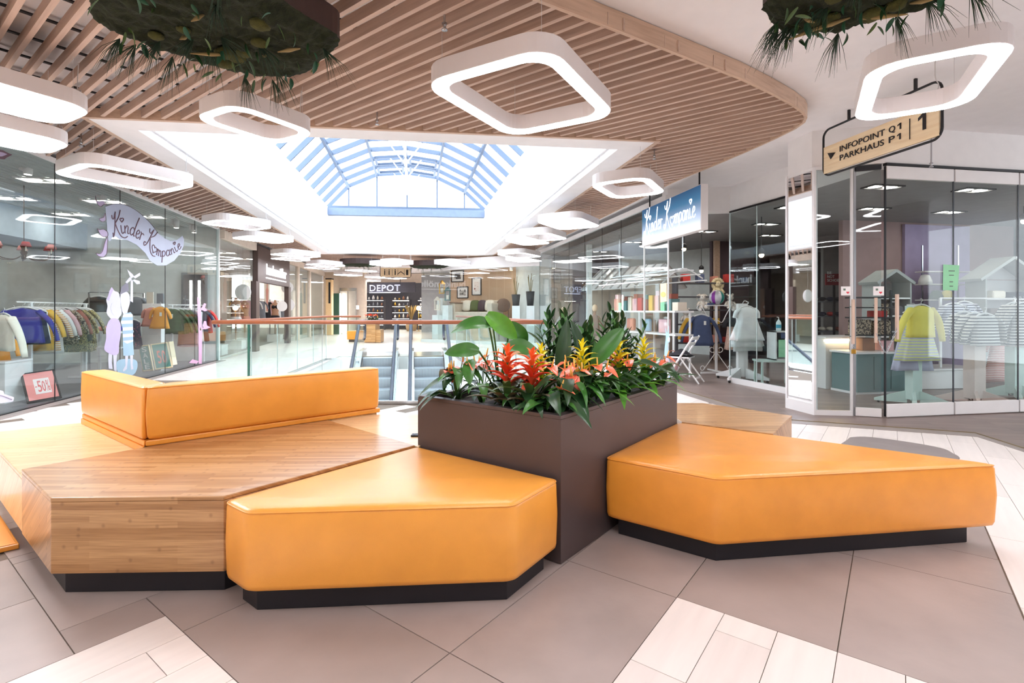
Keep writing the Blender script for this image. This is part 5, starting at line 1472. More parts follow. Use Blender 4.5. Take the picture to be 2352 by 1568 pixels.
# --- left shop: long clothes rail
RA, RB = PD(48, 694, 7.55), PD(196, 694, 9.7)
RA.z = RB.z = 1.42
t = thing('clothes_rail', 'white clothes rail in the left shop window, hung with jumpers', 'clothes rail', (RA.x, RA.y, 0))
MB().tube([RA - (RB - RA) * .05, RB + (RB - RA) * .05], .012, 8).build('rail', 'white_gloss', t, smooth=True)
for p in (RA.lerp(RB, .12), RB):
    MB().bar((p.x, p.y, .02), (p.x, p.y, 1.42), .04, .04, up=AX).build('post', 'white_gloss', t)
    MB().bar((p.x - .28, p.y - .05, .03), (p.x + .28, p.y + .05, .03), .05, .03).build('foot', 'white_gloss', t)
seq = [('jumper', 'royal blue jumper at the near end of the long clothes rail', 'cl_blue', .46, .52, .44), ('jumper', 'dark blue jumper just behind the royal blue one', 'cl_navy', .42, .55, 0), ('shirt', 'white top behind the blue jumpers on the long rail', 'cl_white', .36, .5, 0),
       ('dress', 'mustard dress behind the blue jumpers on the long rail', 'cl_mustard', .38, .66, .4), ('jumper', 'tan and white striped jumper next to the mustard dress', 'cl_stripe_tan', .36, .7, .42), ('shirt', 'white blouse behind the tan striped jumper', 'cl_white', .36, .74, .4),
       ('jumper', 'taupe cardigan in the middle of the long clothes rail', 'cl_taupe', .36, .5, 0), ('shirt', 'pale pink top in the middle of the long clothes rail', 'cl_pink', .34, .46, .4), ('dress', 'leopard print dress in the middle of the long clothes rail', 'cl_leopard', .38, .62, .4),
       ('shirt', 'black and white striped top behind the leopard dress', 'cl_stripe_bw', .34, .56, 0), ('jumper', 'rust brown knit behind the striped top', 'cl_rust', .36, .5, .4), ('dress', 'gold and black sequin dress near the far end of the rail', 'cl_sequin', .4, .78, .4),
       ('jacket', 'black jacket among the sequin dresses', 'cl_black', .38, .6, 0), ('dress', 'second gold sequin dress at the far end of the rail', 'cl_sequin', .4, .8, .42), ('dress', 'last gold sequin dress hanging at the rail end', 'cl_sequin', .38, .74, 0)]
azr = math.atan2((RB - RA).y, (RB - RA).x)
for i, (nme, lb, m_, w_, L_, sl) in enumerate(seq):
    p = RA.lerp(RB, .02 + .95 * i / (len(seq) - 1))
    garment(nme, lb, 'clothes', (p.x, p.y, 1.33), azr - PI / 2 + .25 * math.sin(i * 1.7), w_, L_, m_, 1.12, sl, i, .045, 'clothes on the long rail')
garment('shirt', 'cream long-sleeved shirt cut by the left edge of the picture', 'clothes', PD(8, 722, 7.0), -.3, .38, .5, 'cl_cream', 1.05, .52, 31, .05)
garment('jumper', 'orange jumper at the very left edge behind the cream shirt', 'clothes', PD(-16, 760, 7.2), .2, .36, .44, 'cl_orange', 1.1, .3, 32, .05)
garment('blouse', 'red floral blouse behind the cream shirt at the left', 'clothes', PD(30, 716, 7.6), .3, .3, .3, 'cl_flower', 1.1, 0, 33, .04)
t = thing('display_plinth', 'white display plinth below the cream shirt at the left edge', 'plinth', PD(0, 900, 7.2))
c = PD(-4, 860, 7.2); MB().box((c.x, c.y, .28), (.5, .5, .56), AXR).build('body', 'white_paint', t, bevel=.004)
MB().box((c.x, c.y, .575), (.52, .52, .03), AXR).build('top', 'white_gloss', t, bevel=.004)
# white column with two small dresses
c = PD(354, 760, 11.0)
t = thing('display_column', 'white display column carrying a coral and an orange dress', 'column', (c.x, c.y, 0))
MB().box((c.x, c.y, .72), (.36, .2, 1.44), AXR + PI / 2).build('panel', 'white_paint', t, bevel=.004)
q = PD(338, 760, 11.02); MB().box((q.x - .02, q.y, .72), (.06, .2, 1.44), AXR + PI / 2).build('wood_edge', 'fascia_wood', t)
for u, hgt, m_ in ((345, .25, 'wall_cream'), (368, .22, 'cl_grey')):
    q = PD(u, 680, 11.0); MB().box((q.x, q.y, 1.44 + hgt / 2), (.13, .03, hgt), .1).build('card', m_, t)
garment('dress', 'small coral pleated dress on the white display column', 'clothes', PD(348, 706, 10.75), .1, .24, .4, 'cl_coral', 1.5, .16, 41, .06, price=True)
garment('dress', 'small orange dress on the white display column', 'clothes', PD(368, 704, 10.7), .1, .24, .46, 'cl_orange', 1.5, .2, 42, .06, price=True)
# rack with green jackets at the end of the shop
RA, RB = PD(386, 700, 11.5), PD(468, 702, 12.75); RA.z = RB.z = 1.42
t = thing('clothes_rail', 'short clothes rail with green jackets at the end of the left shop', 'clothes rail', (RA.x, RA.y, 0))
MB().tube([RA, RB], .012, 8).build('rail', 'white_gloss', t, smooth=True)
for p in (RA.lerp(RB, .1), RB): MB().bar((p.x, p.y, .01), (p.x, p.y, 1.42), .035, .035, up=AX).build('post', 'white_gloss', t)
azr = math.atan2((RB - RA).y, (RB - RA).x)
seq = [('jacket', 'dark green jacket at the near end of the short rail', 'cl_green', .46, .55, .5), ('jacket', 'olive jacket second on the short rail', 'cl_green', .46, .58, .5), ('jacket', 'moss green jacket third on the short rail', 'cl_moss', .44, .55, .45), ('jumper', 'grey jumper in the middle of the short rail', 'cl_grey', .4, .5, .4),
       ('dress', 'pale pink dress on the short rail', 'cl_pink', .4, .9, 0), ('shirt', 'white shirt on the short rail', 'cl_white', .38, .8, 0), ('jacket', 'navy jacket toward the end of the short rail', 'cl_navy', .4, .8, .4), ('jacket', 'red jacket at the end of the short rail', 'cl_red', .4, .6, .4)]
for i, (nme, lb, m_, w_, L_, sl) in enumerate(seq):
    p = RA.lerp(RB, .05 + .9 * i / (len(seq) - 1))
    garment(nme, lb, 'clothes', (p.x, p.y, 1.33), azr - PI / 2 + .4, w_, L_, m_, 1.1, sl, 50 + i, .06, 'clothes on the short rail', price=(i == 0))
# white table with folded clothes behind the girl decal
c = PD(246, 760, 10.2)
t = thing('display_table', 'white display table with shelf, behind the girl decal', 'table', (c.x, c.y, 0))
MB().box((c.x, c.y, .86), (.7, .5, .04), .1).build('table_top', 'white_gloss', t); MB().box((c.x, c.y, .55), (.66, .46, .03), .1).build('shelf', 'white_gloss', t)
for a_ in (-1, 1):
    for b_ in (-1, 1): MB().box((c.x + a_ * .32, c.y + b_ * .21, .425), (.04, .04, .83)).build('leg', 'white_gloss', t)
for k, m_ in enumerate(('cl_pink', 'cl_coral', 'cl_cream', 'cl_blue')):
    x_ = c.x - .24 + k * .16
    tag(MB().sphere((x_, c.y, .93), (.085, .12, .048), 12, 8).build('folded_garment', m_, smooth=True), ['pale pink', 'coral', 'cream', 'blue'][k] + ' folded garment on the white table behind the girl decal', 'clothes', 'folded clothes on the white table')
t = thing('clothes_rail', 'thin high rail behind the girl and boy decals', 'clothes rail', PD(210, 850, 11.1))
a, b = PD(205, 668, 11.1), PD(330, 668, 11.7); a.z = b.z = 1.69
MB().tube([a, b], .012, 6).build('rail', 'steel', t)
for p in (a, b): MB().bar((p.x, p.y, .005), p, .03, .03, up=AX).build('post', 'steel', t)
p = a.lerp(b, .16)
garment('jacket', 'black jacket hanging behind the girl decal', 'clothes', (p.x, p.y, 1.6), .2, .4, .34, 'cl_black', 1.0, .3, 61, .06)
p = a.lerp(b, .85)
garment('jumper', 'grey jumper hanging right of the boy decal', 'clothes', (p.x, p.y, 1.6), .1, .38, .42, 'cl_grey', 1.0, .3, 62, .06)
garment('dress', 'navy dress with pink flowers right of the boy decal', 'clothes', PD(306, 735, 10.6), .1, .28, .6, 'cl_flower', 1.4, 0, 63, .05)
# fitting mirror on the end wall
p0, p1 = LP(13.0, .2), LP(13.0, .8)
t = thing('framed_mirror', 'tall framed wall mirror on the end wall above the green jackets', 'mirror', (p0.x, p0.y, .9))
MB().bar(p0 + UP * 1.6, p1 + UP * 1.6, .04, 1.3).build('frame', 'steel', t); e_ = (p1 - p0).normalized()
MB().bar(p0 + e_ * .05 - AX * .022 + UP * 1.6, p1 - e_ * .05 - AX * .022 + UP * 1.6, .004, 1.2).build('mirror_glass', 'mirror', t)
for k in (.3, .62):
    p = p0.lerp(p1, k) - AX * .03; MB().bar(p + UP * 1.2, p + UP * 2.05, .05, .01, up=AX).build('light_strip', 'shop_glow', t)
# sale boards standing behind the glass
mat('chalk_green', (92, 140, 132), 0.8, var=.06); mat('board_wood', (226, 206, 168), 0.5)
def lean_board(name, label, quad, m, border, word, color, vertical, parent_cat='sign'):
    """quad: TL, TR, BR, BL in 3D"""
    TLq, TRq, BRq, BLq = quad
    BRq = TRq + BLq - TLq; quad = [TLq, TRq, BRq, BLq]
    n = (TRq - TLq).cross(BLq - TLq).normalized()
    if n.y > 0: n = -n
    root = thing(name, label, parent_cat, (BLq.x, BLq.y, 0))
    MB().slab(quad, .02, -n).build('frame', border, root, bevel=.002)
    def L4(a, b): return TLq.lerp(TRq, a).lerp(BLq.lerp(BRq, a), b)
    k = .07
    MB().slab([L4(k, k * .7) + n * .002, L4(1 - k, k * .7) + n * .002, L4(1 - k, 1 - k * .7) + n * .002, L4(k, 1 - k * .7) + n * .002], .001, n).build('board', m, root)
    return root, L4, n
def letters_on(root, L4, n, word, m, cells):
    for ch, (a0, a1, b0, b1) in zip(word, cells):
        me = text_mesh('lettering', ch, 1.0, m, 0.0, offset=.012)
        xs = [q.co.x for q in me.vertices]; ys = [q.co.y for q in me.vertices]
        for q in me.vertices:
            fx = (q.co.x - min(xs)) / max(1e-6, max(xs) - min(xs)); fy = (q.co.y - min(ys)) / max(1e-6, max(ys) - min(ys))
            q.co = L4(a0 + (a1 - a0) * fx, b1 + (b0 - b1) * fy) + n * .006
        link('lettering', me, root)
mat('chalk_white', (236, 240, 238), 0.9); mat('chalk_pink', (226, 140, 130), 0.9)
def fpt(u, v, Y): return PD(u, v, Y)
y1_ = 10.6
B1 = [fpt(317, 794, 10.62), fpt(341, 791, 10.55), fpt(354, 848, 10.4), fpt(328, 853, 10.45)]
r_, L4, n_ = lean_board('chalkboard', 'narrow green chalkboard lettered SALE, left of three', B1, 'chalk_green', 'board_wood', '', None, True)
letters_on(r_, L4, n_, 'SALE', 'chalk_white', [(.3, .75, .08, .27), (.3, .75, .31, .50), (.3, .75, .54, .72), (.3, .75, .76, .93)])
B2 = [fpt(345, 790, 10.6), fpt(384, 785, 10.7), fpt(394, 842, 10.55), fpt(357, 849, 10.4)]
r_, L4, n_ = lean_board('chalkboard', 'wide green chalkboard with faint pink lettering, middle of three', B2, 'chalk_green', 'board_wood', '', None, True)
letters_on(r_, L4, n_, '50', 'chalk_pink', [(.25, .47, .3, .8), (.53, .75, .3, .8)])
B3 = [fpt(386, 785, 10.75), fpt(396, 784, 10.95), fpt(405, 836, 10.8), fpt(395, 839, 10.6)]
r_, L4, n_ = lean_board('chalkboard', 'narrow green chalkboard lettered SALE, right of three', B3, 'chalk_green', 'board_wood', '', None, True)
letters_on(r_, L4, n_, 'SALE', 'chalk_white', [(.3, .75, .08, .27), (.3, .75, .31, .50), (.3, .75, .54, .72), (.3, .75, .76, .93)])
mat('sale_pink', (240, 148, 144), 0.6, var=.05); mat('sale_white', (244, 228, 226), 0.6); mat('sale_red', (226, 110, 112), 0.6)
B4 = [fpt(46, 858, 7.32), fpt(124, 847, 7.62), fpt(139, 910, 7.3), fpt(62, 926, 7.02)]
for q in (B4[2], B4[3]): q.z = max(q.z, .012)
r_, L4, n_ = lean_board('sale_sign', 'pink poster board reading -50% leaning inside the shop glass', B4, 'sale_pink', 'dark_steel', '', None, False)
MB().slab([L4(.30, .27) + n_ * .004, L4(.76, .27) + n_ * .004, L4(.76, .78) + n_ * .004, L4(.30, .78) + n_ * .004], .001, n_).build('white_field', 'sale_white', r_)
letters_on(r_, L4, n_, '-50%', 'sale_red', [(.32, .38, .52, .55), (.39, .51, .34, .72), (.52, .62, .36, .72), (.64, .74, .34, .72)])
# chandelier
c = PD(55, 580, 8.6)
mat('shade_pink', (226, 150, 146), 0.8); mat('shade_red', (176, 44, 46), 0.8); mat('bronze', (92, 74, 60), 0.4, .6)
t = thing('chandelier', 'chandelier with red and pink shades hanging in the left shop', 'chandelier', c)
MB().tube([c + UP * .12, Vector((c.x, c.y, 3.41))], .006, 6).build('chain', 'bronze', t)
MB().lathe([(.01, -.12), (.035, -.1), (.03, -.05), (.05, 0), (.03, .05), (.045, .1), (.012, .16)], c, 12).build('body', 'bronze', t, smooth=True)
for k in range(6):
    a = 2 * PI * k / 6 + .3; d = Vector((math.cos(a), math.sin(a), 0))
    MB().tube(smooth_path([c + UP * -.03, c + d * .15 + UP * -.12, c + d * .34 + UP * -.10, c + d * .38 + UP * .0], 4), .009, 6).build('arm', 'bronze', t, smooth=True)
    e = c + d * .38
    MB().tube([e, e + UP * .07], .011, 6).build('candle', 'cl_cream', t)
    MB().lathe([(.075, .07), (.045, .15), (.043, .15), (.073, .07)], e, 14).build('lamp_shade', 'shade_red' if k % 2 else 'shade_pink', t, smooth=True)
# track spots in the left shop
def spot(u, v, Y, label, m='lamp_body', ceil_z=3.41):
    c = PD(u, v, Y)
    t = thing('spotlight', label, 'spotlight', c)
    MB().lathe([(.055, -.11), (.06, .06), (.03, .08)], c, 14).build('can', m, t, smooth=True)
    MB().lathe([(.045, -.1105), (.0, -.109)], c, 14).build('lens', 'shop_glow', t)
    MB().bar(c + UP * .07, Vector((c.x, c.y, ceil_z)), .02, .02, up=AX).build('stem', m, t)
    MB().box((c.x - .07, c.y, c.z + .02), (.05, .1, .14)).build('gear_box', m, t, bevel=.004)
spot(64, 384, 7.6, 'white ceiling spotlight above the left edge of the clothes rail'); spot(238, 447, 9.4, 'white ceiling spotlight right behind the banner fin'); spot(405, 512, 11.4, 'white ceiling spotlight right of the banner'); spot(446, 524, 12.5, 'last white ceiling spotlight near the shop end')
# recessed lights of the shops
def recessed(x, y, z, label, s=.3, m='black_metal', rot=0.18, glow='shop_glow'):
    t = thing('recessed_light', label, 'light', (x, y, z), 'recessed shop ceiling lights')
    o_ = [(x + math.cos(rot) * a - math.sin(rot) * b, y + math.sin(rot) * a + math.cos(rot) * b) for a, b in rrect(s * 2, s, .01, 2)]
    i_ = [(x + math.cos(rot) * a - math.sin(rot) * b, y + math.sin(rot) * a + math.cos(rot) * b) for a, b in rrect(s * 2 - .06, s - .06, .008, 2)]
    MB().ring(o_, i_, z - .02, z - .001).build('frame', m, t)
    for k in (-.5, .5):
        MB().lathe([(s * .36, 0), (s * .3, -.01), (0, -.012)], (x + math.cos(rot) * k * s, y + math.sin(rot) * k * s, z - .002), 14).build('lens', glow, t, smooth=True)
k = 0
for Y in (5.2, 6.8, 8.4, 10.0, 11.6):
    for d in (.9, 2.4, 4.8):
        p = LP(Y, d); recessed(p.x, p.y, 3.41, f'recessed ceiling light in the left clothes shop, {["front", "middle", "back"][[.9, 2.4, 4.8].index(d)]} row, {["first", "second", "third", "fourth", "fifth"][[5.2, 6.8, 8.4, 10.0, 11.6].index(Y)]} from the near end', .34, 'white_paint')
for Y in (14.2, 17, 19, 21.5, 24, 27):
    p = LP(Y, 1.2); recessed(p.x, p.y, 3.2, f'recessed light in the shops along the brown portal, {["first", "second", "third", "fourth", "fifth", "sixth"][[14.2, 17, 19, 21.5, 24, 27].index(Y)]} from the near end', .4, 'white_paint')
RLAB = iter(['near the glass corner', 'above the striped tops', 'at the right edge', 'behind the entrance corner', 'above the house shelf behind the cardigan', 'before the lavender wall', 'above the white dress stand', 'above the scroll stand', 'farthest from the glass corner', 'over the long white shelf', 'over the playhouse', 'over the far mannequin', 'beyond the right edge'])
for x, y in ((5.4, 7.4), (6.9, 7.6), (8.4, 7.9), (4.9, 8.9), (6.4, 9.0), (8.0, 9.3), (5.3, 10.6), (4.4, 11.6), (6.2, 12.2), (3.6, 11.2), (3.2, 13.4), (2.7, 15.6), (9.6, 8.4)):
    recessed(x, y, 3.10, 'square recessed ceiling light in the right-hand shop, ' + next(RLAB), .26, 'black_metal')
for x, y in ((-2.4, 22), (-0.6, 20.6), (-7.6, 33), (-5.8, 33.2), (-7, 35)):
    recessed(x, y, 3.3 if y < 30 else 3.45, 'recessed ceiling light ' + {-2.4: 'over the sofa of the far show window', -0.6: 'over the pots of the far show window', -7.6: 'left inside the far furniture shop', -5.8: 'right inside the far furniture shop', -7: 'deepest inside the far furniture shop'}[x], .4, 'white_paint')
# ------------------------------------------------------------------ right-hand toy and clothes shop
def cbox(b, c, s, rz=0.0): return b.box(c, s, rz)
RZS = math.atan2(dC.y, dC.x)                       # direction of the front glazing
def display_stand(u, Y, hz, m, label, w_=.16):
    c = PD(u, 800, Y)
    t = thing('display_stand', label, 'stand', (c.x, c.y, 0))
    MB().box((c.x, c.y, hz / 2 + .04), (w_, w_ * .8, hz - .08), RZS).build('post', m, t, bevel=.004)
    MB().bar((c.x, c.y, hz - .01), (c.x, c.y, hz + .02), .2, .03, up=(1, 0, 0)).build('top_arm', 'white_gloss', t)
    for k in range(4):
        a = RZS + PI / 4 + k * PI / 2
        d = Vector((math.cos(a), math.sin(a), 0)); s_ = Vector((-d.y, d.x, 0))
        p0 = Vector((c.x, c.y, 0)) + d * .07; p1 = Vector((c.x, c.y, 0)) + d * .44
        th = .02
        b = MB(); q = [p0 + UP * .03, p1 + UP * .03, p1 + UP * .06, p0 + UP * .2]
        b.add([x + s_ * th for x in q] + [x - s_ * th for x in q], [(0, 1, 2, 3), (7, 6, 5, 4), (0, 4, 5, 1), (1, 5, 6, 2), (2, 6, 7, 3), (3, 7, 4, 0)])
        b.build('foot', m, t)
        MB().sphere((p1.x - d.x * .05, p1.y - d.y * .05, .016), .016, 8, 6).build('castor', 'black_metal', t, smooth=True)
    return c
mat('paint_mint', (206, 226, 218), 0.5); mat('shelf_grey', (176, 180, 178), 0.6); mat('paint_pink', (228, 206, 196), 0.5)
c = display_stand(2098, 6.95, 1.36, 'paint_mint', 'mint white display stand with the yellow cardigan', .15)
garment('cardigan', 'bright yellow cardigan over a striped dress on the mint stand', 'clothes', (c.x, c.y - .13, 1.36), RZS, .36, .42, 'cl_yellow', 1.06, .42, 71, .07, waist=.97)
garment('dress', 'lime and lavender striped dress below the yellow cardigan', 'clothes', (c.x, c.y - .08, 1.24), RZS, .34, .62, 'cl_stripe_lime', 1.75, 0, 72, .08, hanger=False)
garment('dress', 'lavender striped dress behind the lime one on the mint stand', 'clothes', (c.x + .02, c.y + .03, 1.3), RZS, .36, .82, 'cl_stripe_lav', 1.6, 0, 73, .07)
c = display_stand(2238, 7.05, 1.22, 'paint_pink', 'pinkish wooden display stand with striped tops, second from the glass corner', .19)
for i, dy in enumerate((-.16, -.06, .05)):
    garment('shirt', ['black and white striped top at the front of the pinkish stand', 'striped top in the middle of the pinkish stand', 'striped top at the back of the pinkish stand'][i], 'clothes', (c.x - .05 * i, c.y + dy, 1.24 + .01 * i), RZS, .40, .42, 'cl_stripe_bw', 1.1, .3, 74 + i, .05, 'striped tops on stands')
c = display_stand(2330, 7.5, 1.36, 'paint_mint', 'mint white display stand with dark striped dresses at the right edge', .17)
for i, dy in enumerate((-.15, -.05, .06)):
    garment('dress', ['dark striped dress in front on the right-edge stand', 'dark striped dress in the middle of the right-edge stand', 'dark striped dress at the back of the right-edge stand'][i], 'clothes', (c.x + .03 * i, c.y + dy, 1.4), RZS, .40, .62, 'cl_stripe_bw', 1.25, .35, 78 + i, .05, 'striped tops on stands')
garment('dress', 'red and white striped dress between the two striped stands', 'clothes', PD(2300, 770, 8.3), RZS, .44, .75, 'cl_stripe_red', 1.5, .2, 82, .06)
garment('jumper', 'navy striped jumper behind the green notice', 'clothes', PD(2190, 698, 8.4), RZS, .46, .52, 'cl_stripe_navy', 1.1, .4, 83, .06)
garment('jumper', 'second navy striped jumper behind the green notice', 'clothes', PD(2215, 694, 8.6), RZS, .46, .52, 'cl_stripe_navy', 1.1, .4, 84, .06)
t = thing('clothes_rail', 'white clothes rail holding the navy striped jumpers', 'clothes rail', PD(2200, 840, 8.5))
a, b = PD(2160, 690, 8.5), PD(2330, 690, 8.8); a.z = b.z = 1.5
MB().tube([a, b], .012, 8).build('rail', 'white_gloss', t)
for p in (a, b): MB().bar((p.x, p.y, .005), p, .03, .03, up=(1, 0, 0)).build('post', 'white_gloss', t)
# house-shaped shelf units
def house_shelf(u0, u1, vtop, Y, label, depth=.35):
    a = PD(u0, 700, Y); wd = (u1 - u0) / F * Y
    ztop = H + (HOR - vtop) / F * Y; ze = ztop - wd * .3
    t = thing('house_shelf', label, 'shelf', (a.x, a.y, 0))
    ex = dC; ey = Vector((-dC.y, dC.x, 0)); o = Vector((a.x, a.y, 0))
    for s in (0.04, .96): p = o + ex * wd * s; MB().bar(p, p + UP * ze, .03, depth, up=ey).build('side', 'shelf_grey', t)
    for z in (.45, .85, 1.2, 1.5):
        if z < ze: MB().bar(o + ex * wd * .04 + UP * z, o + ex * wd * .96 + UP * z, depth, .025).build('shelf_board', 'white_gloss', t)
    MB().bar(o + ey * depth / 2 + UP * ze / 2 + ex * wd * .04, o + ey * depth / 2 + UP * ze / 2 + ex * wd * .96, .012, ze).build('back_panel', 'shop_grey_wall', t)
    ap = o + ex * wd * .5 + UP * ztop
    for s in (-.06, 1.06):
        MB().bar(o + ex * wd * s + UP * (ze - .02), ap + UP * .0, depth + .04, .05, up=ey.cross(ex)).build('roof_board', 'shelf_grey', t)
    MB().slab([o + ex * wd * .06 + UP * (ze + .01) + ey * depth * .4, o + ex * wd * .94 + UP * (ze + .01) + ey * depth * .4, ap - UP * .05 + ey * depth * .4], .012, ey).build('gable', 'shop_grey_wall', t)
    return o, ex, wd
def stack(o, ex, wd, z, items, ey=.0):
    for i, (nme, lb, m_, s0, sz) in enumerate(items):
        p = o + ex * wd * s0
        b = MB().box((p.x, p.y - .02, z + .014 + sz[2] / 2), sz, RZS)
        tag(b.build(nme, m_, bevel=min(sz) * .25, seg=3), lb, 'clothes' if nme == 'folded_clothes' else nme.replace('_', ' '), 'goods on the house shelves')
o, ex, wd = house_shelf(2236, 2400, 592, 9.3, 'white house-shaped shelf with gabled roof at the right edge')
stack(o, ex, wd, 1.5, [('folded_clothes', 'beige folded clothes on the upper shelf of the right house shelf', 'cl_cream', .3, (.3, .25, .14)), ('folded_clothes', 'navy folded clothes on the upper shelf of the right house shelf', 'cl_navy', .68, (.26, .25, .12))])
stack(o, ex, wd, 1.2, [('folded_clothes', 'brown folded clothes on the middle shelf of the right house shelf', 'cl_taupe', .25, (.28, .25, .12)), ('folded_clothes', 'pink striped folded clothes on the middle shelf of the right house shelf', 'cl_stripe_red', .5, (.26, .25, .1)), ('folded_clothes', 'lavender folded clothes on the middle shelf of the right house shelf', 'cl_stripe_lav', .78, (.24, .25, .1))])
o, ex, wd = house_shelf(1998, 2086, 622, 8.7, 'grey-green house-shaped shelf behind the yellow cardigan')
stack(o, ex, wd, 1.2, [('basket', 'patterned dark basket on the house shelf behind the cardigan', 'cl_leopard', .3, (.22, .22, .2)), ('folded_clothes', 'grey folded hat on the house shelf behind the cardigan', 'cl_grey', .72, (.18, .2, .16))])
# wall shelves on the lavender wall
t = thing('slotted_shelf', 'white slotted wall shelves on the lavender wall', 'shelf', PD(2130, 690, 10.0))
for v in (624, 653, 689):
    a, b = PD(2113, v, 10.0), PD(2225, v, 10.12); b.z = a.z
    MB().bar(a, b, .22, .022).build('shelf_board', 'white_gloss', t)
for u in (2118, 2200): 
    a = PD(u, 690, 10.2); MB().bar((a.x, a.y, 1.3), (a.x, a.y, 2.6), .03, .02, up=(1, 0, 0)).build('upright', 'steel', t)
for u, v, m_, nme, lb in ((2125, 653, 'cl_white', 'hat', 'white hat on the middle wall shelf'), (2150, 689, 'cl_green', 'bag', 'green bag on the lower wall shelf'), (2175, 689, 'cl_yellow', 'bag', 'yellow green bag on the lower wall shelf')):
    c = PD(u, v, 10.0); tag(MB().lathe([(.0, .2), (.07, .18), (.11, .08), (.12, .012), (.0, .011)], c, 14).build(nme, m_, smooth=True), lb, nme)
# low white platform and teal counter
c = PD(2110, 850, 8.6); t = thing('display_platform', 'low white display platform behind the clothes stands', 'platform', (c.x, c.y, 0))
MB().box((c.x, c.y, .16), (1.9, .6, .3), RZS).build('body', 'white_paint', t, bevel=.004); MB().box((c.x, c.y, .325), (1.95, .64, .03), RZS).build('top', 'white_gloss', t, bevel=.004)
mat('teal', (96, 128, 130), 0.6)
c = PD(1999, 812, 8.1); t = thing('counter', 'teal base counter with white top behind the glass door', 'counter', (c.x, c.y, 0))
MB().box((c.x, c.y, .33), (.95, .5, .58), RZS).build('body', 'teal', t); MB().box((c.x, c.y, .64), (1.0, .54, .03), RZS).build('top', 'white_gloss', t); MB().box((c.x, c.y + .02, .02), (.96, .5, .04), RZS).build('plinth', 'white_gloss', t)
for k in range(3): MB().box((c.x - .3 + k * .3, c.y - .255 - .05 * (1 - k), .33), (.28, .012, .5), RZS).build('front_panel', 'teal', t)
c2 = PD(2000, 745, 8.15)
t = thing('shelf_unit', 'dark metal shelf standing on the teal counter', 'shelf', (c2.x, c2.y, .655))
for k in range(2):
    for z in (.9, 1.15, 1.45): pass
for dx in (-.32, .32): MB().bar((c2.x + dx, c2.y, .656), (c2.x + dx, c2.y, 1.62), .03, .03, up=(1, 0, 0)).build('upright', 'black_metal', t)
for z in (.9, 1.18, 1.34, 1.5): MB().bar((c2.x - .33, c2.y, z), (c2.x + .33, c2.y, z), .26, .02).build('shelf_board', 'black_metal', t)
for k, (dx, z, s_, m_, nme, lb) in enumerate(((-.18, .91, (.24, .2, .24), 'cl_leopard', 'box', 'black and white patterned box on the dark metal shelf'), (.14, .91, (.22, .2, .22), 'cl_leopard', 'box', 'second patterned box on the dark metal shelf'), (-.1, .656, (.2, .2, .2), 'cl_brown', 'crate', 'brown wooden crate on the teal counter'), (.2, .656, (.2, .2, .16), 'cl_pink', 'box', 'pink box on the teal counter'), (.1, 1.19, (.2, .18, .1), 'cl_red', 'box', 'red box on the dark metal shelf'))):
    tag(MB().box((c2.x + dx, c2.y, z + s_[2] / 2 + .001), s_).build(nme, m_, bevel=.006), lb, nme)
# outside window at the back with trees
m, N, L, b = nm('tree_view')
v = coords(N, L); n = N.new('ShaderNodeTexNoise'); n.inputs['Scale'].default_value = 9; n.inputs['Detail'].default_value = 6; L.new(v, n.inputs['Vector'])
cc = ramp(N, L, n.outputs['Fac'], [(.35, lin((40, 92, 62))), (.5, lin((110, 176, 128))), (.58, lin((214, 232, 246))), (.75, lin((250, 252, 255)))])
L.new(cc, b.inputs['Emission Color']); b.inputs['Emission Strength'].default_value = .45; b.inputs['Base Color'].default_value = (0, 0, 0, 1)
a, b2 = PD(1968, 650, 13.0), PD(2012, 650, 13.1)
w9 = struct(MB().bar((a.x, a.y, 1.9), (b2.x, b2.y, 1.9), .08, 1.3).build('window_9', 'white_paint'))
MB().bar((a.x + .03, a.y - .045, 1.9), (b2.x - .03, b2.y - .045, 1.9), .01, 1.22).build('pane', 'tree_view', w9)
wall('wall_right_window', (a.x - .8, a.y + .15), (b2.x + 1.6, b2.y + .3), 0, 3.1, 'shop_grey_wall')
# shoe counter and red sign behind the first glass leaf
t = thing('shoe_counter', 'white lit shoe counter behind the glass leaf next to the mirror pillar', 'counter', PD(1915, 840, 8.6))
c = PD(1915, 790, 8.6); MB().box((c.x, c.y, .42), (.7, .45, .82), RZS).build('body', 'white_paint', t); MB().box((c.x, c.y, .85), (.74, .5, .035), RZS).build('top', 'white_gloss', t); MB().box((c.x, c.y - .24, .80), (.7, .015, .02), RZS).build('light_strip', 'warm_glow', t)
c = PD(1912, 640, 11.6)
mat('sign_red', (140, 40, 46), 0.6)
t = thing('shop_plaque', 'small dark red wall sign with white words behind the glass leaf', 'sign', (c.x, c.y, 1.95))
MB().box((c.x + .05, c.y, 2.0), (.42, .03, .26), 0).build('panel', 'sign_red', t)
MB().bar((c.x + .05, c.y + .02, 1.2), (c.x + .05, c.y + .02, 1.9), .05, .03, up=(1, 0, 0)).build('stand', 'dark_steel', t)
MB().bar((c.x + .05, c.y + .02, .005), (c.x + .05, c.y + .02, 1.2), .05, .03, up=(1, 0, 0)).build('stand', 'dark_steel', t)
for k, wd_ in enumerate(('BE', 'NOT', 'SCHOEN')):
    fit_text('lettering', wd_, (c.x - .13, c.y - .016, 2.12 - k * .085), (c.x - .13 + .055 * len(wd_), c.y - .016, 2.12 - k * .085), .06, (0, -1, 0), 'letter_white', t, .003, .002, bold=.015)
t = thing('shelf_unit', 'tall dark shoe shelf at the back behind the glass leaf', 'shelf', PD(1905, 800, 12.0))
c = PD(1905, 700, 12.0)
for dx in (-.5, .5): MB().bar((c.x + dx, c.y, .005), (c.x + dx, c.y, 1.7), .3, .03, up=(1, 0, 0)).build('side', 'dark_shop', t)
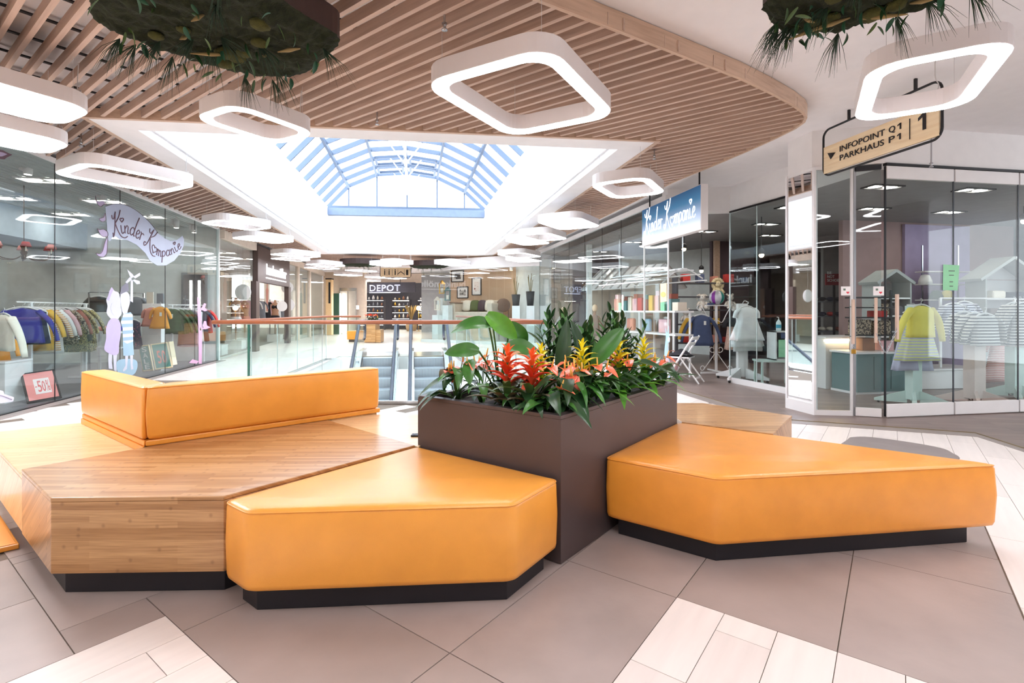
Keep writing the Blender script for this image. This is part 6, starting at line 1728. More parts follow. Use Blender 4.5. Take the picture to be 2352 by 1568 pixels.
for z in (.1, .45, .8, 1.15, 1.5): MB().box((c.x, c.y, z), (.98, .3, .025)).build('shelf_board', 'cl_grey', t)
rnd = random.Random(5)
for z in (.8, 1.15, 1.5):
    for k in range(5):
        m_ = rnd.choice(('cl_red', 'cl_navy', 'cl_cream', 'cl_black', 'cl_rust'))
        nmc = {'cl_red': 'red', 'cl_navy': 'navy', 'cl_cream': 'cream', 'cl_black': 'black', 'cl_rust': 'rust'}[m_]
        tag(MB().sphere((c.x - .38 + k * .19, c.y - .03, z + .012 + .05), (.07, .12, .05), 10, 6).build('shoe', m_, smooth=True), f'{nmc} shoe on the {["middle", "upper", "top"][[.8, 1.15, 1.5].index(z)]} board of the dark shoe shelf, {["first", "second", "third", "fourth", "fifth"][k]} from left', 'shoe', 'shoes on the dark shelf')
# notices on the glass
mat('notice_green', (158, 226, 178), 0.7); mat('notice_white', (244, 240, 240), 0.7); mat('notice_red', (226, 70, 84), 0.7); mat('notice_ink', (110, 130, 116), 0.7)
nC = Vector((dC.y, -dC.x, 0))
def glass_px(u, v): return on_plane(u, v, C1 + nC * .008, nC)
Q = [glass_px(*p) for p in ((2166, 607), (2203, 609), (2199, 667), (2165, 666))]
t = thing('notice', 'light green paper notice taped to the front shop glass', 'notice', Q[3])
MB().slab([q + nC * .002 for q in Q], .001, nC).build('sheet', 'notice_green', t)
for k, (v0, u0, u1) in enumerate(((622, 2178, 2192), (632, 2179, 2190), (647, 2180, 2188), (657, 2180, 2188))):
    a, b2 = glass_px(u0, v0), glass_px(u1, v0); b2.z = a.z
    MB().bar(a + nC * .005, b2 + nC * .005, .001, .012).build('text_line', 'notice_ink', t)
nD = (E1 - E0).normalized(); nDn = Vector((nD.y, -nD.x, 0))
for u, v, lb, side in ((2018, 668, 'white sticker with red heart on the corner glass leaf', 0), (1943, 668, 'white sticker with red heart on the glass leaf beside the mirror pillar', 1)):
    if side == 0: P0, nn = E0 + nDn * .01, nDn
    else: P0, nn = E2, Vector((-.2, -1, 0)).normalized()
    P0 = P0 if side == 0 else PM[2] + nn * .02
    c = on_plane(u, v, P0, nn); ex = Vector((-nn.y, nn.x, 0)) if nn.x > 0 else Vector((-nn.y, nn.x, 0))
    ex = UP.cross(nn).normalized() * 1
    t = thing('sticker', lb, 'sticker', c)
    hw = .055
    MB().slab([c + ex * -hw + UP * hw, c + ex * hw + UP * hw, c + ex * hw - UP * hw, c - ex * hw - UP * hw], .001, nn).build('sheet', 'notice_white', t)
    MB().slab([c + ex * (x * .6 + .02) + UP * (y * .6 - .02) + nn * .002 for x, y in heart(0, 0, .055)[:-1]], .001, nn).build('heart', 'notice_red', t)
    MB().slab([c + ex * (-.03) + UP * .03 + nn * .002, c + ex * (-.005) + UP * .03 + nn * .002, c + ex * (-.005) + UP * .005 + nn * .002, c + ex * (-.03) + UP * .005 + nn * .002], .001, nn).build('square_mark', 'notice_ink', t)
# door handles with chain and padlock
mat('handle_wood', (214, 186, 166), 0.4)
def handle(P, nn, lb, parent):
    MB().bar(P + nn * .06 - UP * .27, P + nn * .06 + UP * .27, .028, .028, up=nn).build('door_handle', 'handle_wood', parent)
    for dz in (-.18, .18): MB().bar(P + UP * dz, P + nn * .055 + UP * dz, .016, .016).build('handle_mount', 'steel', parent)
hc = on_plane(2008, 735, E0 + nDn * .008, nDn); handle(hc, nDn, '', door1)
hc2 = on_plane(2057, 725, C1 + nC * .008, nC); hc2 = C1 + dC * .1 + nC * .008 + UP * 1.22; handle(hc2, nC, '', win5)
hp = PM[2] + Vector((.02, -.02, 0)); hp = lerp(PM[1], PM[2], .93) + Vector((0, -.03, 1.16)); handle(hp, Vector((-.15, -1, 0)).normalized(), '', door3)
t = thing('padlock', 'brass padlock hanging from the door handle beside the mirror pillar', 'padlock', hp)
pk = hp + Vector((-.01, -.07, -.36)); mat('brass', (196, 150, 66), 0.35, .8)
MB().box(pk, (.05, .022, .055)).build('body', 'brass', t, bevel=.006)
MB().tube([pk + Vector((.016 * math.cos(a), 0, .03 + .03 * math.sin(a))) for a in [PI * k / 8 for k in range(9)]], .005, 6).build('shackle', 'steel', t, smooth=True)
t = thing('door_chain', 'loose steel chain hanging between two door handles at the glass corner', 'chain', hc)
a, b2 = hc + nDn * .07 - UP * .16, hc2 + nC * .07 - UP * .12
path = smooth_path([a, a.lerp(b2, .3) - UP * .2, a.lerp(b2, .45) - UP * .26, a.lerp(b2, .7) - UP * .16, b2], 5)
ln_k = []
for i in range(0, len(path) - 1):
    p, q = path[i], path[i + 1]
    mid = (p + q) / 2; d = (q - p).normalized(); s_ = d.cross(Vector((0, 1, 0) if i % 2 else (0, 0, 1))).normalized(); L2 = (q - p).length * .62
    MB().tube([mid + d * L2 * math.cos(a2) + s_ * .009 * math.sin(a2) for a2 in [2 * PI * k / 10 for k in range(10)]], .0035, 5, closed=True).build('chain_link', 'steel', t, smooth=True)
# --- inside the entrance
c = G(1588, 880)
t = thing('folding_chair', 'white wooden folding chair standing in the shop entrance', 'chair', (c.x, c.y, 0))
cz = math.radians(200); R_ = Matrix.Rotation(math.radians(-35), 3, 'Z')
def cp(x, y, z): return Vector((c.x - .05, c.y + .1, 0)) + R_ @ Vector((x, y, 0)) + UP * z
for s in (-.2, .2):
    MB().bar(cp(-.34, s, .01), cp(.17, s, .84), .022, .045, up=(0, 1, 0)).build('front_leg', 'white_gloss', t, bevel=.003)
    MB().bar(cp(.26, s * .85, .01), cp(-.08, s * .85, .47), .022, .04, up=(0, 1, 0)).build('rear_leg', 'white_gloss', t, bevel=.003)
MB().box(cp(-.1, 0, .46), (.38, .38, .025), math.radians(-35)).build('seat', 'white_gloss', t, bevel=.004)
for z, x in ((.80, .15), (.70, .09)): MB().bar(cp(x, -.2, z), cp(x, .2, z), .015, .06).build('back_slat', 'white_gloss', t)
MB().bar(cp(.2, -.17, .1), cp(.2, .17, .1), .02, .03).build('stretcher', 'white_gloss', t)
g = cp(-.3, .02, .30)
t = thing('bag', 'pink soft bag hanging from the front of the folding chair', 'bag', g)
MB().sphere(g, (.15, .1, .16), 16, 12).build('body', 'cl_pink', t, smooth=True); MB().tube(smooth_path([g + Vector((-.06, 0, .12)), g + Vector((.02, 0, .26)), cp(-.1, .02, .48)], 4), .008, 6).build('strap', 'cl_coral', t, smooth=True)
g = cp(-.1, 0, .49)
t = thing('jacket', 'dark grey jacket draped over the seat of the folding chair', 'clothes', g)
b = MB()
NN = 14
vs = [(0, 0, 0)] * 0
for i in range(NN):
    for j in range(NN):
        x = -.2 + .4 * i / (NN - 1); y = -.17 + .34 * j / (NN - 1)
        vs.append(cp(-.1 + x, y, .485 + .12 * math.exp(-((x + .02) ** 2 + y * y) / .02) + .02 * math.sin(17 * x + 5 * y)))
for i in range(NN):
    for j in range(NN):
        x = -.2 + .4 * i / (NN - 1); y = -.17 + .34 * j / (NN - 1)
        vs.append(cp(-.1 + x, y, .474))
fs = [(i * NN + j, i * NN + j + 1, (i + 1) * NN + j + 1, (i + 1) * NN + j) for i in range(NN - 1) for j in range(NN - 1)]
n2 = NN * NN
fs += [tuple(n2 + k for k in f[::-1]) for f in fs]
b.add(vs, fs); b.build('cloth', 'cl_black', t, smooth=True); MB().tube(smooth_path([cp(-.25, .1, .49), cp(-.32, .12, .42), cp(-.34, .13, .34)], 4), .035, 8).build('sleeve', 'cl_black', t, smooth=True)
# scroll stand
c = G(1645, 858)
t = thing('display_stand', 'white wrought-iron scroll display stand with clothes in the entrance', 'stand', (c.x, c.y, 0))
MB().bar((c.x, c.y, .05), (c.x, c.y, 1.40), .04, .04, up=(1, 0, 0)).build('post', 'white_gloss', t)
MB().bar((c.x - .33, c.y - .05, .025), (c.x + .33, c.y + .05, .025), .04, .04).build('base', 'white_gloss', t); MB().bar((c.x - .05, c.y + .3, .06), (c.x + .05, c.y - .3, .06), .04, .03).build('base', 'white_gloss', t)
MB().bar((c.x - .22, c.y, 1.395), (c.x + .22, c.y, 1.395), .1, .02).build('top_plate', 'white_gloss', t)
def spiral(cx_, cz_, r, a0, turns, sg):
    return [Vector((cx_ + sg * r * (1 - .6 * k / 14) * math.cos(a0 + turns * k / 14), c.y, cz_ + r * (1 - .6 * k / 14) * math.sin(a0 + turns * k / 14))) for k in range(15)]
for sg in (-1, 1):
    MB().tube([Vector((c.x, c.y, .45)), Vector((c.x + sg * .26, c.y, .08))] + spiral(c.x + sg * .27, .12, .06, -1.2, 5, sg), .009, 6).build('scroll', 'white_gloss', t, smooth=True)
    MB().tube(spiral(c.x + sg * .08, .5, .07, -2.2, 5, sg), .009, 6).build('scroll', 'white_gloss', t, smooth=True)
    MB().tube(smooth_path([Vector((c.x + sg * .02, c.y, 1.1)), Vector((c.x + sg * .12, c.y, 1.05)), Vector((c.x + sg * .2, c.y, 1.2)), Vector((c.x + sg * .3, c.y, 1.38))], 4) + spiral(c.x + sg * .34, 1.34, .07, 2.2, -5, sg), .009, 6).build('scroll', 'white_gloss', t, smooth=True)
    MB().sphere((c.x + sg * .34, c.y - .02, 1.31), .035, 10, 8).build('peg', 'white_gloss', t, smooth=True)
garment('dress', 'denim blue dress with a price tag on the scroll stand', 'clothes', (c.x - .32, c.y - .05, 1.2), -.1, .36, .62, 'cl_denim', 1.25, .5, 91, .07, price=True)
garment('cardigan', 'mustard cardigan behind the denim dress', 'clothes', (c.x - .42, c.y + .12, 1.16), .3, .34, .4, 'cl_mustard', 1.1, .4, 92, .06)
garment('dress', 'pale dotted dress on the right arm of the scroll stand', 'clothes', (c.x + .34, c.y - .05, 1.15), .3, .3, .65, 'cl_dots', 1.35, 0, 93, .06)
garment('bolero', 'black bolero over the dotted dress', 'clothes', (c.x + .30, c.y - .12, 1.17), .3, .3, .2, 'cl_black', 1.05, .16, 94, .06, hanger=False)
mat('ball_silver', (206, 206, 214), 0.3, .3); mat('ball_purple', (140, 50, 160), .4); mat('ball_teal', (30, 130, 120), .4)
g = Vector((c.x + .01, c.y, 1.56)); 
t = thing('ball', 'silver beach ball with purple and teal panels on the scroll stand', 'ball', g - UP * .15)
MB().sphere(g, .15, 24, 16).build('sphere', 'ball_silver', t, smooth=True)
for a0, a1, m_ in ((3.6, 4.1, 'ball_purple'), (5.0, 5.6, 'ball_teal')):
    b = MB(); vs = []
    for i in range(9):
        th = .5 + 2.1 * i / 8
        for j in range(5):
            a = a0 + (a1 - a0) * j / 4; vs.append(g + Vector((math.sin(th) * math.cos(a), math.sin(th) * math.sin(a), math.cos(th))) * .1515)
    b.add(vs, [(i * 5 + j, i * 5 + j + 1, (i + 1) * 5 + j + 1, (i + 1) * 5 + j) for i in range(8) for j in range(4)]); b.build('panel', m_, t, smooth=True)
tag(MB().sphere((c.x - .12, c.y - .03, 1.425), (.09, .06, .022), 12, 6).build('folded_scarf', 'cl_denim', smooth=True), 'blue folded scarf lying on the scroll stand beside the ball', 'clothes')
# white dress stand
c = G(1704, 874); cS = c
t = thing('display_stand', 'white display stand on castors hung with white dresses', 'stand', (c.x, c.y, 0))
MB().box((c.x, c.y, .75), (.17, .12, 1.34), -.1).build('post', 'white_gloss', t)
for k in range(4):
    a = -.1 + PI / 4 + k * PI / 2; d = Vector((math.cos(a), math.sin(a), 0)); s_ = Vector((-d.y, d.x, 0)) * .02; p0 = Vector((c.x, c.y, 0)) + d * .08; p1 = Vector((c.x, c.y, 0)) + d * .5
    q = [p0 + UP * .05, p1 + UP * .05, p1 + UP * .09, p0 + UP * .24]
    MB().add([x + s_ for x in q] + [x - s_ for x in q], [(0, 1, 2, 3), (7, 6, 5, 4), (0, 4, 5, 1), (1, 5, 6, 2), (2, 6, 7, 3), (3, 7, 4, 0)]).build('foot', 'white_gloss', t)
    MB().sphere((p1.x - d.x * .04, p1.y - d.y * .04, .025), .025, 8, 6).build('castor', 'black_metal', t, smooth=True)
MB().tube(smooth_path([(c.x, c.y, 1.40), (c.x, c.y - .1, 1.47), (c.x, c.y - .2, 1.45)], 4), .01, 6).build('hook', 'steel', t)
for i, (dx, dy, L_, lb) in enumerate(((-.04, -.28, .6, 'white layered dress at the front of the castor stand'), (.02, -.17, .72, 'second white dress on the castor stand'), (.08, -.06, .8, 'third white dress on the castor stand'), (.13, .05, .66, 'pale blue-white dress at the back of the castor stand'))):
    garment('dress', lb, 'clothes', (c.x + dx, c.y + dy, 1.36), .1 + .1 * i, .34, L_, 'cl_white' if i < 3 else 'decal_blue', 1.75, .14, 95 + i, .09, 'white dresses on the castor stand')
# glass table with cube, notice and sanitiser
c = G(1775, 888); c.x += .15; c.y += .25
t = thing('side_table', 'low pale table behind the entrance glass, carrying a white cube', 'table', (c.x, c.y, 0))
MB().box((c.x, c.y, .42), (.62, .34, .03), -.15).build('table_top', 'paint_mint', t)
for a_ in (-1, 1):
    for b_ in (-1, 1): MB().box((c.x + a_ * .27, c.y + b_ * .13, .205), (.03, .03, .4)).build('leg', 'paint_mint', t)
q = Vector((c.x + .12, c.y, 0))
t = thing('cube_display', 'white open cube with green and blue notice on the pale table', 'cube', (q.x, q.y, .436))
for dx, dz, s_ in ((-.16, .25, (.02, .3, .5)), (.16, .25, (.02, .3, .5)), (0, .01, (.34, .3, .02)), (0, .49, (.34, .3, .02))): MB().box((q.x + dx, q.y, .437 + dz), s_).build('panel', 'white_gloss', t)
MB().box((q.x + .02, q.y - .13, .64), (.26, .004, .3)).build('green_sheet', 'notice_green', t); MB().box((q.x + .03, q.y - .132, .86), (.2, .004, .1)).build('blue_sheet', 'cl_denim', t)
mat('sanitiser', (220, 236, 238), .2); mat('label_blue', (60, 160, 190), .4)
b0 = Vector((q.x - .04, q.y, .938)); t = thing('bottle', 'clear pump bottle of hand sanitiser on the white cube', 'bottle', b0)
MB().lathe([(0, 0), (.04, 0), (.042, .02), (.042, .14), (.03, .17), (.012, .19), (.012, .2)], b0, 14).build('body', 'sanitiser', t, smooth=True); MB().lathe([(.0425, .05), (.0425, .11)], b0, 14).build('label_band', 'label_blue', t)
MB().tube([b0 + UP * .2, b0 + UP * .235, b0 + UP * .24 + Vector((-.03, 0, 0))], .007, 6).build('pump', 'white_gloss', t)
# shelves with soft toys at the back of the entrance
c = PD(1640, 690, 12.4)
t = thing('shelf_unit', 'dark back shelf with soft toys above the scroll stand', 'shelf', (c.x, c.y, 0))
for dx in (-.95, .95): MB().box((c.x + dx, c.y, 1.05), (.04, .35, 2.1)).build('side', 'dark_shop', t)
for z in (.5, .95, 1.3, 1.62, 1.95): MB().box((c.x, c.y, z), (1.9, .35, .03)).build('shelf_board', 'dark_shop', t)
mat('plush_cream', (224, 208, 172), .95, bump=.5, bscale=80); mat('plush_white', (226, 220, 214), .95, bump=.5, bscale=80)
def plush(c, lb, m, ears, mane=False):
    t = thing('soft_toy', lb, 'toy', c)
    MB().sphere(c + UP * .12, (.09, .08, .12), 14, 10).build('body', m, t, smooth=True)
    MB().sphere(c + UP * .29 + Vector((0, -.03, 0)), .08, 14, 10).build('head', m, t, smooth=True)
    for s in (-1, 1):
        if ears == 'long': MB().tube(smooth_path([c + Vector((s * .04, 0, .36)), c + Vector((s * .11, 0, .33)), c + Vector((s * .12, 0, .22))], 3), .022, 8).build('ear', m, t, smooth=True)
        else: MB().sphere(c + Vector((s * .07, 0, .36)), .03, 10, 6).build('ear', m, t, smooth=True)
        MB().tube([c + Vector((s * .08, -.02, .18)), c + Vector((s * .14, -.06, .08))], .028, 8).build('arm', m, t, smooth=True)
        MB().tube([c + Vector((s * .05, -.03, .05)), c + Vector((s * .08, -.14, .035))], .034, 8).build('foot', m, t, smooth=True)
        MB().sphere(c + Vector((s * .03, -.105, .31)), .009, 8, 6).build('eye', 'black_metal', t, smooth=True)
    if mane:
        for k in range(16):
            a = 2 * PI * k / 16; MB().sphere(c + Vector((.12 * math.cos(a), -.01, .29 + .12 * math.sin(a))), .045, 8, 6).build('mane_tuft', m, t, smooth=True)
plush(PD(1612, 690, 12.3) * 1 + Vector((0, 0, 1.316 - PD(1612, 690, 12.3).z)), 'white long-eared bunny on the dark back shelf', 'plush_white', 'long')
plush(PD(1648, 660, 12.3) + Vector((0, 0, 1.636 - PD(1648, 660, 12.3).z)), 'cream lion with a woolly mane on the dark back shelf', 'plush_cream', 'short', True)
plush(PD(1575, 700, 12.3) + Vector((0, 0, .966 - PD(1575, 700, 12.3).z)), 'small grey and white soft toy low on the dark back shelf', 'plush_white', 'short')
plush(PD(1676, 690, 12.3) + Vector((0, 0, 1.316 - PD(1676, 690, 12.3).z)), 'white soft toy at the right of the dark back shelf', 'plush_white', 'short')
ORD5 = ['first', 'second', 'third', 'fourth', 'fifth']; rnd = random.Random(9); cols = [('cl_red', 'red'), ('cl_mustard', 'mustard'), ('cl_denim', 'blue'), ('cl_cream', 'cream'), ('cl_coral', 'coral'), ('teal', 'teal')]
for zi, (z, zn) in enumerate(((.515, 'lowest'), (.965, 'second'), (1.965, 'top'))):
    for k in range(5):
        m_, cn = cols[(k * 2 + zi * 3) % 6]; s_ = (rnd.uniform(.12, .22), .2, rnd.uniform(.12, .24))
        if z == .965 and k < 2: continue
        tag(MB().box((c.x - .7 + k * .35, c.y, z + s_[2] / 2 + .001), s_).build('toy_box', m_, bevel=.004), f'{cn} toy box on the {zn} board of the dark back shelf, {ORD5[k]} from left', 'box', 'boxes on the back shelf')
# --- display behind the long right glass: shelf with boxes under a slatted awning
A, B = PD(1418, 716, 12.3), PD(1572, 716, 9.7); A.z = B.z = 1.27
t = thing('display_shelf', 'long white display shelf behind the right glass wall', 'shelf', (B.x, B.y, 0)); dS = (B - A).normalized(); nS = Vector((-dS.y, dS.x, 0))
MB().bar(A, B, .42, .035).build('shelf_board', 'white_gloss', t); MB().bar(A - UP * .45, B - UP * .45, .4, .03).build('shelf_board', 'white_gloss', t)
for s in (.03, .5, .97):
    for o_ in (-.18, .18): p = A.lerp(B, s) + nS * o_; MB().bar((p.x, p.y, .005), (p.x, p.y, 1.25), .03, .03, up=dS).build('leg', 'white_gloss', t)
rnd = random.Random(12); k = 0; s = .04
cols = [('cl_coral', 'coral'), ('wall_cream', 'cream'), ('cl_rust', 'brick red'), ('notice_green', 'mint'), ('cl_pink', 'pink'), ('cl_mustard', 'mustard'), ('teal', 'teal'), ('cl_red', 'red')]
ordn = ['first', 'second', 'third', 'fourth', 'fifth', 'sixth', 'seventh', 'eighth', 'ninth', 'tenth', 'eleventh', 'twelfth']
while s < .95 and k < 12:
    w_ = rnd.uniform(.14, .2); h_ = rnd.uniform(.16, .34); m_, cn = cols[(k * 3) % 8]
    p = A.lerp(B, s); tag(MB().box((p.x, p.y, 1.289 + h_ / 2), (w_, .2, h_), math.atan2(dS.y, dS.x)).build('gift_box', m_, bevel=.004), f'{cn} gift box on the long white shelf, {ordn[k]} from the far end', 'box', 'gift boxes on the long shelf')
    if k % 2 == 0:
        m2, cn2 = cols[(k * 3 + 4) % 8]; tag(MB().box((p.x, p.y, 1.29 + h_ + .05), (w_ * .8, .16, .1), math.atan2(dS.y, dS.x)).build('gift_box', m2, bevel=.004), f'small {cn2} gift box on top of the {ordn[k]} box of the long white shelf', 'box', 'gift boxes on the long shelf')
    s += .082; k += 1
for k2, (s, m_, lb) in enumerate(((.25, 'cl_coral', 'coral cushion on the lower board of the long white shelf'), (.5, 'decal_blue', 'pale blue cushion on the lower board of the long white shelf'), (.75, 'cl_pink', 'pink picture book on the lower board of the long white shelf'))):
    p = A.lerp(B, s); b = MB().box((p.x, p.y, .84 + .14), (.3, .09, .27), math.atan2(dS.y, dS.x)); tag(b.build('cushion' if k2 < 2 else 'book', m_, bevel=.035 if k2 < 2 else .006, seg=3), lb, 'cushion' if k2 < 2 else 'book')
t = thing('awning', 'white slatted awning roof over the long display shelf', 'awning', (B.x, B.y, 1.75))
A2, B2 = PD(1420, 650, 12.2), PD(1572, 650, 9.8); A2.z = B2.z = 1.82
for k in range(7):
    a = k / 6 * 1.25; off = nS * (-.45 + .9 * k / 6) ; hz = .28 * math.sin(PI * (k + .5) / 7)
    MB().bar(A2 + off + UP * hz, B2 + off + UP * hz, .125, .02).build('awning_slat', 'white_gloss', t)
for s in (0.02, .98):
    p = A2.lerp(B2, s); MB().tube(smooth_path([p - nS * .45, p - nS * .2 + UP * .2, p + nS * .1 + UP * .27, p + nS * .45 + UP * .1], 4), .014, 6).build('awning_frame', 'white_gloss', t, smooth=True)
    MB().bar(p + UP * .26, (p.x, p.y, 3.1), .015, .015, up=dS).build('suspension_rod', 'steel', t)
# playhouse roof behind
A3, B3 = PD(1345, 640, 14.8), PD(1470, 640, 12.9); zt = 2.75
t = thing('playhouse', 'large white playhouse with ribbed gabled roof behind the glass', 'playhouse', (B3.x, B3.y, 0)); d3 = (B3 - A3).normalized(); n3 = Vector((-d3.y, d3.x, 0)); ln3 = (Vector((B3.x, B3.y, 0)) - Vector((A3.x, A3.y, 0))).length
d3 = Vector((d3.x, d3.y, 0)).normalized(); a3 = Vector((A3.x, A3.y, 0)) + n3 * .75; 
for s in (0, 1):
    p = a3 + d3 * ln3 * s
    MB().slab([p - n3 * .6, p + n3 * .6, p + n3 * .6 + UP * 1.9, p + UP * 2.4, p - n3 * .6 + UP * 1.9], .03, d3).build('gable_wall', 'wall_cream', t)
for sd in (-1, 1):
    e0, r0 = a3 - d3 * .15 + n3 * .75 * sd + UP * 1.86, a3 - d3 * .15 + UP * 2.48; v_ = d3 * (ln3 + .3)
    nn = (r0 - e0).cross(v_).normalized(); nn = nn if nn.z > 0 else -nn
    MB().slab([e0, e0 + v_, r0 + v_, r0], .04, nn).build('roof_panel', 'white_gloss', t)
    for k in range(9):
        s = k / 8; MB().bar(e0 + v_ * s + nn * .05, r0 + v_ * s + nn * .05, .05, .03, up=nn).build('roof_rib', 'shop_grey_wall', t)
# child mannequins
def mannequin(c, lb, coat, skin, h=1.15, turn=0.0):
    t = thing('mannequin', lb, 'mannequin', c); R_ = Matrix.Rotation(turn, 3, 'Z')
    def q(x, y, z): return c + R_ @ Vector((x, y, 0)) + UP * (z * h)
    for s in (-1, 1): MB().tube(smooth_path([q(s * .06, 0, .01), q(s * .065, 0, .25), q(s * .06, 0, .5)], 3), [.03, .033, .038, .042, .045, .05, .055], 8).build('leg', skin, t, smooth=True)
    b = MB(); b.lathe([(.13, .42), (.15, .46), (.13, .6), (.12, .72), (.1, .78), (.04, .81), (.035, .86)], (0, 0, 0), 16)
    b.v = [c + R_ @ Vector((p.x, p.y * .72, 0)) + UP * (p.z * h) for p in b.v]; b.build('coat', coat, t, smooth=True)
    for s in (-1, 1): MB().tube(smooth_path([q(s * .09, 0, .77), q(s * .2, 0, .66), q(s * .3, -.03, .56)], 3), [.04, .04, .038, .036, .034, .032, .03], 8).build('sleeve', coat, t, smooth=True)
    for s in (-1, 1): MB().sphere(q(s * .33, -.035, .54), (.028, .02, .035), 10, 8).build('hand', skin, t, smooth=True)
    MB().sphere(q(0, -.01, .93), (.075, .085, .1), 16, 12).build('head', skin, t, smooth=True)
    MB().box(q(0, 0, .004), (.36, .26, .008), turn).build('base_plate', 'steel', t)
mat('mannequin_skin', (226, 190, 156), .5)
p = PD(1366, 760, 13.6); p.z = 0.006; mannequin(p, 'child mannequin in a brown coat with arms out, behind the right glass', 'cl_brown', 'mannequin_skin', 1.45, .3)
p = PD(1294, 760, 16.3); p.z = 0.006; mannequin(p, 'child mannequin in a striped top, far along the right glass', 'cl_stripe_bw', 'mannequin_skin', 1.4, .3)
p = PD(1345, 700, 14.0); t = struct(MB().box((p.x + .1, p.y, 1.55), (.14, .14, 3.1)).build('wall_post', 'shop_white_wall'))
# white giraffe-like decal on the right glass edge, and an orange one
def rwp(u, v):
    k = (u - CX) / F; Y = (2.85 + .21 * 9.3) / (k + .21); return Vector((k * Y, Y, H - (v - HOR) / F * Y))
def rdecal(P, name, m, parent, lift=.012): return MB().slab([rwp(*q) - OX * lift for q in P], .0015, -OX).build(name, m, parent)
p = rwp(1535, 820); t = thing('window_decal', 'white animal-shaped decal low on the right glass beside the entrance', 'decal', p)
rdecal([(1529, 870), (1527, 830), (1528, 800), (1531, 775), (1530, 752), (1534, 765), (1538, 745), (1538, 768), (1541, 778), (1540, 785), (1535, 788), (1537, 810), (1540, 835), (1541, 865), (1537, 872), (1535, 845), (1532, 872)], 'figure', 'decal_blue', t)
rdecal([(1536, 774), (1541, 776), (1540, 784), (1535, 783)], 'head', 'decal_white', t, .015)
p = rwp(1522, 660); t = thing('window_decal', 'pale orange rectangle decal with a darker disc on the right glass', 'decal', p); mat('decal_orange', (248, 206, 164), .6); mat('decal_orange_d', (246, 180, 110), .6)
rdecal([(1518, 652), (1533, 650), (1533, 692), (1518, 694)], 'field', 'decal_orange', t); rdecal([(1525 + 6 * math.cos(a), 676 + 6 * math.sin(a)) for a in [2 * PI * k / 14 for k in range(14)]], 'disc', 'decal_orange_d', t, .015)
# warm bare spots in the entrance ceiling
for u, v, Y, lb in ((1571, 572, 11.2, 'bright warm spotlight under the entrance ceiling'), (1611, 622, 12.0, 'small warm spotlight behind the entrance'), (1749, 586, 9.8, 'small bright spotlight behind the recessed glass'), (2352, 508, 8.8, 'warm spotlight at the right edge of the shop ceiling')):
    c = PD(u, v, Y); t = thing('spotlight', lb, 'spotlight', c)
    MB().sphere(c, .045, 12, 8).build('bulb', 'warm_glow', t, smooth=True); MB().lathe([(.05, .02), (.06, .09), (.02, .13)], c, 12).build('shade', 'black_metal', t, smooth=True); MB().bar(c + UP * .12, Vector((c.x, c.y, 3.1)), .012, .012, up=(1, 0, 0)).build('stem', 'black_metal', t)
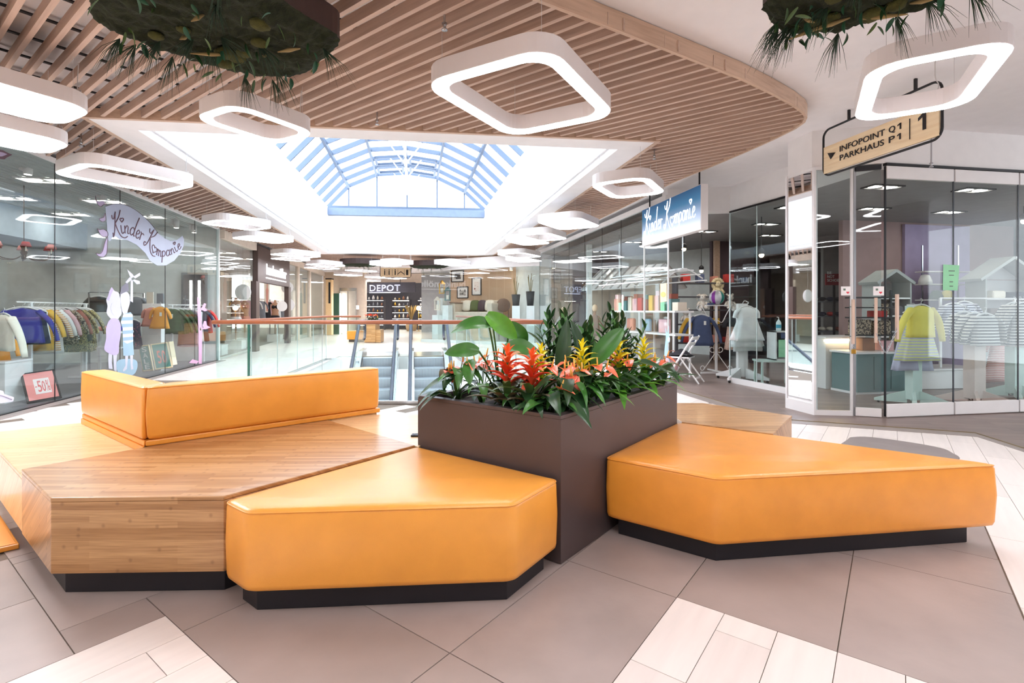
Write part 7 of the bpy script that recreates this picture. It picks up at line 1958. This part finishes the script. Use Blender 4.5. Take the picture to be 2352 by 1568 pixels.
# ------------------------------------------------------------------ moss panels
mat('moss', (30, 37, 17), 1.0, var=.5, scale=26, bump=.8, bscale=120); mat('moss_light', (68, 68, 27), 1.0, var=.3, scale=40, bump=.6, bscale=150)
mat('grass_dark', (44, 66, 48), .8); mat('panel_frame', (58, 40, 36), .5); mat('dry_plume', (150, 128, 84), .9); mat('leaf_teal', (40, 88, 62), .5); mat('twig_red', (150, 80, 74), .8)
def moss_panel(poly, zb, label, seed, detail=True, frame_h=.16, ztop=None):
    rnd = random.Random(seed); ztop = ztop or ZS
    P = smooth_path([(x, y, 0) for x, y in poly], 4, True)
    cx_, cy_ = sum(p.x for p in P) / len(P), sum(p.y for p in P) / len(P); C = Vector((cx_, cy_, 0))
    root = thing('moss_panel', label, 'plant panel', (cx_, cy_, zb), 'hanging moss panels')
    MB().prism([(p.x, p.y) for p in P], zb + .03, zb + .03 + frame_h).build('frame', 'panel_frame', root)
    # bumpy moss underside: rings from the edge to the middle
    nr, n = (26, len(P) * 3) if detail else (8, len(P))
    per = []
    for i in range(n):
        f = i / n * len(P); a = int(f) % len(P); per.append(P[a].lerp(P[(a + 1) % len(P)], f - int(f)))
    b = MB(); vs = []
    for r in range(nr + 1):
        t = r / nr
        for p in per:
            q = C.lerp(p, 1 - t * .985)
            h = (.06 * min(1, t * 5) + .035 * noise.noise(q * 9) + .022 * noise.noise(q * 24 + Vector((3, 1, 2))) + .012 * noise.noise(q * 60)) if r else 0
            out = (p - C).normalized() * (.012 * noise.noise(q * 30) if r < 3 else 0)
            vs.append((q.x + out.x, q.y + out.y, zb + .028 - max(0, h)))
    fs = [(r * n + i, r * n + (i + 1) % n, (r + 1) * n + (i + 1) % n, (r + 1) * n + i) for r in range(nr) for i in range(n)] + [tuple(range(nr * n, nr * n + n))]
    b.add(vs, fs); b.build('moss_bed', 'moss', root, smooth=True)
    def inside(k=.85):
        p = rnd.choice(per); return C.lerp(p, math.sqrt(rnd.random()) * k)
    for i in range(8 if detail else 2):
        q = inside(.7); s = rnd.uniform(.035, .065); b = MB().sphere((q.x, q.y, zb - .04), (s, s, s * .5), 14, 8)
        b.v = [p + (p - Vector((q.x, q.y, zb - .04))) * .18 * noise.noise(p * 40) for p in b.v]; b.build('moss_cushion', 'moss_light', root, smooth=True)
    for i in range(14 if detail else 5):
        q = inside(.96) if i > 3 else C.lerp(rnd.choice(per), .95); dz = (q - C).normalized(); b = MB()
        for k in range(26 if detail else 14):
            a = Vector((dz.x + rnd.uniform(-.7, .7), dz.y + rnd.uniform(-.7, .7), 0)) * rnd.uniform(.05, .14); ln_ = rnd.uniform(.10, .24); st_ = Vector((q.x, q.y, zb - .02))
            b.tube([st_, st_ + a * .6 - UP * ln_ * .45, st_ + a - UP * ln_], [.0022, .0016, .0005], 3)
        b.build('grass_tuft', 'grass_dark', root)
    if detail:
        for i in range(60):
            q = inside(.95); link('hanging_leaf', LFS[i % 3], root, loc=(q.x, q.y, zb - .05), rot=aim(rnd.uniform(0, 6.3), rnd.uniform(-1.3, -.2), rnd.uniform(-1, 1)), scale=rnd.uniform(.4, 1.0))
        for i in range(5):
            q = inside(.7); a = Vector((rnd.uniform(-.1, .1), rnd.uniform(-.1, .1), 0)); b = MB().tube([Vector((q.x, q.y, zb - .05)), Vector((q.x, q.y, zb - .08)) + a, Vector((q.x, q.y, zb - .11)) + a * 2], [.006, .013, .003], 6); b.build('dry_plume', 'dry_plume', root, smooth=True)
    for i in range(0, len(P), max(1, len(P) // 4)):
        p = C.lerp(P[i], .8); MB().tube([(p.x, p.y, zb + .03 + frame_h), (p.x, p.y, ztop + .02)], .002, 5).build('wire', 'cable', root)
LFS = [blade('moss_leaf', .1, .04, 'leaf_teal', .6, .2, 6), blade('moss_leaf', .13, .03, 'leaf_dark', .8, .2, 6), blade('moss_leaf', .11, .025, 'leaf_olive', .3, .2, 6)]
o_ = [G(u, v, 3.0) for u, v in ((700, 45), (775, 92), (772, 118), (735, 150), (690, 180), (600, 178), (510, 158), (380, 122), (255, 78), (210, 45), (202, 5))]
moss_panel([(p.x, p.y) for p in o_] + [(-2.25, 2.35), (-1.75, 2.25), (-1.4, 2.6)], 3.0, 'large moss panel with ferns hanging at the top left', 4)
moss_panel([(1.43, 2.79), (1.50, 2.98), (1.62, 3.1), (1.79, 3.15), (2.05, 3.06), (2.36, 2.79), (2.6, 2.4), (2.2, 2.0), (1.7, 2.1)], 3.0, 'moss panel on the white ceiling at the top right', 8, ztop=ZC)
for (u, v, lb, sd) in ((826, 609, 'far moss panel behind the exit sign', 21), (985, 613, 'far moss panel right of the direction sign', 22), (800, 645, 'smallest moss panel above the lift', 23)):
    c = G(u, v, 2.98); s = 1.0 if v < 630 else .9
    moss_panel([(c.x - .75 * s, c.y), (c.x - .3 * s, c.y + .4), (c.x + .35 * s, c.y + .4), (c.x + .78 * s, c.y), (c.x + .3 * s, c.y - .4), (c.x - .3 * s, c.y - .4)], 2.98, lb, sd, False, .2, ZS if v < 630 else ZC)
# ------------------------------------------------------------------ sprinklers and ceiling fittings
def sprinkler(u, v, z, lb, zc=None):
    c = G(u, v, z); t = thing('sprinkler', lb, 'sprinkler', c, 'ceiling sprinklers'); zc = zc or ZS + .1
    MB().tube([(c.x, c.y, z), (c.x, c.y, zc)], .008, 8).build('pipe', 'steel', t); MB().lathe([(.022, .0), (.022, .006), (.008, .02), (.012, .03), (.02, .05), (.0, .052)], (c.x, c.y, z - .03), 10).build('head', 'steel', t, smooth=True)
    MB().lathe([(.004, -.02), (.005, .01)], (c.x, c.y, z), 6).build('glass_bulb', 'cl_red', t)
sprinkler(1021, 60, 3.3, 'chrome sprinkler between the slats above the largest ring lamp'); sprinkler(866, 280, 3.3, 'chrome sprinkler at the front edge of the skylight'); sprinkler(186, 330, 3.3, 'chrome sprinkler by the left slat strip'); sprinkler(1503, 360, 3.3, 'chrome sprinkler under the right slats'); sprinkler(2078, 122, 3.46, 'dark sprinkler on the white ceiling above the right ring lamp', ZC); sprinkler(2139, 378, 3.0, 'sprinkler in front of the bulkhead over the front glass', ZC)
# ------------------------------------------------------------------ brown portal shop
emit('portal_letter', (255, 252, 255), 1.1); mat('poster_beige', (226, 196, 174), .6); mat('disc_white', (240, 238, 236), .5); mat('skin_tone', (196, 150, 122), .6); mat('bra_white', (240, 232, 230), .6); mat('disc_dark', (50, 46, 48), .4)
p0, p1 = LP(16.9, -.13), LP(19.5, -.13)
t = thing('shop_sign', 'white illuminated lettering on the brown shop portal', 'sign', (p0.x, p0.y, 2.7))
dl = (p1 - p0).normalized()
fit_text('lettering', 'hunkemöller', (p0.x, p0.y, 2.50), (p1.x, p1.y, 2.50), .34, OX, 'portal_letter', t, .02, .0, bold=.02)
MB().bar(p0 + UP * 2.38, p1 + UP * 2.38, .02, .035).build('underline', 'portal_letter', t)
# display inside the portal shop
def bust(c, lb, m, cloth):
    t = thing('mannequin', lb, 'mannequin', c)
    b = MB().lathe([(.03, 0), (.03, .55), (.16, .58), (.17, .7), (.13, .9), (.17, 1.12), (.16, 1.25), (.05, 1.32), (.045, 1.42)], c, 14); b.v = [Vector((q.x, c.y + (q.y - c.y) * .7, q.z)) for q in b.v]; b.build('torso', m, t, smooth=True)
    for s in (-1, 1): MB().sphere((c.x + s * .07 + .05, c.y - .1, c.z + 1.13), .075, 12, 8).build('bra_cup', cloth, t, smooth=True)
    MB().lathe([(.172, .6), (.178, .7), (.15, .78)], (c.x, c.y, c.z), 14).build('brief', cloth, t, smooth=True); MB().lathe([(.2, 0), (.2, .015), (.0, .016)], c, 14).build('base', 'steel', t, smooth=True)
for i, (Y, d, lb, cl) in enumerate(((14.0, .6, 'lingerie bust form nearest the left shop corner', 'bra_white'), (14.9, .7, 'lingerie bust form left of the brown portal', 'cl_rust'), (17.2, .9, 'lingerie bust form just inside the brown portal', 'bra_white'), (18.4, 1.0, 'lingerie bust form deeper inside the brown portal', 'cl_coral'), (21.2, .7, 'lingerie bust form right of the brown portal', 'cl_black'))):
    p = LP(Y, d); bust(Vector((p.x, p.y, .3)), lb, 'skin_tone', cl)
    t = thing('display_plinth', f'white plinth under the {lb}', 'plinth', (p.x, p.y, 0)); MB().box((p.x, p.y, .14), (.5, .5, .28), AXR).build('body', 'white_paint', t); MB().box((p.x, p.y, .29), (.53, .53, .018), AXR).build('top', 'white_gloss', t)
for u, v, r, m_, Y, lb in ((558, 671, .24, 'disc_white', 15.2, 'round white hanging disc beside the brown portal'), (648, 703, .2, 'disc_dark', 19.2, 'round dark disc inside the brown portal'), (662, 700, .26, 'disc_white', 21.0, 'round white disc right of the brown portal'), (660, 660, .24, 'disc_dark', 21.0, 'round dark wreath right of the brown portal')):
    k_ = (u - CX) / F; Yg = (-6.29 + .19 * 6.24) / (k_ + .19); c = PD(u, v, Yg + .35)
    t = thing('hanging_disc', lb, 'disc', c); MB().lathe([(0, -.012), (r, -.01), (r, .01), (0, .012)], c, 24, Matrix.Rotation(PI / 2, 3, 'X')).build('disc', m_, t, smooth=False); MB().tube([c + UP * r, Vector((c.x, c.y, 3.19))], .003, 5).build('wire', 'steel', t)
    MB().lathe([(r * .96, -.014), (r, -.014), (r, .014), (r * .96, .014)], c, 24, Matrix.Rotation(PI / 2, 3, 'X')).build('rim', 'white_gloss', t)
for Y, m_, lb in ((13.9, 'poster_beige', 'tall poster of a model left of the brown portal'), (17.6, 'poster_beige', 'tall poster of a model inside the brown portal'), (22.6, 'cl_coral', 'tall poster right of the brown portal')):
    p = LP(Y, 1.5); q = LP(Y + .7, 1.5); t = thing('poster', lb, 'poster', (p.x, p.y, 1.2)); MB().bar(p + UP * 1.9, q + UP * 1.9, .02, 1.4).build('panel', 'wall_cream', t); pm = p.lerp(q, .5) + OX * .012
    MB().slab([pm + dl * x + UP * z for x, z in ((-.12, 1.25), (.12, 1.25), (.16, 1.9), (.2, 2.2), (.08, 2.3), (.07, 2.5), (-.07, 2.5), (-.08, 2.3), (-.2, 2.2), (-.16, 1.9))], .002, OX).build('figure_print', m_, t)
    MB().bar(p.lerp(q, .5) + UP * 2.6, p.lerp(q, .5) + UP * 3.2, .01, .01, up=AX).build('wire', 'steel', t)
rnd = random.Random(15)
for k in range(16):
    Y = 20.6 + k * .42; p = LP(Y, 1.6 + .5 * (k % 2)); m_, cn = [('cl_pink', 'pink'), ('cl_mustard', 'yellow'), ('cl_white', 'white'), ('cl_rust', 'rust'), ('cl_grey', 'grey'), ('teal', 'teal'), ('cl_black', 'black'), ('cl_coral', 'coral')][k % 8]
    garment('garment', f'{cn} garment hanging in the far left shop, {"front" if k % 2 == 0 else "rear"} row, {["first", "second", "third", "fourth", "fifth", "sixth", "seventh", "eighth"][k // 2]} from the near end', 'clothes', (p.x, p.y, 1.7), .6, .42, .8, m_, 1.1, .3, 200 + k % 4, .06, 'garments in the far left shop')
for d in (1.6, 2.1):
    t = thing('clothes_rail', f'chrome rail in the far left shop, {"front" if d < 2 else "rear"} row', 'clothes rail', LP(20.4, d)); a, b = LP(20.4, d, 1.79), LP(27.2, d, 1.79); MB().tube([a, b], .014, 6).build('rail', 'steel', t)
    for p in (a, a.lerp(b, .5), b): MB().bar((p.x, p.y, .005), p, .03, .03, up=AX).build('post', 'steel', t)
# ------------------------------------------------------------------ far furniture shop
emit('depot_letter', (222, 226, 255), 1.0)
a, b = PD(849, 670, 30.0), PD(919, 668, 29.6)
t = thing('shop_sign', 'large grey-white block letters over the far shop entrance', 'sign', (a.x, a.y, 2.3))
fit_text('lettering', 'DEPOT', (a.x, a.y, 2.42), (b.x, b.y, 2.42), .36, (0, -1, 0), 'depot_letter', t, .06, 0, spacing=1.1, bold=.0)
fit_text('letter_face', 'DEPOT', (a.x + .0, a.y - .07, 2.42), (b.x, b.y - .07, 2.42), .36, (0, -1, 0), 'dark_steel', t, .01, 0, spacing=1.1, bold=-.025)
MB().bar((a.x, a.y, 2.33), (b.x, b.y, 2.33), .04, .04).build('underline', 'depot_letter', t)
MB().bar((a.x - .6, a.y + .5, 2.65), (b.x + .8, b.y + .5, 2.65), .08, .6).build('back_board', 'dark_shop', t)
for p in (a, b): MB().bar((p.x, p.y + .05, 2.76), (p.x, p.y + .05, 3.5), .03, .03, up=(1, 0, 0)).build('hanger', 'dark_steel', t)
rnd = random.Random(31)
lvl = ['bottom', 'second', 'third', 'fourth', 'top']
for k, X in enumerate((-9.0, -7.4, -5.6)):
    Y = 33.5 + .5 * (k % 2); t = thing('shelf_unit', f'dark display shelf in the far furniture shop, {["left", "middle", "right"][k]} of three', 'shelf', (X, Y, 0))
    for dx in (-.6, .6): MB().box((X + dx, Y, 1.0), (.06, .4, 1.99)).build('side', 'dark_shop', t)
    for zi, z in enumerate((.35, .75, 1.15, 1.55, 1.95)):
        MB().box((X, Y, z), (1.2, .4, .04)).build('shelf_board', 'dark_shop', t); MB().box((X, Y - .19, z - .026), (1.1, .02, .012)).build('light_strip', 'shop_glow', t)  # glowing strip under each board is an addition to brighten the dim shop
        for j in range(4):
            m_, cn = rnd.choice((('cl_cream', 'cream'), ('cl_brown', 'brown'), ('white_gloss', 'white'), ('cl_grey', 'grey'), ('brass', 'brass')))
            c = (X - .42 + j * .28, Y, z + .021); h_ = rnd.uniform(.14, .3); r_ = rnd.uniform(.05, .09)
            tag(MB().lathe([(r_ * .7, 0), (r_, h_ * .3), (r_ * .8, h_ * .7), (r_ * .4, h_ * .85), (r_ * .5, h_)], c, 10).build('vase', m_, smooth=True), f'{cn} vase on the {lvl[zi]} board of the {["left", "middle", "right"][k]} far display shelf, {["first", "second", "third", "fourth"][j]} from left', 'vase', 'vases in the far furniture shop')
# arm: stuffed chair heap of pampas and a floor lamp near the entrance
c = Vector((-6.3, 31.8, 0)); t = thing('basket', 'light woven basket with dried pampas at the far shop entrance', 'basket', c); mat('wicker', (190, 156, 116), .8, bump=.5, bscale=70)
MB().lathe([(.28, 0), (.36, .3), (.3, .6), (.27, .6), (.3, .3), (.2, .02)], c, 16).build('body', 'wicker', t, smooth=True)
for k in range(9): a_ = k * .7; MB().tube(smooth_path([c + UP * .5, c + Vector((.15 * math.cos(a_), .15 * math.sin(a_), 1.1)), c + Vector((.4 * math.cos(a_), .4 * math.sin(a_), 1.6))], 3), [.01, .01, .015, .03, .05, .05, .02], 6).build('pampas_plume', 'dry_plume', t, smooth=True)
c = Vector((-5.75, 31.3, 0)); t = thing('floor_lamp', 'floor lamp with a round glowing globe at the far shop entrance', 'lamp', c)
MB().lathe([(.16, 0), (.16, .02), (.015, .03), (.015, 1.3)], c, 14).build('stand', 'brass', t, smooth=True); MB().sphere(c + UP * 1.42, .14, 14, 10).build('globe', 'warm_glow', t, smooth=True)
# show window: sofa, cushions, pictures, planters
rs = math.atan2((SW[1] - SW[0]).y, (SW[1] - SW[0]).x); eS = (SW[1] - SW[0]).normalized(); fS = Vector((-eS.y, eS.x, 0))
mat('sofa_fabric', (206, 190, 172), .9, bump=.2); mat('throw_brown', (156, 128, 112), .9, var=.2, scale=18); mat('cush_green', (92, 98, 58), .9); mat('cush_plum', (82, 62, 66), .9); mat('cush_cream', (232, 218, 200), .9)
o = SW[0] + eS * .75 + fS * 1.0
t = thing('display_platform', 'high pale platform carrying the sofa behind the far show window', 'platform', o + eS * 1.0)
MB().box(o + eS * 1.0 + fS * .4 + UP * .36, (2.5, 1.1, .72), rs).build('body', 'wall_cream', t); MB().box(o + eS * 1.0 + fS * .4 + UP * .735, (2.54, 1.14, .03), rs).build('top', 'white_paint', t)
def sq(x, y, z): return o + eS * x + fS * y + UP * (z + .752)
t = thing('sofa', 'beige sofa behind the far show window', 'sofa', sq(1.1, .4, 0))
for (x, y, z, s_) , nme in (((1.0, .4, .28, (2.0, .9, .4)), 'seat_base'), ((1.0, .78, .66, (2.0, .22, .6)), 'backrest'), ((.1, .4, .48, (.24, .92, .72)), 'armrest'), ((1.95, .4, .48, (.24, .92, .72)), 'armrest')): MB().box(sq(x, y, z), s_, rs).build(nme, 'sofa_fabric', t, bevel=.05, seg=3)
for x in (.1, 1.95):
    for y in (.05, .75): MB().box(sq(x, y, .04), (.06, .06, .078), rs).build('leg', 'dark_steel', t)
for x, w_, m_, lb in ((.42, .46, 'cush_cream', 'cream cushion at the left of the sofa'), (.84, .46, 'cush_green', 'olive green cushion on the sofa'), (1.2, .4, 'cush_plum', 'dark plum cushion on the sofa'), (1.58, .46, 'cush_cream', 'cream cushion at the right of the sofa')):
    c = sq(x, .55, .74); b = MB().sphere((0, 0, 0), (w_ / 2, .1, .24), 16, 10); R_ = Matrix.Rotation(rs, 3, 'Z') @ Matrix.Rotation(-.2, 3, 'X')
    b.v = [R_ @ Vector((math.copysign(abs(p.x / (w_ / 2)) ** .6, p.x) * w_ / 2, p.y, math.copysign(abs(p.z / .24) ** .6, p.z) * .24)) + c for p in b.v]; tag(b.build('cushion', m_, smooth=True), lb, 'cushion', 'cushions on the sofa')
c = sq(.1, .3, .86); tag(MB().box(c, (.34, .7, .05), rs).build('throw', 'throw_brown', bevel=.02, seg=3), 'brown throw over the sofa arm', 'throw')
def picture(x, z, w_, h_, lb, m_):
    a_ = SW[0] + shift; d_ = (lerp(SW[1], SW[2], .25) + shift * .9 - a_).normalized(); nn = Vector((d_.y, -d_.x, 0)); c = a_ + d_ * x + nn * .07 + UP * z
    t = thing('picture', lb, 'picture', c - UP * h_ / 2)
    M_ = frame_matrix(d_, nn)
    def Q(x, y, k): return c + d_ * x + UP * y + nn * k
    for s in (-1, 1): MB().bar(Q(s * w_ / 2, -h_ / 2, 0), Q(s * w_ / 2, h_ / 2, 0), .035, .035, up=nn).build('frame_side', 'dark_steel', t); MB().bar(Q(-w_ / 2, s * h_ / 2, 0), Q(w_ / 2, s * h_ / 2, 0), .035, .035).build('frame_side', 'dark_steel', t)
    MB().slab([Q(-w_ / 2, -h_ / 2, -.01), Q(w_ / 2, -h_ / 2, -.01), Q(w_ / 2, h_ / 2, -.01), Q(-w_ / 2, h_ / 2, -.01)], .005, nn).build('mount', 'white_paint', t); k_ = .28
    MB().slab([Q(-w_ * k_, -h_ * k_, 0), Q(w_ * k_, -h_ * k_, 0), Q(w_ * k_, h_ * k_, 0), Q(-w_ * k_, h_ * k_, 0)], .003, nn).build('print', m_, t)
speckle('print_grey', (90, 86, 86), (200, 194, 190), 4, .5); speckle('print_rose', (236, 224, 220), (150, 90, 84), 6, .58)
picture(.75, 2.1, .62, .5, 'dark grey framed picture low on the panelled wall', 'print_grey'); picture(1.55, 2.35, .5, .75, 'white framed picture with rose print on the panelled wall', 'print_rose'); picture(.45, 2.85, .7, .5, 'upper left framed picture on the panelled wall', 'print_grey')
emit('wall_wash', (255, 236, 206), 6.0)
for x, lb in ((2.35, 'wall spotlight washing the panelled wall'), (4.3, 'wall spotlight at the right end of the show window')):
    c = sq(x, 1.0, 2.3); t = thing('spotlight', lb, 'spotlight', c); MB().lathe([(.07, -.1), (.07, .08), (.03, .1)], c, 12).build('can', 'white_gloss', t, smooth=True); MB().lathe([(.06, -.101), (0, -.1)], c, 12).build('lens', 'warm_glow', t)
    MB().bar(c + UP * .09, Vector((c.x, c.y, ZC)), .015, .015, up=AX).build('stem', 'white_gloss', t)
mat('pot_black', (56, 52, 54), .5)
for u, v0, v1, lb in ((1185, 676, 702, 'dark planter pot with tall reeds behind the show window, left of two'), (1218, 669, 702, 'dark planter pot behind the show window, right of two')):
    Y = 19.6; c = PD(u, v1, Y); zt_ = PD(u, v0, Y).z - c.z; r_ = .17
    t = thing('tall_pot', lb, 'pot', c); MB().lathe([(r_ * .72, 0), (r_, zt_), (r_ * .92, zt_), (r_ * .66, .02)], c, 16).build('pot', 'pot_black', t, smooth=True)
    for k in range(5): a_ = k * 1.3; MB().tube([c + UP * zt_ * .6, c + Vector((.1 * math.cos(a_), .1 * math.sin(a_), zt_ + .45 + .06 * k))], .012, 6).build('reed', 'dry_plume', t)
    MB().box((c.x, c.y, c.z / 2), (.3, .3, c.z - .004)).build('pedestal', 'white_paint', t)
c = PD(1156, 712, 20.75); t = thing('wicker_chair', 'round-backed brown wicker chair right of the sofa', 'chair', (c.x, c.y, 0)); mat('wicker_dark', (120, 92, 78), .85, bump=.6, bscale=60)
MB().lathe([(0, -.02), (.27, -.01), (.29, .02), (.27, .05), (0, .04)], (c.x, c.y, 1.5), 20, Matrix.Rotation(PI / 2 - .2, 3, 'X')).build('backrest', 'wicker_dark', t, smooth=True); MB().lathe([(.3, .42), (.36, .48), (0, .5)], (c.x, c.y - .25, .4), 18).build('seat', 'wicker_dark', t, smooth=True)
for k in range(4): a_ = PI / 4 + k * PI / 2; MB().tube([(c.x + .24 * math.cos(a_), c.y - .25 + .24 * math.sin(a_), .004), (c.x + .2 * math.cos(a_), c.y - .25 + .2 * math.sin(a_), .87)], .02, 6).build('leg', 'wicker_dark', t)
for s in (-1, 1): MB().tube([(c.x + s * .22, c.y - .02, .86), (c.x + s * .2, c.y + .02, 1.4)], .02, 6).build('back_post', 'wicker_dark', t)
for k, (x, y, hgt, m_, lb) in enumerate(((-.45, .2, 1.5, 'wall_cream', 'cream lantern on a tall stand, left end of the far show window'), (-.15, .5, 1.9, 'teal', 'pale teal lantern on a tall stand in the far show window'), (-.6, .7, 2.2, 'brass', 'brass lantern on the tallest stand in the far show window'))):
    c = SW[0] + eS * (x + .95) + fS * (y + .2); t = thing('lantern', lb, 'lantern', c)
    MB().box((c.x, c.y, hgt / 2 - .2), (.3, .3, hgt - .4), rs).build('stand', 'shop_white_wall', t)
    for a_ in (-1, 1):
        for b_ in (-1, 1): MB().box((c.x + a_ * .1, c.y + b_ * .1, hgt), (.02, .02, .4)).build('corner_bar', m_, t)
    MB().box((c.x, c.y, hgt - .185), (.24, .24, .03)).build('base', m_, t); MB().lathe([(.16, .2), (.05, .32), (.03, .36)], (c.x, c.y, hgt), 4).build('roof', m_, t); MB().lathe([(.05, -.17), (.05, .02), (0, .03)], (c.x, c.y, hgt), 10).build('candle', 'cl_cream', t)
# lift door, wooden column sign, dark green panel
a, b = PD(781, 700, 27.6), PD(819, 700, 27.5)
door2 = struct(MB().bar((a.x, a.y, 1.25), (b.x, b.y, 1.25), .1, 2.5).build('door_2', 'steel'))
mid = (a + b) / 2; mat('lift_grey', (170, 166, 158), .4, .4)
for p, q in ((a, mid), (mid, b)): MB().bar((p.x + .04, p.y - .07, 1.18), (q.x - .02, q.y - .07, 1.18), .03, 2.3).build('door_leaf', 'lift_grey', door2)
for p in (a, b):
    MB().bar((p.x, p.y - .09, 1.45), (p.x + .16, p.y - .09, 1.45), .01, .22).build('paper_note', 'notice_white', door2)
c = PD(757, 700, 26.6)
t = thing('column_sign', 'tall slim wooden column sign with a dark strip at the far left', 'sign', (c.x, c.y, 0)); wood('column_wood', (230, 196, 148), (206, 168, 116), (0, 0.2), 1, .5)
MB().box((c.x, c.y, 1.45), (.3, .3, 2.89)).build('column', 'column_wood', t); MB().box((c.x + .05, c.y - .155, 2.2), (.1, .012, 1.1)).build('dark_strip', 'black_metal', t); MB().box((c.x, c.y, 2.93), (.32, .32, .06)).build('cap', 'black_metal', t)
c = PD(770, 700, 27.3); t = thing('green_panel', 'dark green wall panel left of the lift door', 'panel', (c.x, c.y, 0)); mat('panel_green', (44, 84, 70), .5); MB().box((c.x, c.y, 1.1), (.5, .06, 2.2)).build('panel', 'panel_green', t); MB().box((c.x + .27, c.y, 1.1), (.04, .08, 2.2)).build('light_edge', 'shop_glow', t)
# far hanging direction sign with symbols and exit sign
a, b = PD(874, 625, 24.0), PD(943, 625, 24.0)
t = thing('direction_sign', 'far hanging wooden sign with pictograms and the number 1', 'sign', (a.x, a.y, 2.7)); za, zb_ = PD(874, 636, 24).z, PD(874, 615, 24).z
MB().box(((a.x + b.x) / 2, a.y, (za + zb_) / 2), (b.x - a.x, .04, zb_ - za)).build('board', 'sign_wood', t, bevel=.01)
MB().tube([((a.x + b.x) / 2 + x, a.y, (za + zb_) / 2 + y + .06) for x, y in rrect(b.x - a.x + .04, zb_ - za + .16, .1, 4)], .014, 6, closed=True).build('frame', 'black_metal', t, smooth=True)
for s in (.1, .9): x = a.x + (b.x - a.x) * s; MB().bar((x, a.y, zb_ + .13), (x, a.y, ZC), .02, .02, up=(1, 0, 0)).build('hanger', 'black_metal', t)
zm = (za + zb_) / 2; yf = a.y - .024
def pict(u, kind):
    x = PD(u, 625, 24).x
    if kind == 'man': MB().box((x, yf, zm - .02), (.05, .006, .2)).build('pictogram', 'letter_black', t); MB().lathe([(0, -.003), (.028, -.003), (.028, .003), (0, .003)], (x, yf, zm + .12), 12, Matrix.Rotation(PI / 2, 3, 'X')).build('pictogram', 'letter_black', t)
    if kind == 'arrow': MB().slab([(x - .16, yf, zm - .07), (x, yf, zm + .06), (x + .16, yf, zm - .07), (x + .16, yf, zm - .11), (x, yf, zm + .02), (x - .16, yf, zm - .11)], .005, (0, -1, 0)).build('pictogram', 'letter_black', t)
    if kind == 'bar': MB().box((x, yf, zm), (.012, .005, .3)).build('divider', 'letter_black', t)
for u, k in ((884, 'man'), (889, 'bar'), (894, 'man'), (901, 'bar'), (908, 'man'), (914, 'bar'), (921, 'arrow'), (929, 'bar')): pict(u, k)
x = PD(933, 625, 24).x; fit_text('lettering', '1', (x, yf, zm - .12), (x + .1, yf, zm - .12), .24, (0, -1, 0), 'letter_black', t, .005, 0, bold=.02)
c = PD(822, 610, 21.0); emit('exit_glow', (235, 245, 255), 1.2); t = thing('exit_sign', 'white illuminated hanging exit sign box in front of the far moss panel', 'sign', c)
MB().box(c, (.34, .08, .1)).build('housing', 'white_gloss', t); MB().box(c - UP * .14, (.32, .02, .18)).build('face', 'exit_glow', t); MB().tube([c + UP * .05, Vector((c.x, c.y, ZS))], .004, 5).build('wire', 'cable', t)
# black track spotlight on the right bulkhead
c = PD(1129, 607, 19.5); t = thing('spotlight', 'black track spotlight above the far show window', 'spotlight', c); MB().lathe([(.07, -.1), (.075, .05), (.03, .08)], c, 12, Matrix.Rotation(.6, 3, 'Y')).build('can', 'black_metal', t, smooth=True); MB().bar(c + UP * .08, c + Vector((.2, 0, .12)), .03, .03).build('arm', 'black_metal', t); MB().bar(c + Vector((.2, 0, .12)), Vector((c.x + .2, c.y, ZS)), .02, .02, up=AX).build('stem', 'black_metal', t)
# ------------------------------------------------------------------ far bench with planter and flowers
c = G(826, 786); c.y += .2
t = thing('bench', 'far small orange bench beyond the escalators', 'bench', (c.x, c.y, 0)); x0 = G(793, 786).x; x1 = G(838, 786).x
P = [Vector((x0, c.y, 0)), Vector((x1 + .1, c.y - .05, 0)), Vector((x1 + .1, c.y + .8, 0)), Vector((x0 + .15, c.y + .8, 0))]; cushion('cushion', P, .1, ZSEAT, 'amber_leather', t); plinth(P, t)
xa, xb = PD(836, 760, 20.2).x, PD(862, 760, 20.2).x
t = thing('planter', 'far tall bamboo planter with flowers beyond the escalators', 'planter', (xa, 20.2, 0)); MB().box(((xa + xb) / 2, 20.55, .42), (xb - xa, .7, .8)).build('box', 'bamboo_dark', t); MB().box(((xa + xb) / 2, 20.55, .84), (xb - xa + .02, .72, .04)).build('rim', 'planter_brown', t)
MB().box((xb + .1, 20.5, .27), (.2, .5, .5)).build('side_seat', 'bamboo_dark', t); MB().box((xb + .1, 20.5, .01), (.16, .46, .02)).build('foot', 'plinth_black', t)
rnd = random.Random(77)
for k in range(5):
    base = Vector((xa + .05 + (xb - xa - .1) * k / 4, 20.4 + .1 * (k % 2), .86)); t = thing('potted_flower', f'{["orange", "coral", "orange-red", "peach", "orange"][k]} flower in the far planter, {["first", "second", "third", "fourth", "fifth"][k]} from left', 'plant', base, 'flowers in the far planter')
    for j in range(12): link('leaf', BL_['o'][j % 3], t, loc=base, rot=aim(j * 2.4, rnd.uniform(.5, 1.3)), scale=rnd.uniform(1.0, 1.4))
    for j in range(8): link('petal', BR_['orange'][j % 2], t, loc=base + UP * .22, rot=aim(j * 2.4, rnd.uniform(.4, 1.2)), scale=1.1)
